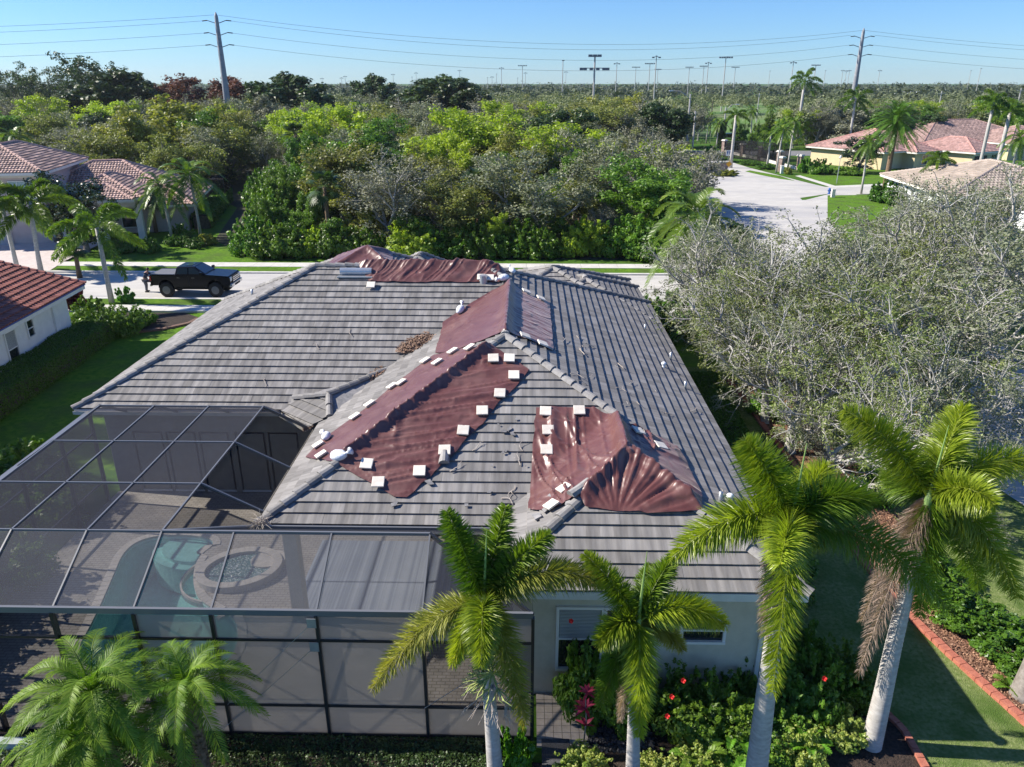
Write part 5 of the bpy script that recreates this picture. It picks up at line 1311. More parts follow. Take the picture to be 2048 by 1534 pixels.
for (px, py, Y, lb) in [(1366,1361,13.0,'red hibiscus flower left of the leafy bushes under the wall'),(1343,1393,12.8,'small red flower below the brightest hibiscus bloom'),(1648,1357,13.1,'red hibiscus flower right of the tallest palm'),(1334,1432,12.7,'lowest red flower beside the second palm trunk'),(1142,1242,13.9,'red flower in front of the double window blind')]:
    tag(flower(px, py, Y), lb, 'flower', 'red hibiscus flowers')
# red cordyline by the path
def rosette(e, c, n, L, wd, mat, seed, el=(.1,1.2)):
    rg = NP(seed); a = rg.rand(n)*6.283; e_ = rg.uniform(el[0], el[1], n); D = np.stack([np.cos(a)*np.cos(e_), np.sin(a)*np.cos(e_), np.sin(e_)], 1)
    N_ = np.stack([-np.cos(a)*np.sin(e_), -np.sin(a)*np.sin(e_), np.cos(e_)], 1)
    V, F = strips(np.tile(np.array(c, float), (n, 1)), D, N_, np.full(n, L)*rg.uniform(.7,1.1,n), np.full(n, wd), .6, rg)
    fast('leaves', V, F, mat, e, tint=np.repeat(rg.rand(n), 3))
q = PZ(1160,1500,0); e = thing('cordyline', 'bright pink red leaved plant beside the paver path', 'plant', (q[0]+.1, q[1]+.2, 0))
MB().tube([(0,0,0),(.03,0,.7),(-.02,.02,1.5)], [.02,.015,.01], 6).build('stem', m_bark, e)
rosette(e, (.03,0,.55), 12, .30, .07, f_croton, 1); rosette(e, (.0,0,1.05), 16, .36, .08, f_croton, 2); rosette(e, (.02,0,1.5), 12, .3, .07, f_croton, 3)
def fern(px, py, z, R, n, label, mat=f_green, seed=1, group='ferns and cycads in the near bed'):
    q = PZ(px, py, z); e = thing('fern', label, 'plant', (q[0], q[1], z*.4), 0, group); rg = random.Random(seed)
    for i in range(n):
        a = 2.399*i+rg.uniform(-.3,.3); el = rg.uniform(.4,1.1); d = np.array([math.cos(a)*math.cos(el), math.sin(a)*math.cos(el), math.sin(el)])
        p1 = d*R*.6; p2 = p1+np.array([math.cos(a), math.sin(a), 0])*R*.4-np.array([0,0,R*.12])
        frond_mesh('frond', (0,0,0), p1, p2, 34, .16, .035, False, .2, seed*30+i, mat, parent=e, tint0=.3+rg.uniform(0,.3), tip_tint=.1, swept=.4)
fern(1470,1460,.5,.9,9,'large bright fern in front of the tallest palm trunk', f_banana, 1); fern(1400,1500,.4,.8,8,'fern at the bottom edge left of the tallest palm trunk', f_green, 2)
fern(1620,1475,.5,.6,7,'small fern among the cream leaved bushes', f_banana, 3); fern(1470,1535,.4,.7,7,'lowest fern beside the foot of the tallest palm', f_banana, 4); fern(2020,1375,.0,.5,6,'small fern on the mulch by the oak trunk', f_green, 5)
# ground cover along the cage, shade put into its dark leaf colour
def cover(name, poly, n, size, h, fol, label, sd, lump=.4, cat='ground cover'):
    r = NP(sd); xs = [p[0] for p in poly]; ys = [p[1] for p in poly]
    X = r.uniform(min(xs), max(xs), n*3); Y = r.uniform(min(ys), max(ys), n*3); k = inpoly(X, Y, poly); X = X[k][:n]; Y = Y[k][:n]
    Z = h*(.25+.9*fbm(X/lump, Y/lump, sd)); C = np.stack([X, Y, Z], 1)
    V, F, T = leafcloud(C, (.06, .06, .05), 3, size, sd+1, up=.8)
    V[:, 2] = np.maximum(V[:, 2], .02)
    return tag(fast(name, V, F, fol, None, tint=T), label, cat, kind='stuff')
cover('ground_cover', [(-12,12.2),(-3.2,12.2),(-3.0,13.1),(-12,13.1)], 4200, .03, .22, f_dark, 'low dark leafy ground cover at the foot of the screen wall', 3)
cover('ground_cover', [(-3.2,12.3),(.1,12.3),(.1,13.1),(-3.2,13.1)], 2000, .03, .22, f_dark, 'low green ground cover left of the paver path', 4)
cover('pebbles', [(1.5,12.9),(3.0,12.9),(3.0,14.3),(1.5,14.3)], 1200, .05, .06, FOL('pebble', (.03,.03,.03), (.10,.10,.11), 0, .6), 'dark pebbles in the bed beside the paver path', 5)
cover('mulch_chips', [(x+.15, y) for x, y in kb[3:]]+[(x+2.5, y) for x, y in kb[3:][::-1]], 9000, .035, .05, FOL('bark_chip', (.12,.05,.03), (.45,.27,.18), 0, .9), 'reddish bark chips scattered over the mulch bed on the right', 6)
# hedges
def hedge(label, p0, p1, w_, h, fol, seed, n=16000, size=.05, group=None):
    p0 = Vector((*p0, 0)); p1 = Vector((*p1, 0)); L_ = (p1-p0).length; a = (p1-p0).normalized(); s = Vector((-a.y, a.x, 0)); r = NP(seed)
    e = thing('hedge', label, 'hedge', tuple(p0), math.atan2(a.y, a.x), group)
    u = r.rand(n)*L_; f = r.rand(n); top = f < .5
    v = np.where(top, r.uniform(-1, 1, n), np.where(r.rand(n) < .5, -1, 1))*w_/2; z = np.where(top, h, r.rand(n)*h)
    k = .12*(fbm(u*1.6, v+z, seed)-.45)*2; C = np.stack([u, v*(1+k), z*(1+k*.8)+r.uniform(-.03,.03,n)], 1)
    V, F, T = leafcloud(C, (.05,.05,.05), 1, size, seed+2, up=.4)
    fast('foliage', V, F, fol, e, tint=T)
    MB().box(.1, L_-.1, -w_*.4, w_*.4, 0, h*.88).build('inner_branches', m_darkbark, e)
    return e
hedge('clipped green hedge along the side wall of the white house', (-24.3,26.5), (-25.3,42.0), 2.0, 1.15, f_hedge, 1, 34000)
hedge('clipped hedge along the right wall of the pink house', (-33.6,78.0), (-38.6,98), 1.8, 1.5, f_hedge, 3, 16000, .1)
for i, (x, y, w_, h, t) in enumerate([(12.35,20.0,1.7,.75,'farthest'),(12.55,18.8,1.9,.85,'second farthest'),(12.6,17.6,1.8,.75,'middle'),(12.85,16.5,1.9,.8,'second nearest'),(13.15,15.4,1.6,.65,'nearest')]):
    e = place('shrub_green', x, y, h, t+' bright green bush in the mulch bed behind the brick kerb', 'shrub', 'bright bushes behind the brick kerb', 'shrub'); e.scale = (w_*.62, w_*.62, h/PROTO['shrub_green'][2])
hedge('clipped hedge in the shade under the right eave', (8.3,24.5), (8.6,34.5), 1.3, 1.1, f_hedge, 5, 18000, .05)
shr('shrub_green', 1332, 632, 1.5, 4.0, 3.1, 'round clipped bright green bush behind the right house corner')
place('shrub_dark', 7.6, 20.0, 1.6, 'dark bush in the shadow beside the right eave', 'shrub', None, 'shrub', 1.0)
place('shrub_dark', 7.4, 18.3, 1.2, 'second dark bush in the shadow right of the tallest palm crown', 'shrub', None, 'shrub', 1.0)
for i, (px, py, lb) in enumerate([(45,940,'twiggy bush with pale flowers beside the left corner of the cage'),(90,1010,'second twiggy bush seen through the screen, left corner of the cage')]):
    q = PZ(px, py, .6); place('shrub_mid', q[0], q[1], 1.9, lb, 'shrub', 'bushes left of the cage', 'shrub', .95)
for i, (x, y, h) in enumerate([(-15.9,18.3,2.2),(-16.3,16.4,2.4),(-16.0,14.6,2.5)]):
    place('shrub_mid', x, y, h, 'leafy bush pressed against the left screen wall', 'shrub', 'bushes left of the cage', 'shrub', .9)
# bed at the white house corner, with the palm
for (px, py, w_, h, k, lb) in [(215,665,3.2,2.0,'shrub_mid','dense philodendron clump left of the palm foot'),(262,655,2.8,1.7,'shrub_mid','dense dark clump right of the palm foot'),(180,640,2.6,1.8,'shrub_dark','dark bush between the white house corner and the palm'),(290,640,1.6,.9,'shrub_banana','yellow green plant at the right tip of the kerbed bed'),(150,612,1.6,1.6,'shrub_maroon','maroon plant at the white house corner'),(12,735,1.4,1.8,'shrub_maroon','maroon spiky plant at the left edge under the white house window'),(250,600,1.4,1.2,'shrub_banana','split leaf plant wrapped round the palm foot')]:
    shr(k, px, py, .2, w_, h, lb, 'planting at the corner of the white house')
# ------------------------------------------------------------------ neighbouring houses
m_terra = TILE('terracotta_tile', (.34,.225,.19), (.46,.33,.29), rib=.28, ribbump=.9, streak=1.4)
m_red = TILE('red_barrel_tile', (.24,.075,.055), (.34,.14,.11), rib=.26, ribbump=.9, streak=1.0)
m_salmon = TILE('salmon_tile', (.40,.235,.20), (.52,.345,.31), rib=.3, ribbump=.6, streak=1.0)
m_tan = TILE('tan_tile', (.38,.31,.25), (.48,.41,.34), rib=.3, ribbump=.5, streak=1.0)
m_tcap = M('terracotta_cap', (.40,.24,.20), (.50,.34,.30), 6, .8); m_rcap = M('red_cap', (.24,.07,.05), (.34,.13,.10), 6, .8)
m_scap = M('salmon_cap', (.50,.25,.21), (.56,.32,.27), 6, .8); m_tancap = M('tan_cap', (.42,.34,.28), (.48,.40,.34), 6, .8)
m_pink = M('pink_stucco', (.50,.41,.39), (.56,.47,.45), 2, .9); m_whitewall = M('white_stucco', (.66,.68,.70), (.74,.76,.77), 2, .9)
m_yell = M('yellow_stucco', (.62,.50,.31), (.68,.56,.36), 1, .9); m_trim = M('cream_trim', (.70,.66,.60), (.76,.73,.67), 2, .8)
m_bluepane = M('bright_pane', (.30,.42,.46), (.38,.50,.54), 1, .15)
def hip_part(par, rects, mt, mc, sp=.36, w=.3, seed=1, barrel=.035, name='roof'):
    r = Roof(seed); rr = Ridge(seed)
    for (x0,x1,y0,y1,ze,m) in rects:
        P, Ln = hip_planes(x0,x1,y0,y1,ze,m)
        for p in P: r.plane(p, sp=sp, w=w, t=.06, barrel=barrel)
        for a, b in Ln: rr.line(a, b, w=.18, h=.12, L=.45)
    r.build(name, mt, par); rr.build('ridge_tiles', mc, par)
    f = MB()
    for (x0,x1,y0,y1,ze,m) in rects:
        for p, q in (((x0,y0),(x1,y0)),((x1,y0),(x1,y1)),((x1,y1),(x0,y1)),((x0,y1),(x0,y0))): f.beam((p[0],p[1],ze-.14),(q[0],q[1],ze-.14),.06,.24)
    f.build('fascia', m_trim, par)
# pink house across the street, far left
a14 = math.atan2(6.0, 23.7); ph = thing('pink_house', 'pink two storey house with terracotta tiled hip roofs across the street, upper left', 'house', (-34.6, 77.1, 0), a14)
hip_part(ph, [(-17,.9,-1,14,2.8,.49),(-11,-3,-4.2,6,4.0,.44),(-9.3,-3.6,-4.9,1,3.95,.40),(-20.2,-10.6,-5.2,9,6.6,.44),(-30,-14,-2,9,5.9,.40)], m_terra, m_tcap, seed=21)
b = MB(); b.box(-16,0,0,13,0,2.75).box(-29.5,-11.3,-4.4,8.2,0,6.5); b.build('wall', m_pink, ph)
b = MB(); b.box(-10.6,-3.4,-3.7,2,3.1,3.95); b.box(-29.6,-11.2,-4.52,-4.4,3.0,3.25).box(-29.6,-11.2,-4.52,-4.4,6.1,6.5).box(-29.6,-11.2,-4.52,-4.4,4.15,4.25)
for x in (-10.3,-7.0,-3.7): b.box(x-.3,x+.3,-3.7,-3.1,0,3.1)
b.build('trim', m_trim, ph)
window(ph, (-12.9,-4.43,5.0), 2.0, 1.5, (0,-1), 2, 3, 0, glass=m_bluepane); window(ph, (-5.3,-.03,1.6), 1.6, 2.0, (0,-1), 2, 1); window(ph, (-8.6,-.03,1.5), 1.8, 2.4, (0,-1), 1, 2)
b = MB()
for x in (-16.2,-20.2): b.box(x-1.6,x+1.6,-4.5,-4.42,0,2.5)
b.build('garage_door', M('garage_door_paint', (.50,.44,.43), (.54,.48,.47), 1, .7), ph)
q = [(math.cos(t), math.sin(t)) for t in [2*math.pi*i/24 for i in range(24)]]
b = MB()
for i in range(24):
    r0 = .62+.07*math.cos(8*math.pi*2*i/24); r1 = .62+.07*math.cos(8*math.pi*2*(i+1)/24)
    p = (-17.0+q[i][0]*r0*.9,-4.47,4.9+q[i][1]*r0); s2 = q[(i+1)%24]; b.beam(p, (-17.0+s2[0]*r1*.9,-4.47,4.9+s2[1]*r1), .1, .1, up=(0,1,0))
b.build('wall_medallion', m_trim, ph)
ch = thing('screen_enclosure', 'dark screened lanai at the back right corner of the pink house', 'screen enclosure', (-38.4, 92.5, 0), a14)
for x in (0,.9,1.8):
    for y in (0,2.5,5): MB().box(x-.04,x+.04,y-.04,y+.04,0,3.2).build('frame_post', m_alu, ch)
MB().box(0,1.8,0,5,3.2,3.25).build('screen_panel', m_screen_wall, ch); MB().box(1.79,1.81,0,5,0,3.2).build('screen_panel', m_screen_wall, ch)
# white house near the left edge
wh = thing('white_house', 'white stucco house with a red barrel tile roof cut off by the left edge', 'house', (-26.45, 41.4, 0), math.radians(5.0))
r = Roof(31); rr = Ridge(31)
for p in ([(.9,-26,3.3),(.9,.9,3.3),(-3.9,.3,4.95),(-3.9,-26,4.95)], [(-8.8,.9,3.3),(-8.8,-26,3.3),(-3.9,-26,4.95),(-3.9,.3,4.95)], [(.9,.9,3.3),(-8.8,.9,3.3),(-3.9,.3,4.95)]): r.plane(p, z0=3.3, sp=.40, w=.26, t=.07, barrel=.04)
r.build('roof', m_red, wh); rr.line((-3.9,-26,4.95),(-3.9,.3,4.95), w=.2); rr.line((.9,.9,3.3),(-3.9,.3,4.95), w=.2); rr.line((-8.8,.9,3.3),(-3.9,.3,4.95), w=.2); rr.build('ridge_tiles', m_rcap, wh)
MB().box(-8,0,-26,0,0,3.25).box(-.0,.12,-1.6,0,0,3.25).build('wall', m_whitewall, wh)
MB().beam((.86,-26,3.14),(.86,.86,3.14),.06,.24).beam((.86,.86,3.14),(-8.8,.86,3.14),.06,.24).box(.0,.9,-26,.8,3.02,3.04).build('fascia', m_fascia, wh)
MB().beam((.93,-26,3.27),(.93,.86,3.27),.05,.06).build('gutter', M('blue_flashing', (.05,.09,.30), rough=.5), wh)
def onwall(px, py):
    a = math.radians(5.0); o = np.array([-26.45, 41.4, 0]); n = np.array([math.cos(a), math.sin(a), 0]); d = ray(px, py); t = ((o-CC)@n)/(d@n); q = CC+d*t-o
    return (.03, float(q@np.array([-math.sin(a), math.cos(a), 0])), float(q[2]))
window(wh, onwall(59,656), .55, .85, 'x+', 2, 1); window(wh, onwall(24,697), .85, 1.75, 'x+', 2, 1, .5); window(wh, (.03,-14,1.4), 1.0, 1.5, 'x+', 2, 1)
# yellow houses on the right
a31 = math.radians(31.6)
yh = thing('yellow_house', 'yellow house with a salmon tiled hip roof, left of the date palm', 'house', (61, 136, 0), a31)
hip_part(yh, [(-.8,15,-.8,15.5,3.0,.40),(5,12,-3,6,2.9,.42),(12,22,-9,4,3.0,.40)], m_salmon, m_scap, seed=41, sp=.5, w=.4)
MB().box(0,14.2,0,14.8,0,2.95).box(5.7,11.3,-2.3,2,0,2.85).box(12.8,21.2,-8.2,3.3,0,2.95).build('wall', m_yell, yh)
MB().box(13.4,17.0,-8.3,-8.2,0,2.3).build('garage_door', M('dark_garage', (.02,.02,.02), rough=.7), yh); MB().box(12.9,21.1,-8.25,-8.18,2.35,2.55).build('trim', m_trim, yh)
window(yh, (19.2,-8.22,2.0), 1.6, .7, (0,-1), 1, 3); window(yh, (8.5,-2.33,1.5), 1.6, 1.5, (0,-1), 2, 2)
sc = thing('screen_enclosure', 'dark screened pool enclosure at the left end of the nearest yellow house', 'screen enclosure', (50.5, 153, 0), a31)
for y in (0,2.2,4.4,6.6,8.8,11):
    MB().box(-6.04,-5.96,y-.04,y+.04,0,3.0).build('frame_post', m_alu, sc)
for x in (-4,-2,0): MB().box(x-.04,x+.04,-.04,.04,0,3.0).build('frame_post', m_alu, sc)
MB().box(-6,0,0,11,3.0,3.05).build('screen_roof', m_screen_wall, sc); MB().box(-6.02,-5.98,0,11,0,3.0).box(-6,0,-.02,.02,0,3.0).build('screen_panel', m_screen_wall, sc)
for z in (1.0,2.1): MB().box(-6.05,-5.95,0,11,z-.03,z+.03).build('frame_rail', m_alu, sc)
y2 = thing('yellow_house', 'farther yellow house with a wide brownish pink hip roof, right of the date palm', 'house', (83, 158, 0), math.radians(12))
hip_part(y2, [(-6,22,-1,18,3.2,.38),(8,24,-7,8,3.1,.38)], m_terra, m_tcap, seed=51, sp=.5, w=.4); MB().box(-5.2,21.2,-.2,17.2,0,3.15).box(8.8,23.2,-6.2,6,0,3.05).build('wall', m_yell, y2)
y3 = thing('grey_house', 'distant house with a dull grey brown roof at the right edge', 'house', (118, 180, 0), math.radians(8))
hip_part(y3, [(-8,20,-1,16,3.4,.4)], m_tan, m_tancap, seed=61, sp=.6, w=.5); MB().box(-7,19,0,15,0,3.3).build('wall', m_trim, y3)
th_ = thing('tan_house', 'white walled house with a pale tan tile roof half hidden by the grey oaks', 'house', (46.8, 101.6, 0), math.radians(-5))
hip_part(th_, [(-.8,17,-20,.8,3.0,.30),(5,26,-26,-6,3.1,.30)], m_tan, m_tancap, seed=71, sp=.45, w=.4); MB().box(0,16,-19.2,0,0,2.95).box(6,25,-25,-7,0,3.0).build('wall', m_whitewall, th_)
# entrance walls, piers and signs
def pier(px, py, label, h=2.3, w_=.75, stone=True):
    q = PZ(px, py); e = thing('gate_pier', label, 'pier', (q[0], q[1], 0), .6, 'stone piers with pale caps along the entrance drive')
    MB().box(-w_/2,w_/2,-w_/2,w_/2,0,h).build('shaft', m_stone, e); b = MB(); b.box(-w_/2-.14,w_/2+.14,-w_/2-.14,w_/2+.14,h,h+.14).box(-w_/2-.05,w_/2+.05,-w_/2-.05,w_/2+.05,h+.14,h+.3); b.build('cap', m_trim, e); return q
m_stone = M('ledge_stone', (.17,.12,.105), (.36,.28,.25), 3.5, .9, .6, 8, contrast=(.4,.6))
P = [pier(1447,304,'stone pier farthest up the entrance drive'), pier(1484,313,'second stone pier from the far end of the entrance wall'), pier(1520,320,'middle stone pier of the entrance wall'), pier(1557,330,'stone pier behind the gate pier, right of the white lamp'), pier(1598,340,'last stone pier at the near end of the entrance wall'), pier(1561,343,'stone gate pier nearest the drive', 2.2)]
ew = thing('entrance_wall', 'low white capped wall with black railings between the stone piers', 'fence', tuple(P[0]))
for i in range(4):
    a = Vector((P[i][0]-P[0][0], P[i][1]-P[0][1], 0)); b2 = Vector((P[i+1][0]-P[0][0], P[i+1][1]-P[0][1], 0)); d = (b2-a).normalized()
    MB().beam(a+Vector((0,0,.25)), b2+Vector((0,0,.25)), .3, .5).build('base_wall', m_trim, ew); k = MB(); L_ = (b2-a).length; t = 0
    k.beam(a+Vector((0,0,1.9)), b2+Vector((0,0,1.9)), .05, .05); k.beam(a+Vector((0,0,.7)), b2+Vector((0,0,.7)), .05, .05)
    while t < L_: k.beam(a+d*t+Vector((0,0,.5)), a+d*t+Vector((0,0,1.95)), .03, .03); t += .2
    k.build('railing', m_alu, ew)
q = PZ(1436,343); e = thing('entrance_sign_wall', 'low stone island wall with a pale cap beside the yellow flower bed', 'wall', (q[0], q[1], 0), .25)
MB().box(-1.6,1.6,-.35,.35,0,1.5).build('wall', m_stone, e); MB().box(-1.8,1.8,-.5,.5,1.5,1.65).build('cap', m_trim, e)
q = PZ(1563,347); e = thing('white_post', 'short white post at the foot of the gate pier', 'post', (q[0], q[1], 0)); b = MB(); b.box(-.22,.22,-.22,.22,0,1.2).box(-.28,.28,-.28,.28,1.2,1.28); b.build('post', m_frame, e)
q = PZ(1418,343); e = thing('white_post', 'short white post at the left end of the island wall', 'post', (q[0], q[1], 0)); b = MB(); b.box(-.2,.2,-.2,.2,0,1.1).box(-.26,.26,-.26,.26,1.1,1.18); b.build('post', m_frame, e)
q = PZ(1453,352); e = place('shrub_yellow', q[0], q[1], 1.0, 'low island bed of bright yellow flowers in the entrance drive', 'flower bed', None, 'flower_bed', 1.6); e.scale = (2.6, 1.6, 1.0/PROTO['shrub_yellow'][2])
# signs
def sign(px, py, h, label, face, kind):
    q = PZ(px, py); e = thing('road_sign', label, 'sign', (q[0], q[1], 0)); MB().tube([(0,0,0),(0,0,h)], .035, 6).build('post', m_metal, e)
    if kind == 'diamond':
        MB().add([(0,-.05,h-.55),(.5,-.05,h-.05),(0,-.05,h+.45),(-.5,-.05,h-.05)], [[0,1,2,3]]).add([(0,-.03,h-.55),(.5,-.03,h-.05),(0,-.03,h+.45),(-.5,-.03,h-.05)], [[3,2,1,0]]).build('sign_plate', M('yellow_sign', (.75,.36,.01), rough=.4), e)
    else:
        MB().box(-.45,.45,-.05,-.03,h-1.0,h).build('sign_plate', m_frame, e)
        b = MB(); blu = M('blue_mark', (.02,.06,.28), rough=.5)
        for s in (-.2,.2): b.add([(s-.14,-.053,h-.2),(s+.14,-.053,h-.2),(s+.05,-.053,h-.6),(s-.05,-.053,h-.8)], [[3,2,1,0]])
        b.build('marking', blu, e)
    return e
sign(1455,330,2.6,'white sign with two blue arrow marks above the entrance island',0,'w'); sign(1456,346,1.5,'small yellow diamond sign at the island wall',0,'diamond')
q = PZ(1673,367); e = thing('street_lamp', 'slim pale lamp post on the lawn beside the entrance road', 'lamp post', (q[0], q[1], 0)); MB().tube([(0,0,0),(0,0,3.6)], [.06,.04], 8).build('pole', m_metal, e); MB().tube([(0,0,3.6),(0,0,3.75),(0,0,4.0),(0,0,4.1)], [.06,.16,.13,.02], 8).build('lamp_head', m_frame, e)
q = PZ(1665,395); e = thing('utility_box', 'small pale utility post on the corner lawn', 'utility box', (q[0], q[1], 0)); b = MB(); b.box(-.22,.22,-.18,.18,0,1.05).box(-.25,.25,-.21,.21,1.05,1.1); b.build('cabinet', m_trim, e)
q = PZ(1658,388); e = thing('fire_hydrant', 'blue fire hydrant beside the utility post', 'hydrant', (q[0], q[1], 0)); b = MB(); b.tube([(0,0,0),(0,0,.1),(0,0,.12),(0,0,.6),(0,0,.62),(0,0,.72),(0,0,.82)], [.2,.2,.14,.14,.18,.16,.03], 10); b.tube([(-.24,0,.45),(.24,0,.45)], .08, 8); b.build('body', M('blue_paint', (.03,.12,.40), rough=.4), e)
q = PZ(1403,430); e = thing('road_sign', 'grey backed street sign at the forest edge, left of the entrance road', 'sign', (q[0], q[1], 0)); MB().tube([(0,0,0),(0,0,3.0)], .04, 6).build('post', m_metal, e); MB().box(-.3,.3,-.03,.0,2.3,3.0).build('sign_plate', m_metal, e)
q = PZ(1352,583); e = thing('sign_post', 'thin dark post by the kerb beside the drooping palm', 'post', (12.0, 50.6, 0)); MB().tube([(0,0,0),(0,0,3.0)], .035, 6).build('post', m_alu, e); MB().box(-.22,.22,-.02,.0,2.5,3.0).build('sign_plate', m_metal, e)
# ------------------------------------------------------------------ pickup truck
def car_paint(n, c): return M(n, c, rough=.25, spec=.35)
m_black = car_paint('black_paint', (.004,.005,.009)); m_chrome = M('chrome', (.62,.62,.64), rough=.2, metal=.9); m_tyre = M('tyre_rubber', (.012,.012,.012), (.02,.02,.02), 20, .9)
m_autoglass = M('tinted_glass', (.02,.035,.05), rough=.05, spec=1.0); m_lamp = M('headlamp', (.55,.58,.60), rough=.15, spec=.9); m_tail = M('tail_lamp', (.45,.02,.02), rough=.25)
tk = thing('pickup_truck', 'lifted black four door pickup parked on the street with its tailgate down', 'pickup truck', (-23.65, 52.45, .012)); tk.scale = (.97, 1.0, 1.07)
def arch(x, r, z, n=9): return [(x-r*math.cos(math.pi*i/n), z+r*math.sin(math.pi*i/n)) for i in range(n+1)]
FX, RX, WR, WZ = 1.83, -1.75, .46, .46
body = [(-2.86,.80),(-2.3,.80)]+arch(RX,.58,.62)+[(-1.0,.70),(1.1,.70)]+arch(FX,.58,.62)+[(2.55,.78),(2.92,.82),(2.98,1.0),(2.96,1.30),(2.86,1.42),(1.25,1.52),(1.1,1.50),(-1.05,1.47),(-2.86,1.46)]
body = [body[i] for i in range(len(body)) if i == 0 or math.dist(body[i], body[i-1]) > .01]
b = MB(); b.profile_y(body, -1.0, 1.0); b.build('body', m_black, tk, bevel=.05)
# bed: raised rim and dull cover
MB().box(-2.80,-1.12,-.86,.86,1.461,1.51).build('bed_cover', M('vinyl_cover', (.13,.135,.15), (.16,.165,.18), 8, .6), tk)
b = MB(); b.box(-2.84,-1.08,-.98,-.87,1.46,1.53).box(-2.84,-1.08,.87,.98,1.46,1.53); b.build('bed_rail', m_black, tk, bevel=.02)
def loft(sec, name, mat, par, **k):   # sections: list of 4-point rings
    b = MB(); n = len(sec[0]); V = [p for s in sec for p in s]; F = [list(range(n))[::-1], [len(V)-n+i for i in range(n)]]
    for j in range(len(sec)-1):
        for i in range(n): F.append([j*n+i, j*n+(i+1)%n, (j+1)*n+(i+1)%n, (j+1)*n+i])
    return b.add(V, F).build(name, mat, par, **k)
loft([[(-1.06,-.96,1.46),(1.22,-.96,1.50),(1.22,.96,1.50),(-1.06,.96,1.46)], [(-.90,-.76,2.0),(.38,-.76,2.02),(.38,.76,2.02),(-.90,.76,2.0)]], 'cab', m_black, tk, bevel=.06)
# windscreen, rear window and side glass sit a few mm proud of the cab
def quad3(name, pts, mat, off): b = MB(); n = (Vector(pts[1])-Vector(pts[0])).cross(Vector(pts[2])-Vector(pts[0])).normalized()*off; return b.add([Vector(p)+n for p in pts], [list(range(len(pts)))]).build(name, mat, tk)
quad3('windscreen', [(1.16,-.84,1.555),(1.16,.84,1.555),(.47,.70,1.965),(.47,-.70,1.965)], m_autoglass, .012)
quad3('rear_window', [(-1.045,.70,1.58),(-1.045,-.70,1.58),(-.935,-.62,1.92),(-.935,.62,1.92)], m_autoglass, .012)
for s in (-1, 1):
    for (x0, x1, t0, t1) in ((-.88,-.10,-.80,-.10),(.0,.92,.0,.36)):
        y0, y1 = .935*s, .79*s; pts = [(x0,y0,1.55),(x1,y0,1.55),(t1,y1,1.94),(t0,y1,1.94)]
        if s > 0: pts = pts[::-1]
        quad3('side_window', pts, m_autoglass, .012)
    MB().box(-.075,-.045,*sorted((1.003*s,1.012*s)),.78,1.46).build('door_seam', m_tyre, tk)
    for x in (-.88,.20): MB().box(x,x+.2,*sorted((1.0*s,1.03*s)),1.30,1.335).build('door_handle', m_chrome, tk)
    MB().box(.88,1.06,*sorted((1.0*s,1.26*s)),1.50,1.72).build('mirror', m_black, tk, bevel=.03)
    MB().box(2.80,2.99,*sorted((.62*s,.96*s)),1.08,1.34).build('headlight', m_lamp, tk, bevel=.02)
    MB().box(-2.90,-2.78,*sorted((.82*s,1.01*s)),1.10,1.42).build('tail_light', m_tail, tk, bevel=.015)
b = MB(); b.box(2.97,3.02,-.60,.60,.98,1.34); b.build('grille', m_tyre, tk); 
b = MB()
for z in (1.03,1.15,1.27): b.box(3.0,3.045,-.60,.60,z-.03,z+.03)
b.build('grille_bars', m_chrome, tk)
MB().box(2.86,3.10,-.97,.97,.70,.93).build('front_bumper', m_chrome, tk, bevel=.04); MB().box(3.09,3.115,-.45,.45,.72,.84).build('bumper_opening', m_tyre, tk)
MB().box(-3.0,-2.86,-.9,.9,.70,.84).build('rear_bumper', m_chrome, tk, bevel=.03)
MB().box(-3.42,-2.88,-.82,.82,.96,1.02).build('tailgate', m_black, tk, bevel=.02)
MB().box(-2.5,2.6,-.5,.5,.42,.78).build('chassis', m_tyre, tk); MB().box(-.9,1.0,-1.02,-.9,.55,.6).build('side_step', m_tyre, tk)
MB().box(-.35,.10,-.45,.45,2.02,2.035).build('sunroof', m_autoglass, tk)
for x in (FX, RX):
    for s in (-1, 1):
        wv = bpy.data.objects.new('wheel', None); COL.objects.link(wv); wv.parent = tk; wv.location = (x, s*.93, .50); wv.scale = (1.12, 1, 1.06); wv.empty_display_size = .1
        MB().tube([(0,-.15,0),(0,-.13,0),(0,.13,0),(0,.15,0)], [.40,.46,.46,.40], 28).build('tyre', m_tyre, wv, smooth=False)
        b = MB().tube([(0,s*.152,0),(0,s*.158,0)], [.25,.24], 20)
        for k in range(6):
            a = math.pi*k/3; b.beam((.03*math.cos(a), s*.165, .03*math.sin(a)), (.23*math.cos(a), s*.165, .23*math.sin(a)), .05, .02, up=(0,1,0))
        b.build('rim', m_alu_l, wv)
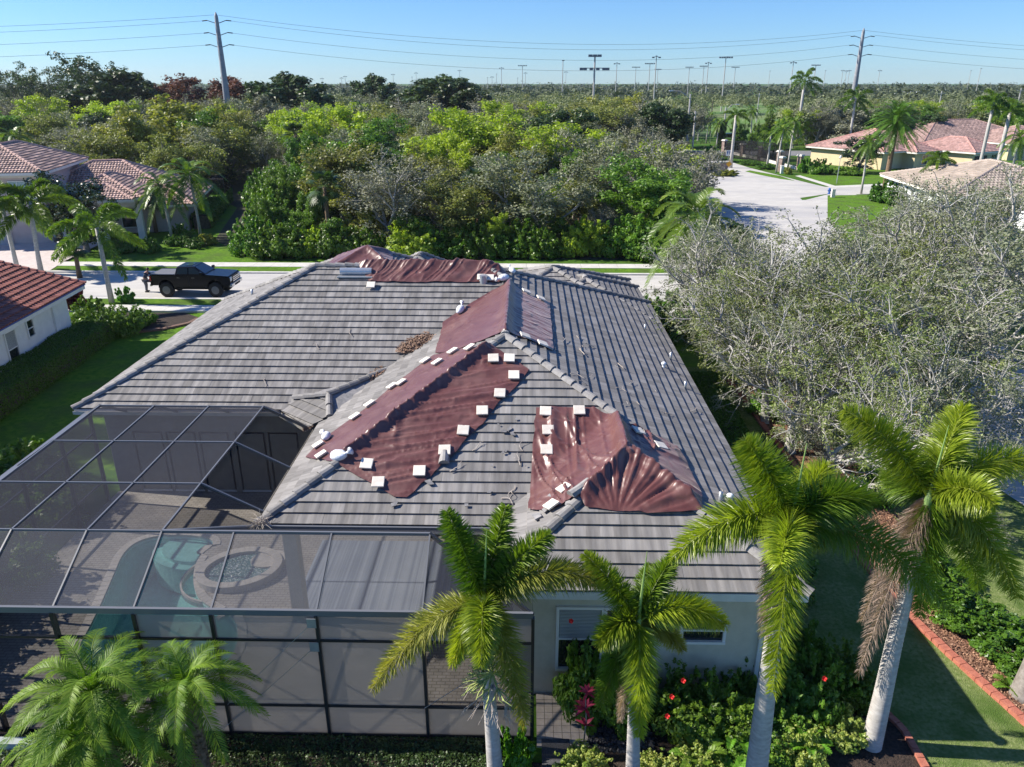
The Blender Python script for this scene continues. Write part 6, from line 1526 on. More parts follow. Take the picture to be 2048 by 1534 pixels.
# person leaning in over the tailgate
def skin_body(pts, edges, rad, name, mat, parent, sub=2):
    me = bpy.data.meshes.new(name); me.from_pydata(pts, edges, []); me.update(); me.materials.append(mat)
    o = link(name, me, None, parent); bpy.context.view_layer.objects.active = o
    m = o.modifiers.new('Skin', 'SKIN'); m.use_smooth_shade = True
    if not me.skin_vertices: me.attributes  # layer is made with the modifier below
    if len(me.skin_vertices) == 0:
        with bpy.context.temp_override(object=o, active_object=o): bpy.ops.mesh.customdata_skin_add()
    for i, r in enumerate(rad): me.skin_vertices[0].data[i].radius = (r, r)
    me.skin_vertices[0].data[0].use_root = True
    s = o.modifiers.new('Subdivision', 'SUBSURF'); s.levels = sub; s.render_levels = sub
    return o
pe = thing('person', 'person in dark blue shirt and grey trousers leaning over the lowered tailgate', 'person', (-27.55, 52.9, .012), 0)
m_skin = M('skin', (.42,.24,.17), rough=.6); m_shirt = M('navy_shirt', (.01,.02,.05), (.02,.035,.08), 9, .9); m_trouser = M('grey_trousers', (.10,.11,.14), (.14,.15,.18), 9, .9); m_hair = M('black_hair', (.01,.008,.007), rough=.6); m_shoe = M('shoe', (.03,.03,.03), rough=.6)
pts = [(0,0,.92),(.06,0,1.10),(.17,0,1.32),(.24,0,1.44),(.28,0,1.50),(.33,0,1.58),(.36,0,1.70),  # pelvis..head
 (.19,.19,1.40),(.40,.24,1.22),(.62,.16,1.16),(.70,.14,1.15), (.19,-.19,1.40),(.40,-.24,1.22),(.62,-.16,1.16),(.70,-.14,1.15),
 (.0,.10,.86),(.03,.11,.48),(-.03,.12,.09),(.13,.13,.05), (.0,-.10,.86),(.06,-.11,.48),(.02,-.12,.09),(.17,-.13,.05)]
edges = [(0,1),(1,2),(2,3),(3,4),(4,5),(5,6),(3,7),(7,8),(8,9),(9,10),(3,11),(11,12),(12,13),(13,14),(0,15),(15,16),(16,17),(17,18),(0,19),(19,20),(20,21),(21,22)]
rad = [.14,.14,.16,.12,.055,.09,.085,.075,.048,.034,.03,.075,.048,.034,.03,.095,.06,.042,.035,.095,.06,.042,.035]
try:
    skin_body(pts, edges, rad, 'body', m_skin, pe)
    up = [0,1,2,3,7,8,11,12]; mp = {k: i for i, k in enumerate(up)}
    skin_body([pts[k] for k in up], [(mp[a], mp[b]) for a, b in edges if a in mp and b in mp], [rad[k]+.018 for k in up], 'shirt', m_shirt, pe)
    lo = [0,15,16,17,19,20,21]; mp = {k: i for i, k in enumerate(lo)}
    skin_body([pts[k] for k in lo], [(mp[a], mp[b]) for a, b in edges if a in mp and b in mp], [rad[k]+.016 for k in lo], 'trousers', m_trouser, pe)
except Exception as ex: print('skin failed', ex)
hb = MB().sphere((.345,0,1.69), (.105,.095,.115), 14, 9); V = [v for v in hb.v]
hb.v = [(v[0]-(.03 if v[2] < 1.68 else 0), v[1], max(v[2], 1.62)) for v in V]; hb.build('hair', m_hair, pe, smooth=True)
for s in (-.13,.12): MB().box((.02 if s < 0 else -.03)-.08,(.02 if s < 0 else -.03)+.2,s-.05,s+.05,0,.09).build('shoe', m_shoe, pe, bevel=.02)
# face: nose, eyes, ears, fingers
b = MB().tube([(.43,0,1.70),(.465,0,1.665)], [.012,.018], 6); b.build('nose', m_skin, pe)
b = MB(); b.sphere((.435,.035,1.715), .012, 6, 5).sphere((.435,-.035,1.715), .012, 6, 5); b.build('eyes', m_hair, pe)
for s in (-1, 1): MB().sphere((.35,s*.09,1.69), (.018,.012,.03), 6, 5).build('ear', m_skin, pe)
for s in (-1, 1):
    b = MB()
    for k in range(4): y = s*.14+(k-1.5)*.02; b.tube([(.71,y,1.15),(.76,y,1.14),(.79-.008*abs(k-1),y,1.11)], [.010,.009,.007], 5)
    b.tube([(.70,s*.14-s*.04,1.15),(.73,s*.14-s*.06,1.12)], [.011,.008], 5); b.build('hand_fingers', m_skin, pe)
# far car on the main road
def small_car(x, y, rz, label, paint):
    e = thing('car', label, 'car', (x, y, .04), rz)
    pr = [(-2.2,.35),(-1.75,.35)]+arch(-1.35,.36,.36,6)+[(-.9,.33),(.9,.33)]+arch(1.35,.36,.36,6)+[(1.8,.35),(2.2,.4),(2.22,.75),(1.9,.92),(1.0,1.02),(.45,1.42),(-1.4,1.5),(-2.1,1.1)]
    MB().profile_y(pr, -.88, .88).build('body', paint, e, bevel=.05)
    for s in (-1, 1): MB().add([(-1.6,s*.885,1.06),(.8,s*.885,1.04),(.38,s*.885,1.36),(-1.35,s*.885,1.42)], [[0,1,2,3] if s < 0 else [3,2,1,0]]).build('side_window', m_autoglass, e)
    for x_ in (-1.35,1.35):
        for s in (-1, 1): MB().tube([(x_,s*.70,.33),(x_,s*.9,.33)], .33, 14).build('wheel', m_tyre, e)
small_car(PZ(1455,278)[0], PZ(1455,278)[1], math.pi, 'dark car passing on the main road beyond the entrance palms', m_black)
# ------------------------------------------------------------------ transmission poles and wires
m_conc = M('weathered_steel', (.22,.23,.25), (.30,.31,.33), 2, .6); m_wire = M('wire', (.10,.11,.12), rough=.6)
pl1 = PY(431,24,165); pr1 = PY(1728,56,205)
def trans(p, label, arms):
    e = thing('transmission_pole', label, 'power pole', (p[0], p[1], 0), 0, None); h = p[2]
    MB().tube([(0,0,0),(0,0,h*.5),(0,0,h-.8),(0,0,h)], [.85,.62,.36,.08], 12).build('pole', m_conc, e, smooth=True)
    for z in arms:
        for s in (-1, 1): MB().beam((0,0,h-z-.5),(s*1.9,0,h-z+.1),.12,.14).build('arm', m_conc, e); MB().tube([(s*1.9,0,h-z+.1),(s*2.9,0,h-z)], .10, 6).build('insulator', m_alu, e)
    return e
trans(pl1, 'tall tapering steel transmission pole rising from the woods on the left', (1.6,3.8,6.0)); trans(pr1, 'tall pale transmission pole with short arms rising behind the yellow house', (1.9,3.9,6.0))
def wire(p, q, sag, label):
    n = 24; pts = []
    for i in range(n+1):
        t = i/n; v = Vector(p).lerp(Vector(q), t); v.z -= sag*4*t*(1-t); pts.append(v)
    tag(MB().tube(pts, .03, 3, cap=False).build('power_line', m_wire), label, 'wire', 'power lines between the transmission poles')
nm = ['top', 'second', 'third', 'lowest']
for k, z in enumerate((.5,1.6,3.8,6.0)):
    o = 0 if k == 0 else 2.9
    a = (pl1[0]+o, pl1[1], pl1[2]-z); b2 = (pr1[0]-o, pr1[1], pr1[2]-(z if k else .5)*(1 if k == 0 else 1.0))
    wire(a, b2, 4.2, nm[k]+' power line sagging between the two transmission poles')
    wire((pl1[0]-o, pl1[1], pl1[2]-z), (pl1[0]-190, pl1[1]-18, pl1[2]-z+.5), 3.5, nm[k]+' power line leaving the left transmission pole')
    wire((pr1[0]+o, pr1[1], pr1[2]-z), (pr1[0]+190, pr1[1]+30, pr1[2]-z), 4.5, nm[k]+' power line leaving the right transmission pole')
# ------------------------------------------------------------------ sports field floodlights
lights = [(644,157,1),(683,156,1),(690,153,1),(786,149,1),(824,154,0),(832,146,1),(919,141,1),(975,155,0),(984,154,1),(993,148,0),(1003,136,1),(1035,156,0),(1045,132,2),(1051,146,1),(1126,121,0),(1132,144,1),(1190,113,3),(1234,127,1),(1272,135,2),(1300,128,2),(1313,114,1),(1316,139,2),(1379,135,2),(1408,133,2),(1417,126,1),(1452,116,2),(1471,135,2),(1540,142,0),(1587,125,1),(1632,131,2),(1651,141,0),(1686,141,1),(1693,142,1),(1699,141,1),(1760,141,1),(1942,141,0),(1962,137,0)]
m_pole = M('floodlight_pole', (.42,.40,.38), (.50,.48,.46), 1, .7); m_flood = M('floodlight', (.16,.17,.20), rough=.5)
for i, (px, py, k) in enumerate(lights):
    Hh = 25.0; Yv = 3000.0
    d = ray(px, py); t = (Hh-CH)/d[2]; p = CC+d*t
    if p[1] > 900: t *= 900/p[1]; p = CC+d*t
    if k == 3: p = PY(px, py, 200)
    near = ' left' if px < 960 else (' middle' if px < 1340 else ' right'); wd = {0: 'with a single small lamp', 1: 'with a small cluster head', 2: 'with a wide crossbar of lamps', 3: 'with two tiers of lamps, the largest of all'}[k]
    e = thing('floodlight_pole', ('floodlight pole %s on the%s horizon' % (wd, near)), 'floodlight', (p[0], p[1], 0), 0, 'sports field floodlight poles'+near)
    h = p[2]; MB().tube([(0,0,0),(0,0,h)], [.32,.2], 6).build('pole', m_pole, e)
    b = MB()
    if k == 0: b.beam((-.5,0,h),(.9,0,h),.5,.35)
    elif k == 1:
        for s in (-1, 1): b.beam((s*.3,0,h+.1),(s*1.6,0,h),.35,.2).box(s*1.5-.55,s*1.5+.55,-.3,.3,h-.5,h+.1)
        b.box(-.4,.4,-.3,.3,h+.1,h+.6)
    elif k == 2:
        b.beam((-3,0,h),(3,0,h),.16,.16)
        for s in (-2.9,-1.7,-.6,.6,1.7,2.9): b.box(s-.42,s+.42,-.3,.3,h-.1,h+.6)
    else:
        b.beam((-1.6,0,h),(1.6,0,h),.25,.2).beam((-3.4,0,h-2.6),(3.4,0,h-2.6),.16,.16)
        for s in (-1.1,0,1.1): b.box(s-.5,s+.5,-.3,.3,h-.1,h+.45)
        for s in (-3.2,-2.3,-.8,.8,2.3,3.2): b.box(s-.42,s+.42,-.3,.3,h-3.1,h-2.5)
    b.build('lamp_head', m_flood, e)
# street lighting and traffic signals at the far junction
def cobra(px, py, Yv, hw, label, flip=1, r=.22):
    p = PY(px, py, Yv); e = thing('street_light', label, 'street light', (p[0], p[1], 0)); h = p[2]
    MB().tube([(0,0,0),(0,0,h)], [r*1.1,r*.6], 8).build('pole', m_pole, e); MB().tube([(0,0,h-.8),(flip*hw*.5,0,h+.5),(flip*hw,0,h+.6)], .07, 6).build('arm', m_pole, e); MB().box(flip*hw-.4,flip*hw+.4,-.15,.15,h+.5,h+.68).build('lamp_head', m_frame, e)
cobra(1381,188,158,-3.8,'thick pale street light pole with an arm to the left at the junction',1,.22); cobra(1452,214,185,2.6,'slender street light with an arm to the right beyond the palms')
q = PY(1441,142,260); e = thing('utility_pole', 'dark thin wooden pole beyond the entrance palms', 'utility pole', (PY(1424,220,230)[0], 230, 0)); MB().tube([(0,0,0),(0,0,9)], [.18,.12], 6).build('pole', m_darkbark, e)
q = PY(1385,222,160); e = thing('utility_pole', 'short pale pole beside the thick street light', 'utility pole', (q[0]+.6, 160, 0)); MB().tube([(0,0,0),(0,0,q[2])], [.2,.16], 8).build('pole', m_pole, e)
for (px, py, Yv, lb) in [(1884,182,230,'weathered wooden utility pole left of the tall right palm'),(2043,176,240,'wooden utility pole at the right edge of the picture'),(1519,186,300,'leaning wooden pole among the far trees')]:
    q = PY(px, py, Yv); e = thing('utility_pole', lb, 'utility pole', (q[0], q[1], 0)); MB().tube([(0,0,0),(0,0,q[2])], [.2,.14], 6).build('pole', m_pole, e); MB().beam((-1.1,0,q[2]-.6),(1.1,0,q[2]-.6),.12,.12).build('cross_arm', m_pole, e)
ts = thing('traffic_signal', 'traffic signal mast with three yellow backed signal heads at the far junction', 'traffic light', (PY(1357,228,170)[0], 170, 0)); zz = PY(1357,228,170)[2]
MB().tube([(0,0,0),(0,0,zz)], .14, 8).build('pole', m_alu, ts); MB().tube([(0,0,zz-.2),(-5.6,0,zz-.1)], .08, 6).build('mast_arm', m_alu, ts)
for x in (-5.2,-3.8,-2.4): MB().box(x-.28,x+.28,-.12,.12,zz-1.5,zz-.3).build('signal_head', M('signal_yellow', (.65,.35,.01), rough=.5) if 'signal_yellow' not in bpy.data.materials else bpy.data.materials['signal_yellow'], ts)
# distant low buildings
def farb(px, py, w_, h, d, label, mat, mroof):
    q = PZ(px, py, 0); e = thing('distant_building', label, 'building', (q[0], q[1], 0), .2); b = MB(); b.box(-w_/2,w_/2,-d/2,d/2,0,h); b.build('wall', mat, e)
    MB().add([(-w_/2-.4,-d/2-.4,h),(w_/2+.4,-d/2-.4,h),(w_/2+.4,d/2+.4,h),(-w_/2-.4,d/2+.4,h),(-w_/2+1,0,h+1.4),(w_/2-1,0,h+1.4)], [[0,1,5,4],[2,3,4,5],[1,2,5],[3,0,4]]).build('roof', mroof, e)
    k = MB(); x = -w_/2+1
    while x < w_/2-1: k.box(x,x+1.1,-d/2-.06,-d/2-.01,.9,2.1); x += 2.6
    k.build('window', m_glass, e)
for a in [(1820,205,22,6,10,'distant white building among trees left of the tall right palm',m_whitewall,m_whitewall),(1845,204,10,5,8,'distant red brown building beside the white one',m_brick,m_tancap),(1222,198,30,3,10,'distant pale low building beyond the mossy oaks',m_whitewall,m_trim),(1455,197,8,3,8,'small grey shed on the sports field',m_metal,m_metal),(1468,196,6,3,6,'small white shed on the sports field',m_whitewall,m_whitewall),(1485,196,6,2.6,6,'second small white shed, rightmost on the sports field',m_whitewall,m_whitewall),(1885,184,18,3,8,'faint white roofed building in the far trees on the right',m_whitewall,m_whitewall),(1630,262,14,3,8,'low rust roofed shelter behind the royal palm',m_tancap,m_scap)]: farb(*a)
# chain link fence of the sports ground
e = thing('field_fence', 'long low wire fence along the near edge of the sports field', 'fence', (40, 200, 0))
for i in range(40): MB().tube([(i*3,0,0),(i*3,0,2.4)], .05, 4).build('fence_post', m_pole, e)
MB().beam((0,0,2.4),(117,0,2.4),.06,.06).beam((0,0,1.2),(117,0,1.2),.04,.04).build('fence_rail', m_pole, e)
# ------------------------------------------------------------------ palms near and far
place_palm('foxtail', -28.4, 49.6, PY(216,455,49.6)[2], 'foxtail palm with a stout trunk between the white house and the street', rz=.3, wide=1.3)
place_palm('foxtail2', PZ(52,560)[0], PZ(52,560)[1]+2, 5.6, 'right one of the two bushy palms at the left edge by the street', 'palms at the left edge', rz=1.2, wide=1.5)
place_palm('foxtail', PZ(5,560)[0], PZ(5,560)[1]+2, 5.4, 'palm cut by the left edge above the red roof', 'palms at the left edge', rz=2.2, wide=1.4)
place_palm('queen', PZ(345,482)[0], PZ(345,482)[1], PY(325,372,71.5)[2], 'left one of two slim palms in front of the pink house', 'slim palms before the pink house', rz=3.0, wide=1.1)
place_palm('queen', PZ(402,475)[0], PZ(402,475)[1], PY(388,350,73)[2], 'right one of two slim palms in front of the pink house', 'slim palms before the pink house', rz=2.6, wide=1.3)
place_palm('queen', PY(20,275,95)[0], 95, PY(20,275,95)[2], 'yellow green palm behind the pink house at the left edge', rz=1, wide=1.1)
for (px, py, Y, lb) in [(650,372,68,'tall cabbage palm with grey fans in the front of the woods'),(955,365,72,'cabbage palm half hidden in the woods above the broad ridge'),(1160,392,75,'dark cabbage palm in the woods, right of centre'),(590,268,105,'cabbage palm deep in the woods above the tall one')]:
    q = PY(px, py, Y); place_palm('cabbage', q[0], Y, q[2], lb, 'cabbage palms in the woods', rz=px)
q = PZ(1372,600); place_palm('queen', q[0], q[1], PY(1372,430,q[1])[2], 'drooping yellow green palm at the kerb behind the grey oaks', rz=.5, wide=1.5)
place_palm('cabbage', PZ(300,470)[0], 76, 3.4, 'low dark palm clump by the porch of the pink house', rz=.4, wide=.8); place_palm('cabbage', PZ(150,560)[0], 57, 2.4, 'small palm behind the corner of the red roof', rz=.4, wide=.6)
q = PY(1610,158,190); place_palm('royal', q[0], 190, q[2], 'tall royal palm with a white trunk, left of the right transmission pole', wide=1.5)
q = PY(1712,195,175); place_palm('royal', q[0], 175, q[2], 'dark crowned royal palm in front of the right transmission pole', wide=1.4, rz=1)
q = PY(1988,205,120); place_palm('royal', q[0], 120, q[2], 'large royal palm with a pale trunk before the farther yellow house', wide=1.15, rz=2)
q = PY(2006,225,118); place_palm('foxtail', q[0]+1, 118, q[2], 'shaggy palm just right of the large royal palm', wide=1.2, rz=2)
q = PY(1795,238,108); place_palm('date', q[0], 108, q[2], 'big round headed date palm in front of the yellow houses', wide=1.0)
q = PZ(1722,388); place_palm('queen', q[0], q[1], PY(1722,285,q[1])[2], 'palm with two close trunks on the corner lawn', wide=.9, rz=4); 
q = PZ(1860,400); place_palm('foxtail', q[0]-2, q[1]-4, PY(1830,318,q[1]-4)[2], 'palm with a bright green head beside the tan roof', wide=.85, rz=4)
q = PY(2040,275,110); place_palm('queen', q[0], 110, q[2], 'palm at the right edge in front of the grey roof', wide=1.0, rz=4)
for i, (px, top, base, lb) in enumerate([(1412,225,287,'leftmost'),(1432,238,300,'second'),(1461,222,336,'third'),(1500,212,290,'fourth'),(1538,208,262,'fifth'),(1534,258,336,'sixth'),(1552,250,346,'seventh'),(1575,238,340,'eighth')]):
    q = PZ(px, base); k = PY(px, top+8, q[1]); place_palm(['queen','queen','foxtail'][i % 3], q[0], q[1], max(4, k[2]), '%s palm from the left in the row along the entrance drive' % lb, 'palms along the entrance drive', wide=.95, rz=i)
# ------------------------------------------------------------------ trees
rgt = random.Random(2024)
def tr(kind, px, py, Y, label, wide=1.0, group=None, hh=None):
    p = PY(px, py, Y); return place(kind, p[0], Y, p[2] if hh is None else hh, label, 'tree', group, 'tree', wide, rg=rgt)
feat = [('wispy1',170,100,190,'tallest feathery dark tree on the left skyline',1.3),('wispy1',70,122,200,'thin feathery tree on the far left skyline',1.0),('wispy1',30,130,205,'thin wispy tree at the left end of the skyline',1.0),('pine1',222,132,170,'dark rounded pine beside the tall feathery tree',1.7),
 ('red1',415,145,190,'russet leaved tree just left of the transmission pole',1.5),('red1',340,160,185,'dull red brown tree on the left skyline',1.5),('pine1',572,140,175,'wide open pine right of the left transmission pole',1.8),('pine1',745,144,230,'lone flat topped pine on the skyline',1.3),('pine1',880,146,190,'broad dark pine cluster left of the floodlights',2.2),('pine1',925,156,180,'dark pine at the right side of the broad cluster',1.6),
 ('yellow1',360,186,118,'wide yellowish olive tree, highest above the pink house',1.5),('yellow1',270,205,105,'yellow olive tree left of the widest one',1.4),('olive1',200,235,98,'pale olive tree behind the pink house',1.4),('olive2',330,262,96,'olive grey tree in front of the yellowish one',1.4),('olive2',440,235,112,'olive tree with dark limbs below the transmission pole',1.5),
 ('lime1',650,205,112,'lime green tree left of the centre',1.35),('yellow1',690,200,120,'yellow green tree behind the lime one',1.2),('lime1',590,212,125,'lime topped tree right of the widest yellowish one',1.2),('green1',600,262,88,'fresh green tree at the left of the woods front',1.0),
 ('lime1',925,208,98,'brightest lime green tree in the middle of the woods',1.5),('lime1',880,262,90,'lime green lower crown left of the brightest tree',1.1),('olive2',1010,235,95,'golden green tree right of the brightest lime one',1.3),('olive1',1075,262,88,'mustard green tree right of centre',1.0),
 ('green1',640,300,78,'bright green tree behind the tall cabbage palm',1.3),('green2',570,320,76,'bushy green tree at the left front of the woods',.8),('green2',548,385,69,'dense dark green tree at the corner of the woods and lawn',.75),('green1',605,375,69,'green tree left of the tall cabbage palm',.8),
 ('grey1',800,330,74,'grey mossy tree left of the woods centre',1.4),('grey2',880,350,72,'silver grey tree in the front of the woods',1.3),('grey2',740,300,84,'grey tree behind the silver front one',1.4),('grey1',1240,330,76,'drooping grey tree right of the woods centre',1.5),('grey2',1200,400,69,'silver grey twiggy tree near the pavement, right side',1.3),('grey1',1290,400,70,'grey twiggy tree nearest the drooping palm',1.2),
 ('bare1',1315,270,84,'bare pinkish branched tree by the entrance road',1.4),('bare1',1345,330,80,'bare limbed tree leaning over the entrance road',1.2),('grey2',1300,245,96,'grey tree left of the entrance road',1.3),('grey1',1250,255,100,'wide grey green tree in the right of the woods',1.5),('green1',1160,300,82,'dark green tree right of the golden one',1.3),
 ('lime1',1075,365,69,'slim lime green tree in the front, right of centre',.8),('lime1',1000,420,66,'small lime green tree low in the front of the woods',.8),('yellow1',720,410,67,'yellow flowered small tree left of centre',.9),('olive1',760,450,66,'small yellow green tree above the tarp covered ridge',.9),
 ('green2',920,420,67,'dark green tree in the front of the woods, middle',1.2),('green2',1030,440,67,'dark green bushy tree above the apex of the roof',1.2),('green1',1110,430,68,'green tree right of the slim lime one',1.2),('green2',840,420,66,'dark leafy tree above the long tarp',1.2),('green2',1270,450,66,'dark green bushy tree near the drooping palm',1.1),('green1',660,430,66,'dark green tree behind the far garage hip',1.2),('green2',590,440,67,'dark green tree over the lawn edge',.8),('dark1',455,335,112,'dark tree in the gap behind the hedge of the pink house',.9),
 ('moss1',1190,212,150,'moss hung dark oak under the largest floodlight',1.5),('moss1',1250,225,150,'moss hung dark oak right of the largest floodlight',1.5),('moss1',1310,232,140,'moss hung oak at the right end of the dark oaks',1.3),
 ('moss1',1690,200,185,'huge spreading grey oak behind the yellow house',2.0),('grey2',1625,205,190,'grey oak left of the huge spreading one',1.7),('dark1',1840,225,170,'dark tree behind the date palm',1.6),('dark1',1780,215,180,'dark green tree behind the right transmission pole',1.6),('olive1',1920,200,200,'olive tree behind the farther yellow house',1.6),('grey1',1870,220,190,'grey tree left of the large royal palm',1.5),('green1',2030,190,190,'green tree at the right end of the skyline',1.7),
 ('grey1',1370,210,185,'round grey green tree left of the entrance palms',1.2),('green1',1560,232,178,'dark green tree in the garden of the first yellow house',.6),('green1',1512,242,176,'leafy green tree left of the screened enclosure',.5),('glossy1',1728,262,131,'small glossy leaved tree at the yellow wall',1.6),
 ('green2',1483,232,185,'leafy tree behind the entrance palms, left of the slender street light',.7),('grey1',1400,222,205,'grey tree beyond the thick street light pole',.8),('green1',1535,222,195,'leafy tree left of the tall royal palm',.8),('grey2',1592,215,205,'grey tree behind the trunk of the tall royal palm',.9),('dark1',1445,236,178,'small dark tree behind the dark thin pole',.5),('olive1',1345,222,180,'olive tree at the edge of the sports field',1.0),
 ('bare1',1392,290,94,'bare pale limbed tree at the bend of the entrance road',1.1),('grey1',1385,335,82,'grey tree overhanging the entrance road kerb',.8),
 ('glossy1',140,335,66.5,'dark glossy leaved magnolia in front of the pink house',1.25)]
for (k, px, py, Y, lb, wd) in feat: tr(k, px, py, Y, lb, wd)
# the rest of the woods, seen only as crowns among others
kinds = [('grey1',5),('grey2',5),('olive1',4),('olive2',3),('green1',2),('green2',1.5),('dark1',1),('lime1',1.2),('yellow1',1),('moss1',1)]
desc = {'grey1':'grey green mossy tree','grey2':'silver grey twiggy tree','olive1':'olive green tree','olive2':'broad olive brown tree','green1':'leafy green tree','green2':'dense green tree','dark1':'dark green tree','lime1':'lime green tree','yellow1':'yellowish tree','moss1':'moss hung oak','shrub_big':'dark shrub'}
def pick(rg):
    s = rg.uniform(0, sum(k[1] for k in kinds))
    for k, w_ in kinds:
        s -= w_
        if s <= 0: return k
    return kinds[0][0]
cols = [(90,'above the tower of the pink house'),(200,'behind the pink house gable'),(300,'above the magnolia'),(380,'above the slim palms'),(450,'left of the transmission pole'),(520,'right of the transmission pole'),(590,'above the lawn corner'),(660,'above the tall cabbage palm'),(730,'above the farthest tarp'),(800,'above the metal roof vent'),(870,'above the long tarp'),(940,'under the broad pine cluster'),(1010,'above the white bags'),(1080,'above the roof apex'),(1150,'above the shaded slope'),(1220,'under the largest floodlight'),(1290,'above the far roof corner'),(1360,'above the drooping palm'),(1430,'beside the entrance road'),(9999,'right of the entrance road')]
def where(x, y):
    px = 1053+1510*x/(y*.9285+3); c = [t for a, t in cols if px <= a][0]
    return ('in the front rank ' if y < 78 else 'in the second rank ' if y < 92 else 'in the third rank ' if y < 112 else 'midway back ' if y < 135 else 'far back ' if y < 170 else 'at the very back ')+c
rg = random.Random(99); cnt = 0
far_list = []
for (Y0, Y1, st, xl, xr) in ((69,100,8.0,-30,15),(100,150,9.6,-75,13),(150,215,12.5,-150,34),(215,330,15,-230,60)):
    y = Y0
    while y < Y1:
        x = xl if Y0 > 99 else xl+(y-69)*.1
        while x < xr-(0 if y < 150 else (y-150)*.15):
            xx = x+rg.uniform(-st*.35, st*.35); yy = y+rg.uniform(-st*.35, st*.35)
            ok = not (xx < -21.5-(yy-66)*.36 and yy < 104) and not (-58 < xx < -38 and 76 < yy < 101)
            if ok:
                k = pick(rg); h = rg.uniform(6.4, 10.6)+(1.0 if yy > 115 else 0)+(1.2 if yy > 150 else 0)+(.8 if xx < -30 else 0); h = min(h, 12.2)
                part = 'left part' if xx < -25 else ('middle' if xx < 0 else 'right part')
                if yy > 205: far_list.append((xx, yy, h, k)); x += st; continue
                place(k, xx, yy, h, '%s %s' % (desc[k], where(xx, yy)), 'tree', '%ss in the %s of the woods' % (desc[k], part), 'tree', rg.uniform(1.25, 1.65), rg=rg); cnt += 1
            x += st
        y += st
print('forest fill', cnt)
# undergrowth along the front edge of the woods
i = 0; x = -24.0
pl = ['dark green', 'leafy green', 'bright green']
while x < 18.5:
    k = ['shrub_far','shrub_big','shrub_far','shrub_lime'][i % 4 if rg.random() < .8 else 0]; h = rg.uniform(2.0, 3.8)
    place(k, x, 65.2+rg.uniform(-.4, 1.2), h, '%s %s undergrowth bush %s' % ('high' if h > 2.9 else 'low', 'lime green' if k == 'shrub_lime' else 'dark green', [t for a, t in cols if 1053+1510*x/63.5 <= a][0]), 'shrub', '%s undergrowth at the edge of the woods' % ('lime green' if k == 'shrub_lime' else 'dark green'), 'shrub', rg.uniform(.9, 1.3)*.8); x += rg.uniform(1.6, 2.4); i += 1
y = 68.0; od = iter(['nearest the street','second from the street','third from the street','fourth from the street','fifth from the street','sixth from the street','sixth from the back','fifth from the back','fourth from the back','third from the back','second from the back','farthest back'])
while y < 100: place('shrub_far', -22.5-(y-66)*.33+rg.uniform(-.6,.6), y, rg.uniform(3, 5), 'tall green bush along the lawn side of the woods, '+next(od), 'shrub', 'bushes along the lawn side of the woods', 'shrub', .6); y += 3
# open parkland on the right
for i in range(230):
    px = rg.uniform(1360, 2120); Y = rg.choice([190, 205, 225, 245, 270, 300, 330, 380])*rg.uniform(.95, 1.05)
    if 1390 < px < 1580 and Y < 330: px = rg.uniform(1600, 2080)
    k = pick(rg); p = PY(px, 200, Y)
    if 1440 < px < 1580 and Y < 300: continue
    if Y > 235 or (i % 3 == 2): far_list.append((p[0], Y, rg.uniform(8, 10.5), k)); continue
    side = 'far right' if px > 1720 else 'sports field'
    place(k, p[0], Y, rg.uniform(8, 10.5), '%s %s in the parkland %s' % (['nearer','farther'][Y > 212], desc[k], ['left of the royal palm','between the royal palm and the transmission pole','behind the date palm','behind the farther yellow house','at the right edge'][0 if px < 1610 else 1 if px < 1710 else 2 if px < 1830 else 3 if px < 1980 else 4]), 'tree', '%ss in the parkland by the %s' % (desc[k], side), 'tree', rg.uniform(1.2, 1.7), rg=rg)
for (px, py, h, w_, k, lb) in [(1768,405,2.9,4.6,'shrub_green','big round clipped green bush by the corner lawn mulch'),(1803,412,2.4,4.6,'shrub_green','second clipped bush, darker and right of the big round one'),(1640,348,2.6,4.5,'shrub_dark','spreading dark bush in front of the yellow wall'),(1612,345,2.4,3.0,'shrub_banana','broad leaved bright bush beside the last stone pier'),(1575,349,1.2,1.4,'shrub_yellow','small yellow bush at the foot of the gate pier'),(1425,320,3.0,4.0,'shrub_dark','dark bushes behind the island wall'),(1480,300,2.0,6.0,'shrub_green','bushes behind the stone piers, left'),(1540,318,1.8,5.0,'shrub_green','bright bushes behind the black railings'),(1500,330,1.0,4.5,'shrub_green','low clipped bushes before the railings'),(1530,338,1.0,4.0,'shrub_green','low clipped bushes nearest the gate pier'),(1700,350,1.4,5.0,'shrub_dark','low bushes along the yellow wall')]:
    q = PZ(px, py); e = place(k, q[0], q[1], h, lb, 'shrub', None, 'shrub'); e.scale = (w_/2, w_/2, h/PROTO[k][2])
for (px, py, w_, h, k, lb) in [(348,490,2.0,1.0,'shrub_green','clipped round bush left of the slim palm feet'),(365,492,1.9,1.0,'shrub_green','second clipped round bush before the pink house'),(390,496,2.2,1.0,'shrub_green','clipped bright bush between the two slim palms'),(415,490,2.0,1.1,'shrub_yellow','yellow green bush right of the slim palms'),(365,478,2.4,1.6,'shrub_dark','dark bush behind the clipped ones'),(300,505,2.2,1.4,'shrub_dark','dark bush by the porch of the pink house'),(245,505,3.0,1.2,'shrub_dark','grey green bush behind the foxtail palm')]:
    q = PZ(px, py); e = place(k, q[0], q[1], h, lb, 'shrub', None, 'shrub'); e.scale = (w_/2, w_/2, h/PROTO[k][2])
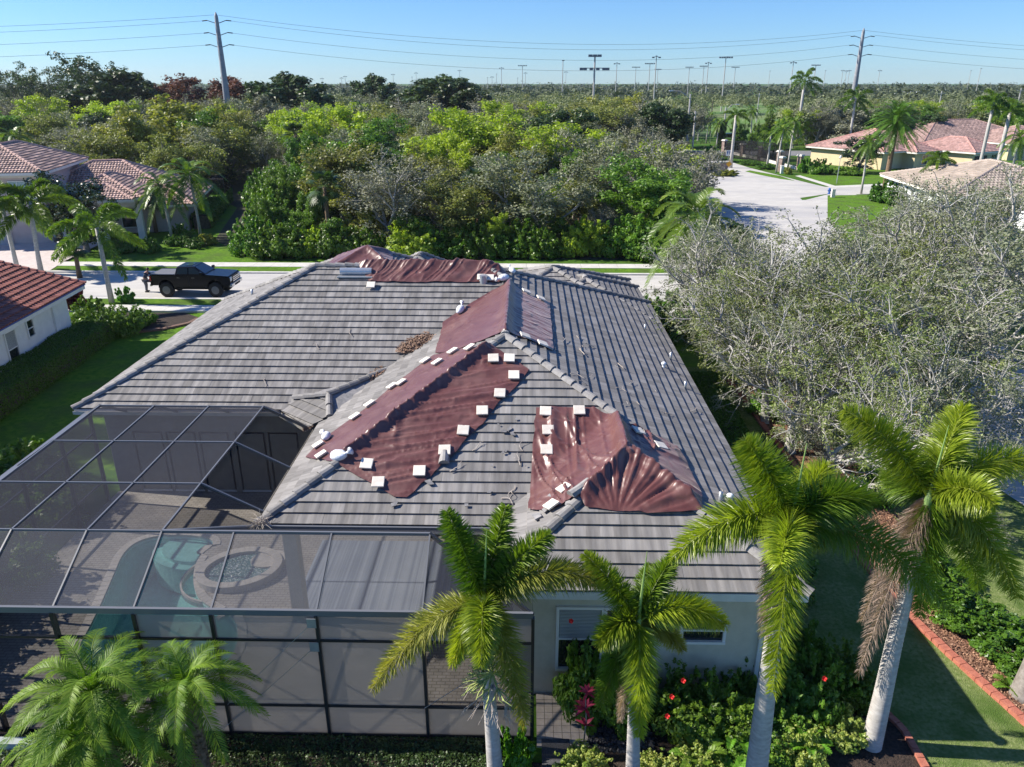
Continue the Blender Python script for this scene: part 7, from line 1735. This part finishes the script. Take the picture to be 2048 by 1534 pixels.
# far woodland belt to the horizon, one mass
def belt():
    r = NP(7); C = []; Rr = []
    for i in range(5200):
        Y = 330+1500*r.rand()**1.3; X = (r.rand()*2-1)*(Y*.85+60)
        if 40 < X < Y*.33 and Y < 470: continue
        h = r.uniform(7, 11.5)+(r.uniform(2, 4.5) if r.rand() < .13 else 0)
        C.append((X, Y, h*.62)); k = r.uniform(.8, 1.4); Rr.append((5.5*k, 4.5, h*.38))
    V, F, T = leafcloud(C, Rr, 26, 1.35, 9, up=.5, shell=.6); return V, F, T
FK = {'grey1': .45, 'grey2': .5, 'olive1': .62, 'olive2': .6, 'green1': .25, 'green2': .3, 'dark1': .08, 'lime1': .95, 'yellow1': .85, 'moss1': .4}
C = []; Rr = []; tb = []; sg = []
for (x, y, h, k) in far_list:
    w_ = h*rg.uniform(.5, .75)
    sg.append(((x, y, 0), (x, y, h*.6), .3, .15))
    for j in range(26):
        a = rg.uniform(0, 6.28); q = rg.random()**.5; C.append((x+w_*q*math.cos(a), y+w_*q*math.sin(a), h*(.35+.55*(1-q*q*.6)*rg.uniform(.6, 1)))); Rr.append((w_*.26, w_*.26, h*.12)); tb.append(min(.6, max(0, FK[k]*.6+rg.uniform(-.06, .06))))
V, F, T = leafcloud(C, Rr, 26, .36, 17, up=.4, shell=.6, tintbase=tb); tag(fast('distant_trees', V, F, FOL('distant_leaves', (.03,.06,.015), (.30,.33,.17), .2, .7, 0), None, tint=T), 'distant trees at the back of the woods and the parkland', 'woodland', kind='stuff')
V, F, T = belt(); tag(fast('far_woodland', V, F, FOL('far_leaves', (.035,.055,.020), (.12,.14,.07), .1, .7, 0), None, tint=T), 'continuous belt of far trees along the horizon', 'woodland', kind='stuff')
# ------------------------------------------------------------------ grey oaks on the right, near
oaks = [('oak1',1470,470,40,'grey twiggy oak nearest the street kerb on the right',1.15,8.6),('oak2',1610,420,38,'bare looking grey oak reaching highest over the entrance road',1.2,8.7),('oak4',1560,620,31,'grey green oak leaning over the kerb beside the right eave',1.1,6.8),('oak5',1740,520,32,'sparse oak with pale limbs in the middle of the right side',1.25,8.2),
 ('oak2',1900,380,42,'tall grey oak hiding the tan roof',1.3,9.6),('oak3',2010,450,34,'dense grey oak at the right edge',1.25,9.2),('oak5',1700,700,25,'open limbed oak above the two right palms',1.05,6.6),('oak1',1930,700,25,'thin oak behind the far right palm crown',1.0,6.6),('oak4',1850,560,30,'olive tinted oak right of the sparse one',1.15,7.6),('oak1',1990,360,47,'tall grey oak behind the dense one at the right edge',1.3,10.2),('oak2',1500,560,36,'small grey oak between the kerb and the leaning oak',.8,6.6),('oak3',1640,490,35,'grey oak at the lower edge of the corner lawn',1.2,7.9),('oak1',1715,500,38,'round topped grey oak below the twin trunked palm',1.1,7.6),('oak2',1880,352,49,'hazy grey oak in front of the tan roof ridge',1.3,9.0),('oak3',1970,345,51,'hazy grey oak over the right end of the tan roof',1.3,9.3),('oak4',1820,420,41,'green tinged oak right of the corner lawn',1.2,8.3),('oak1',1440,520,43,'low grey oak spreading over the street kerb',1.0,6.9),('oak2',1960,600,29,'grey oak at the right edge above the palms',1.2,7.4),('oak1',1620,640,28,'grey oak in the centre of the thicket by the kerb',1.1,6.8)]
for i, (x, y, h) in enumerate([(-38.5,26,18.5),(-38,31,18),(-38.5,36,18.5)]): place('tallpine', x, y, h, 'tree behind the white house, outside the left edge', 'tree', 'trees behind the white house', 'tree', .9)
for (k, px, py, Y, lb, wd, h) in oaks:
    p = PY(px, py, Y); place(k, p[0], Y, h, lb, 'tree', 'grey oaks lining the side street', 'tree', wd, rg=rgt)
q = PZ(2035,1392); ot = thing('oak_trunk', 'rough grey oak trunk cut off by the right edge, standing on the mulch', 'tree', (q[0]+.05, q[1], 0)); MB().tube([(0,0,-.1),(0,0,.15),(.05,.05,.8),(.2,.15,2.0),(.5,.4,3.2)], [.42,.32,.26,.24,.18], 12).build('trunk', m_bark, ot, smooth=True)
sg, tp = skeleton(55, 3.4, 2.4, first=.1, r0=.16, nb=(5,4,4)); o_ = np.array([.5,.4,3.1])+0
tv, tf = tubes([(np.array(a)+o_, np.array(b)+o_, c, d) for a, b, c, d in sg], 5); fast('limbs', tv, tf, m_bark, ot)
lv, lf_, lt = leafcloud(tp+o_, (.35,.35,.25), 14, .075, 56); fast('crown', lv, lf_, f_oak, ot, tint=lt); ot.location.x += .12
for (px, py, h, w_, k, lb) in [(1650,925,1.4,2.6,'bare1','tangle of dead branches fallen on the mulch behind the palms'),(1590,890,1.2,2.4,'bare1','heap of dry broken twigs near the brick kerb'),(1500,760,1.8,2.2,'shrub_dark','green bush at the kerb under the oaks'),(1530,830,1.4,1.8,'shrub_dark','small green bush beside the brick kerb'),(1740,1000,1.4,1.8,'shrub_dark','bush behind the far right palm'),(1960,1090,1.2,1.8,'bare1','grey twiggy shrub right of the far right palm')]:
    q = PZ(px, py); H_ = PROTO[k][2]; e = place(k, q[0], q[1], h, lb, 'shrub', None, 'dead_branches' if k == 'bare1' else 'shrub'); e.scale = (w_/(8 if k == 'bare1' else 2), w_/(8 if k == 'bare1' else 2), h/H_)
q = PZ(1832,905); e = thing('broken_stump', 'splintered orange broken tree stump among the oaks', 'tree stump', (q[0], q[1]+.5, 0)); MB().tube([(0,0,0),(0,0,1.5),(.03,0,2.0),(.08,0,2.35)], [.16,.14,.12,.02], 8).build('stump', M('splintered_wood', (.50,.18,.05), (.62,.30,.12), 8, .9), e)
# ------------------------------------------------------------------ air
hz = MB().box(-2300,2300,-15,2400,-3,46).build('haze', None); tag(hz, kind='stuff')
mh = bpy.data.materials.new('haze_air'); mh.use_nodes = True; nt = mh.node_tree; nt.nodes.remove(nt.nodes['Principled BSDF'])
pv = node(nt, 'ShaderNodeVolumePrincipled'); pv.inputs['Color'].default_value = (.80,.88,1,1); pv.inputs['Density'].default_value = .0001; pv.inputs['Anisotropy'].default_value = .3
nt.links.new(pv.outputs[0], nt.nodes['Material Output'].inputs['Volume']); hz.data.materials.append(mh)
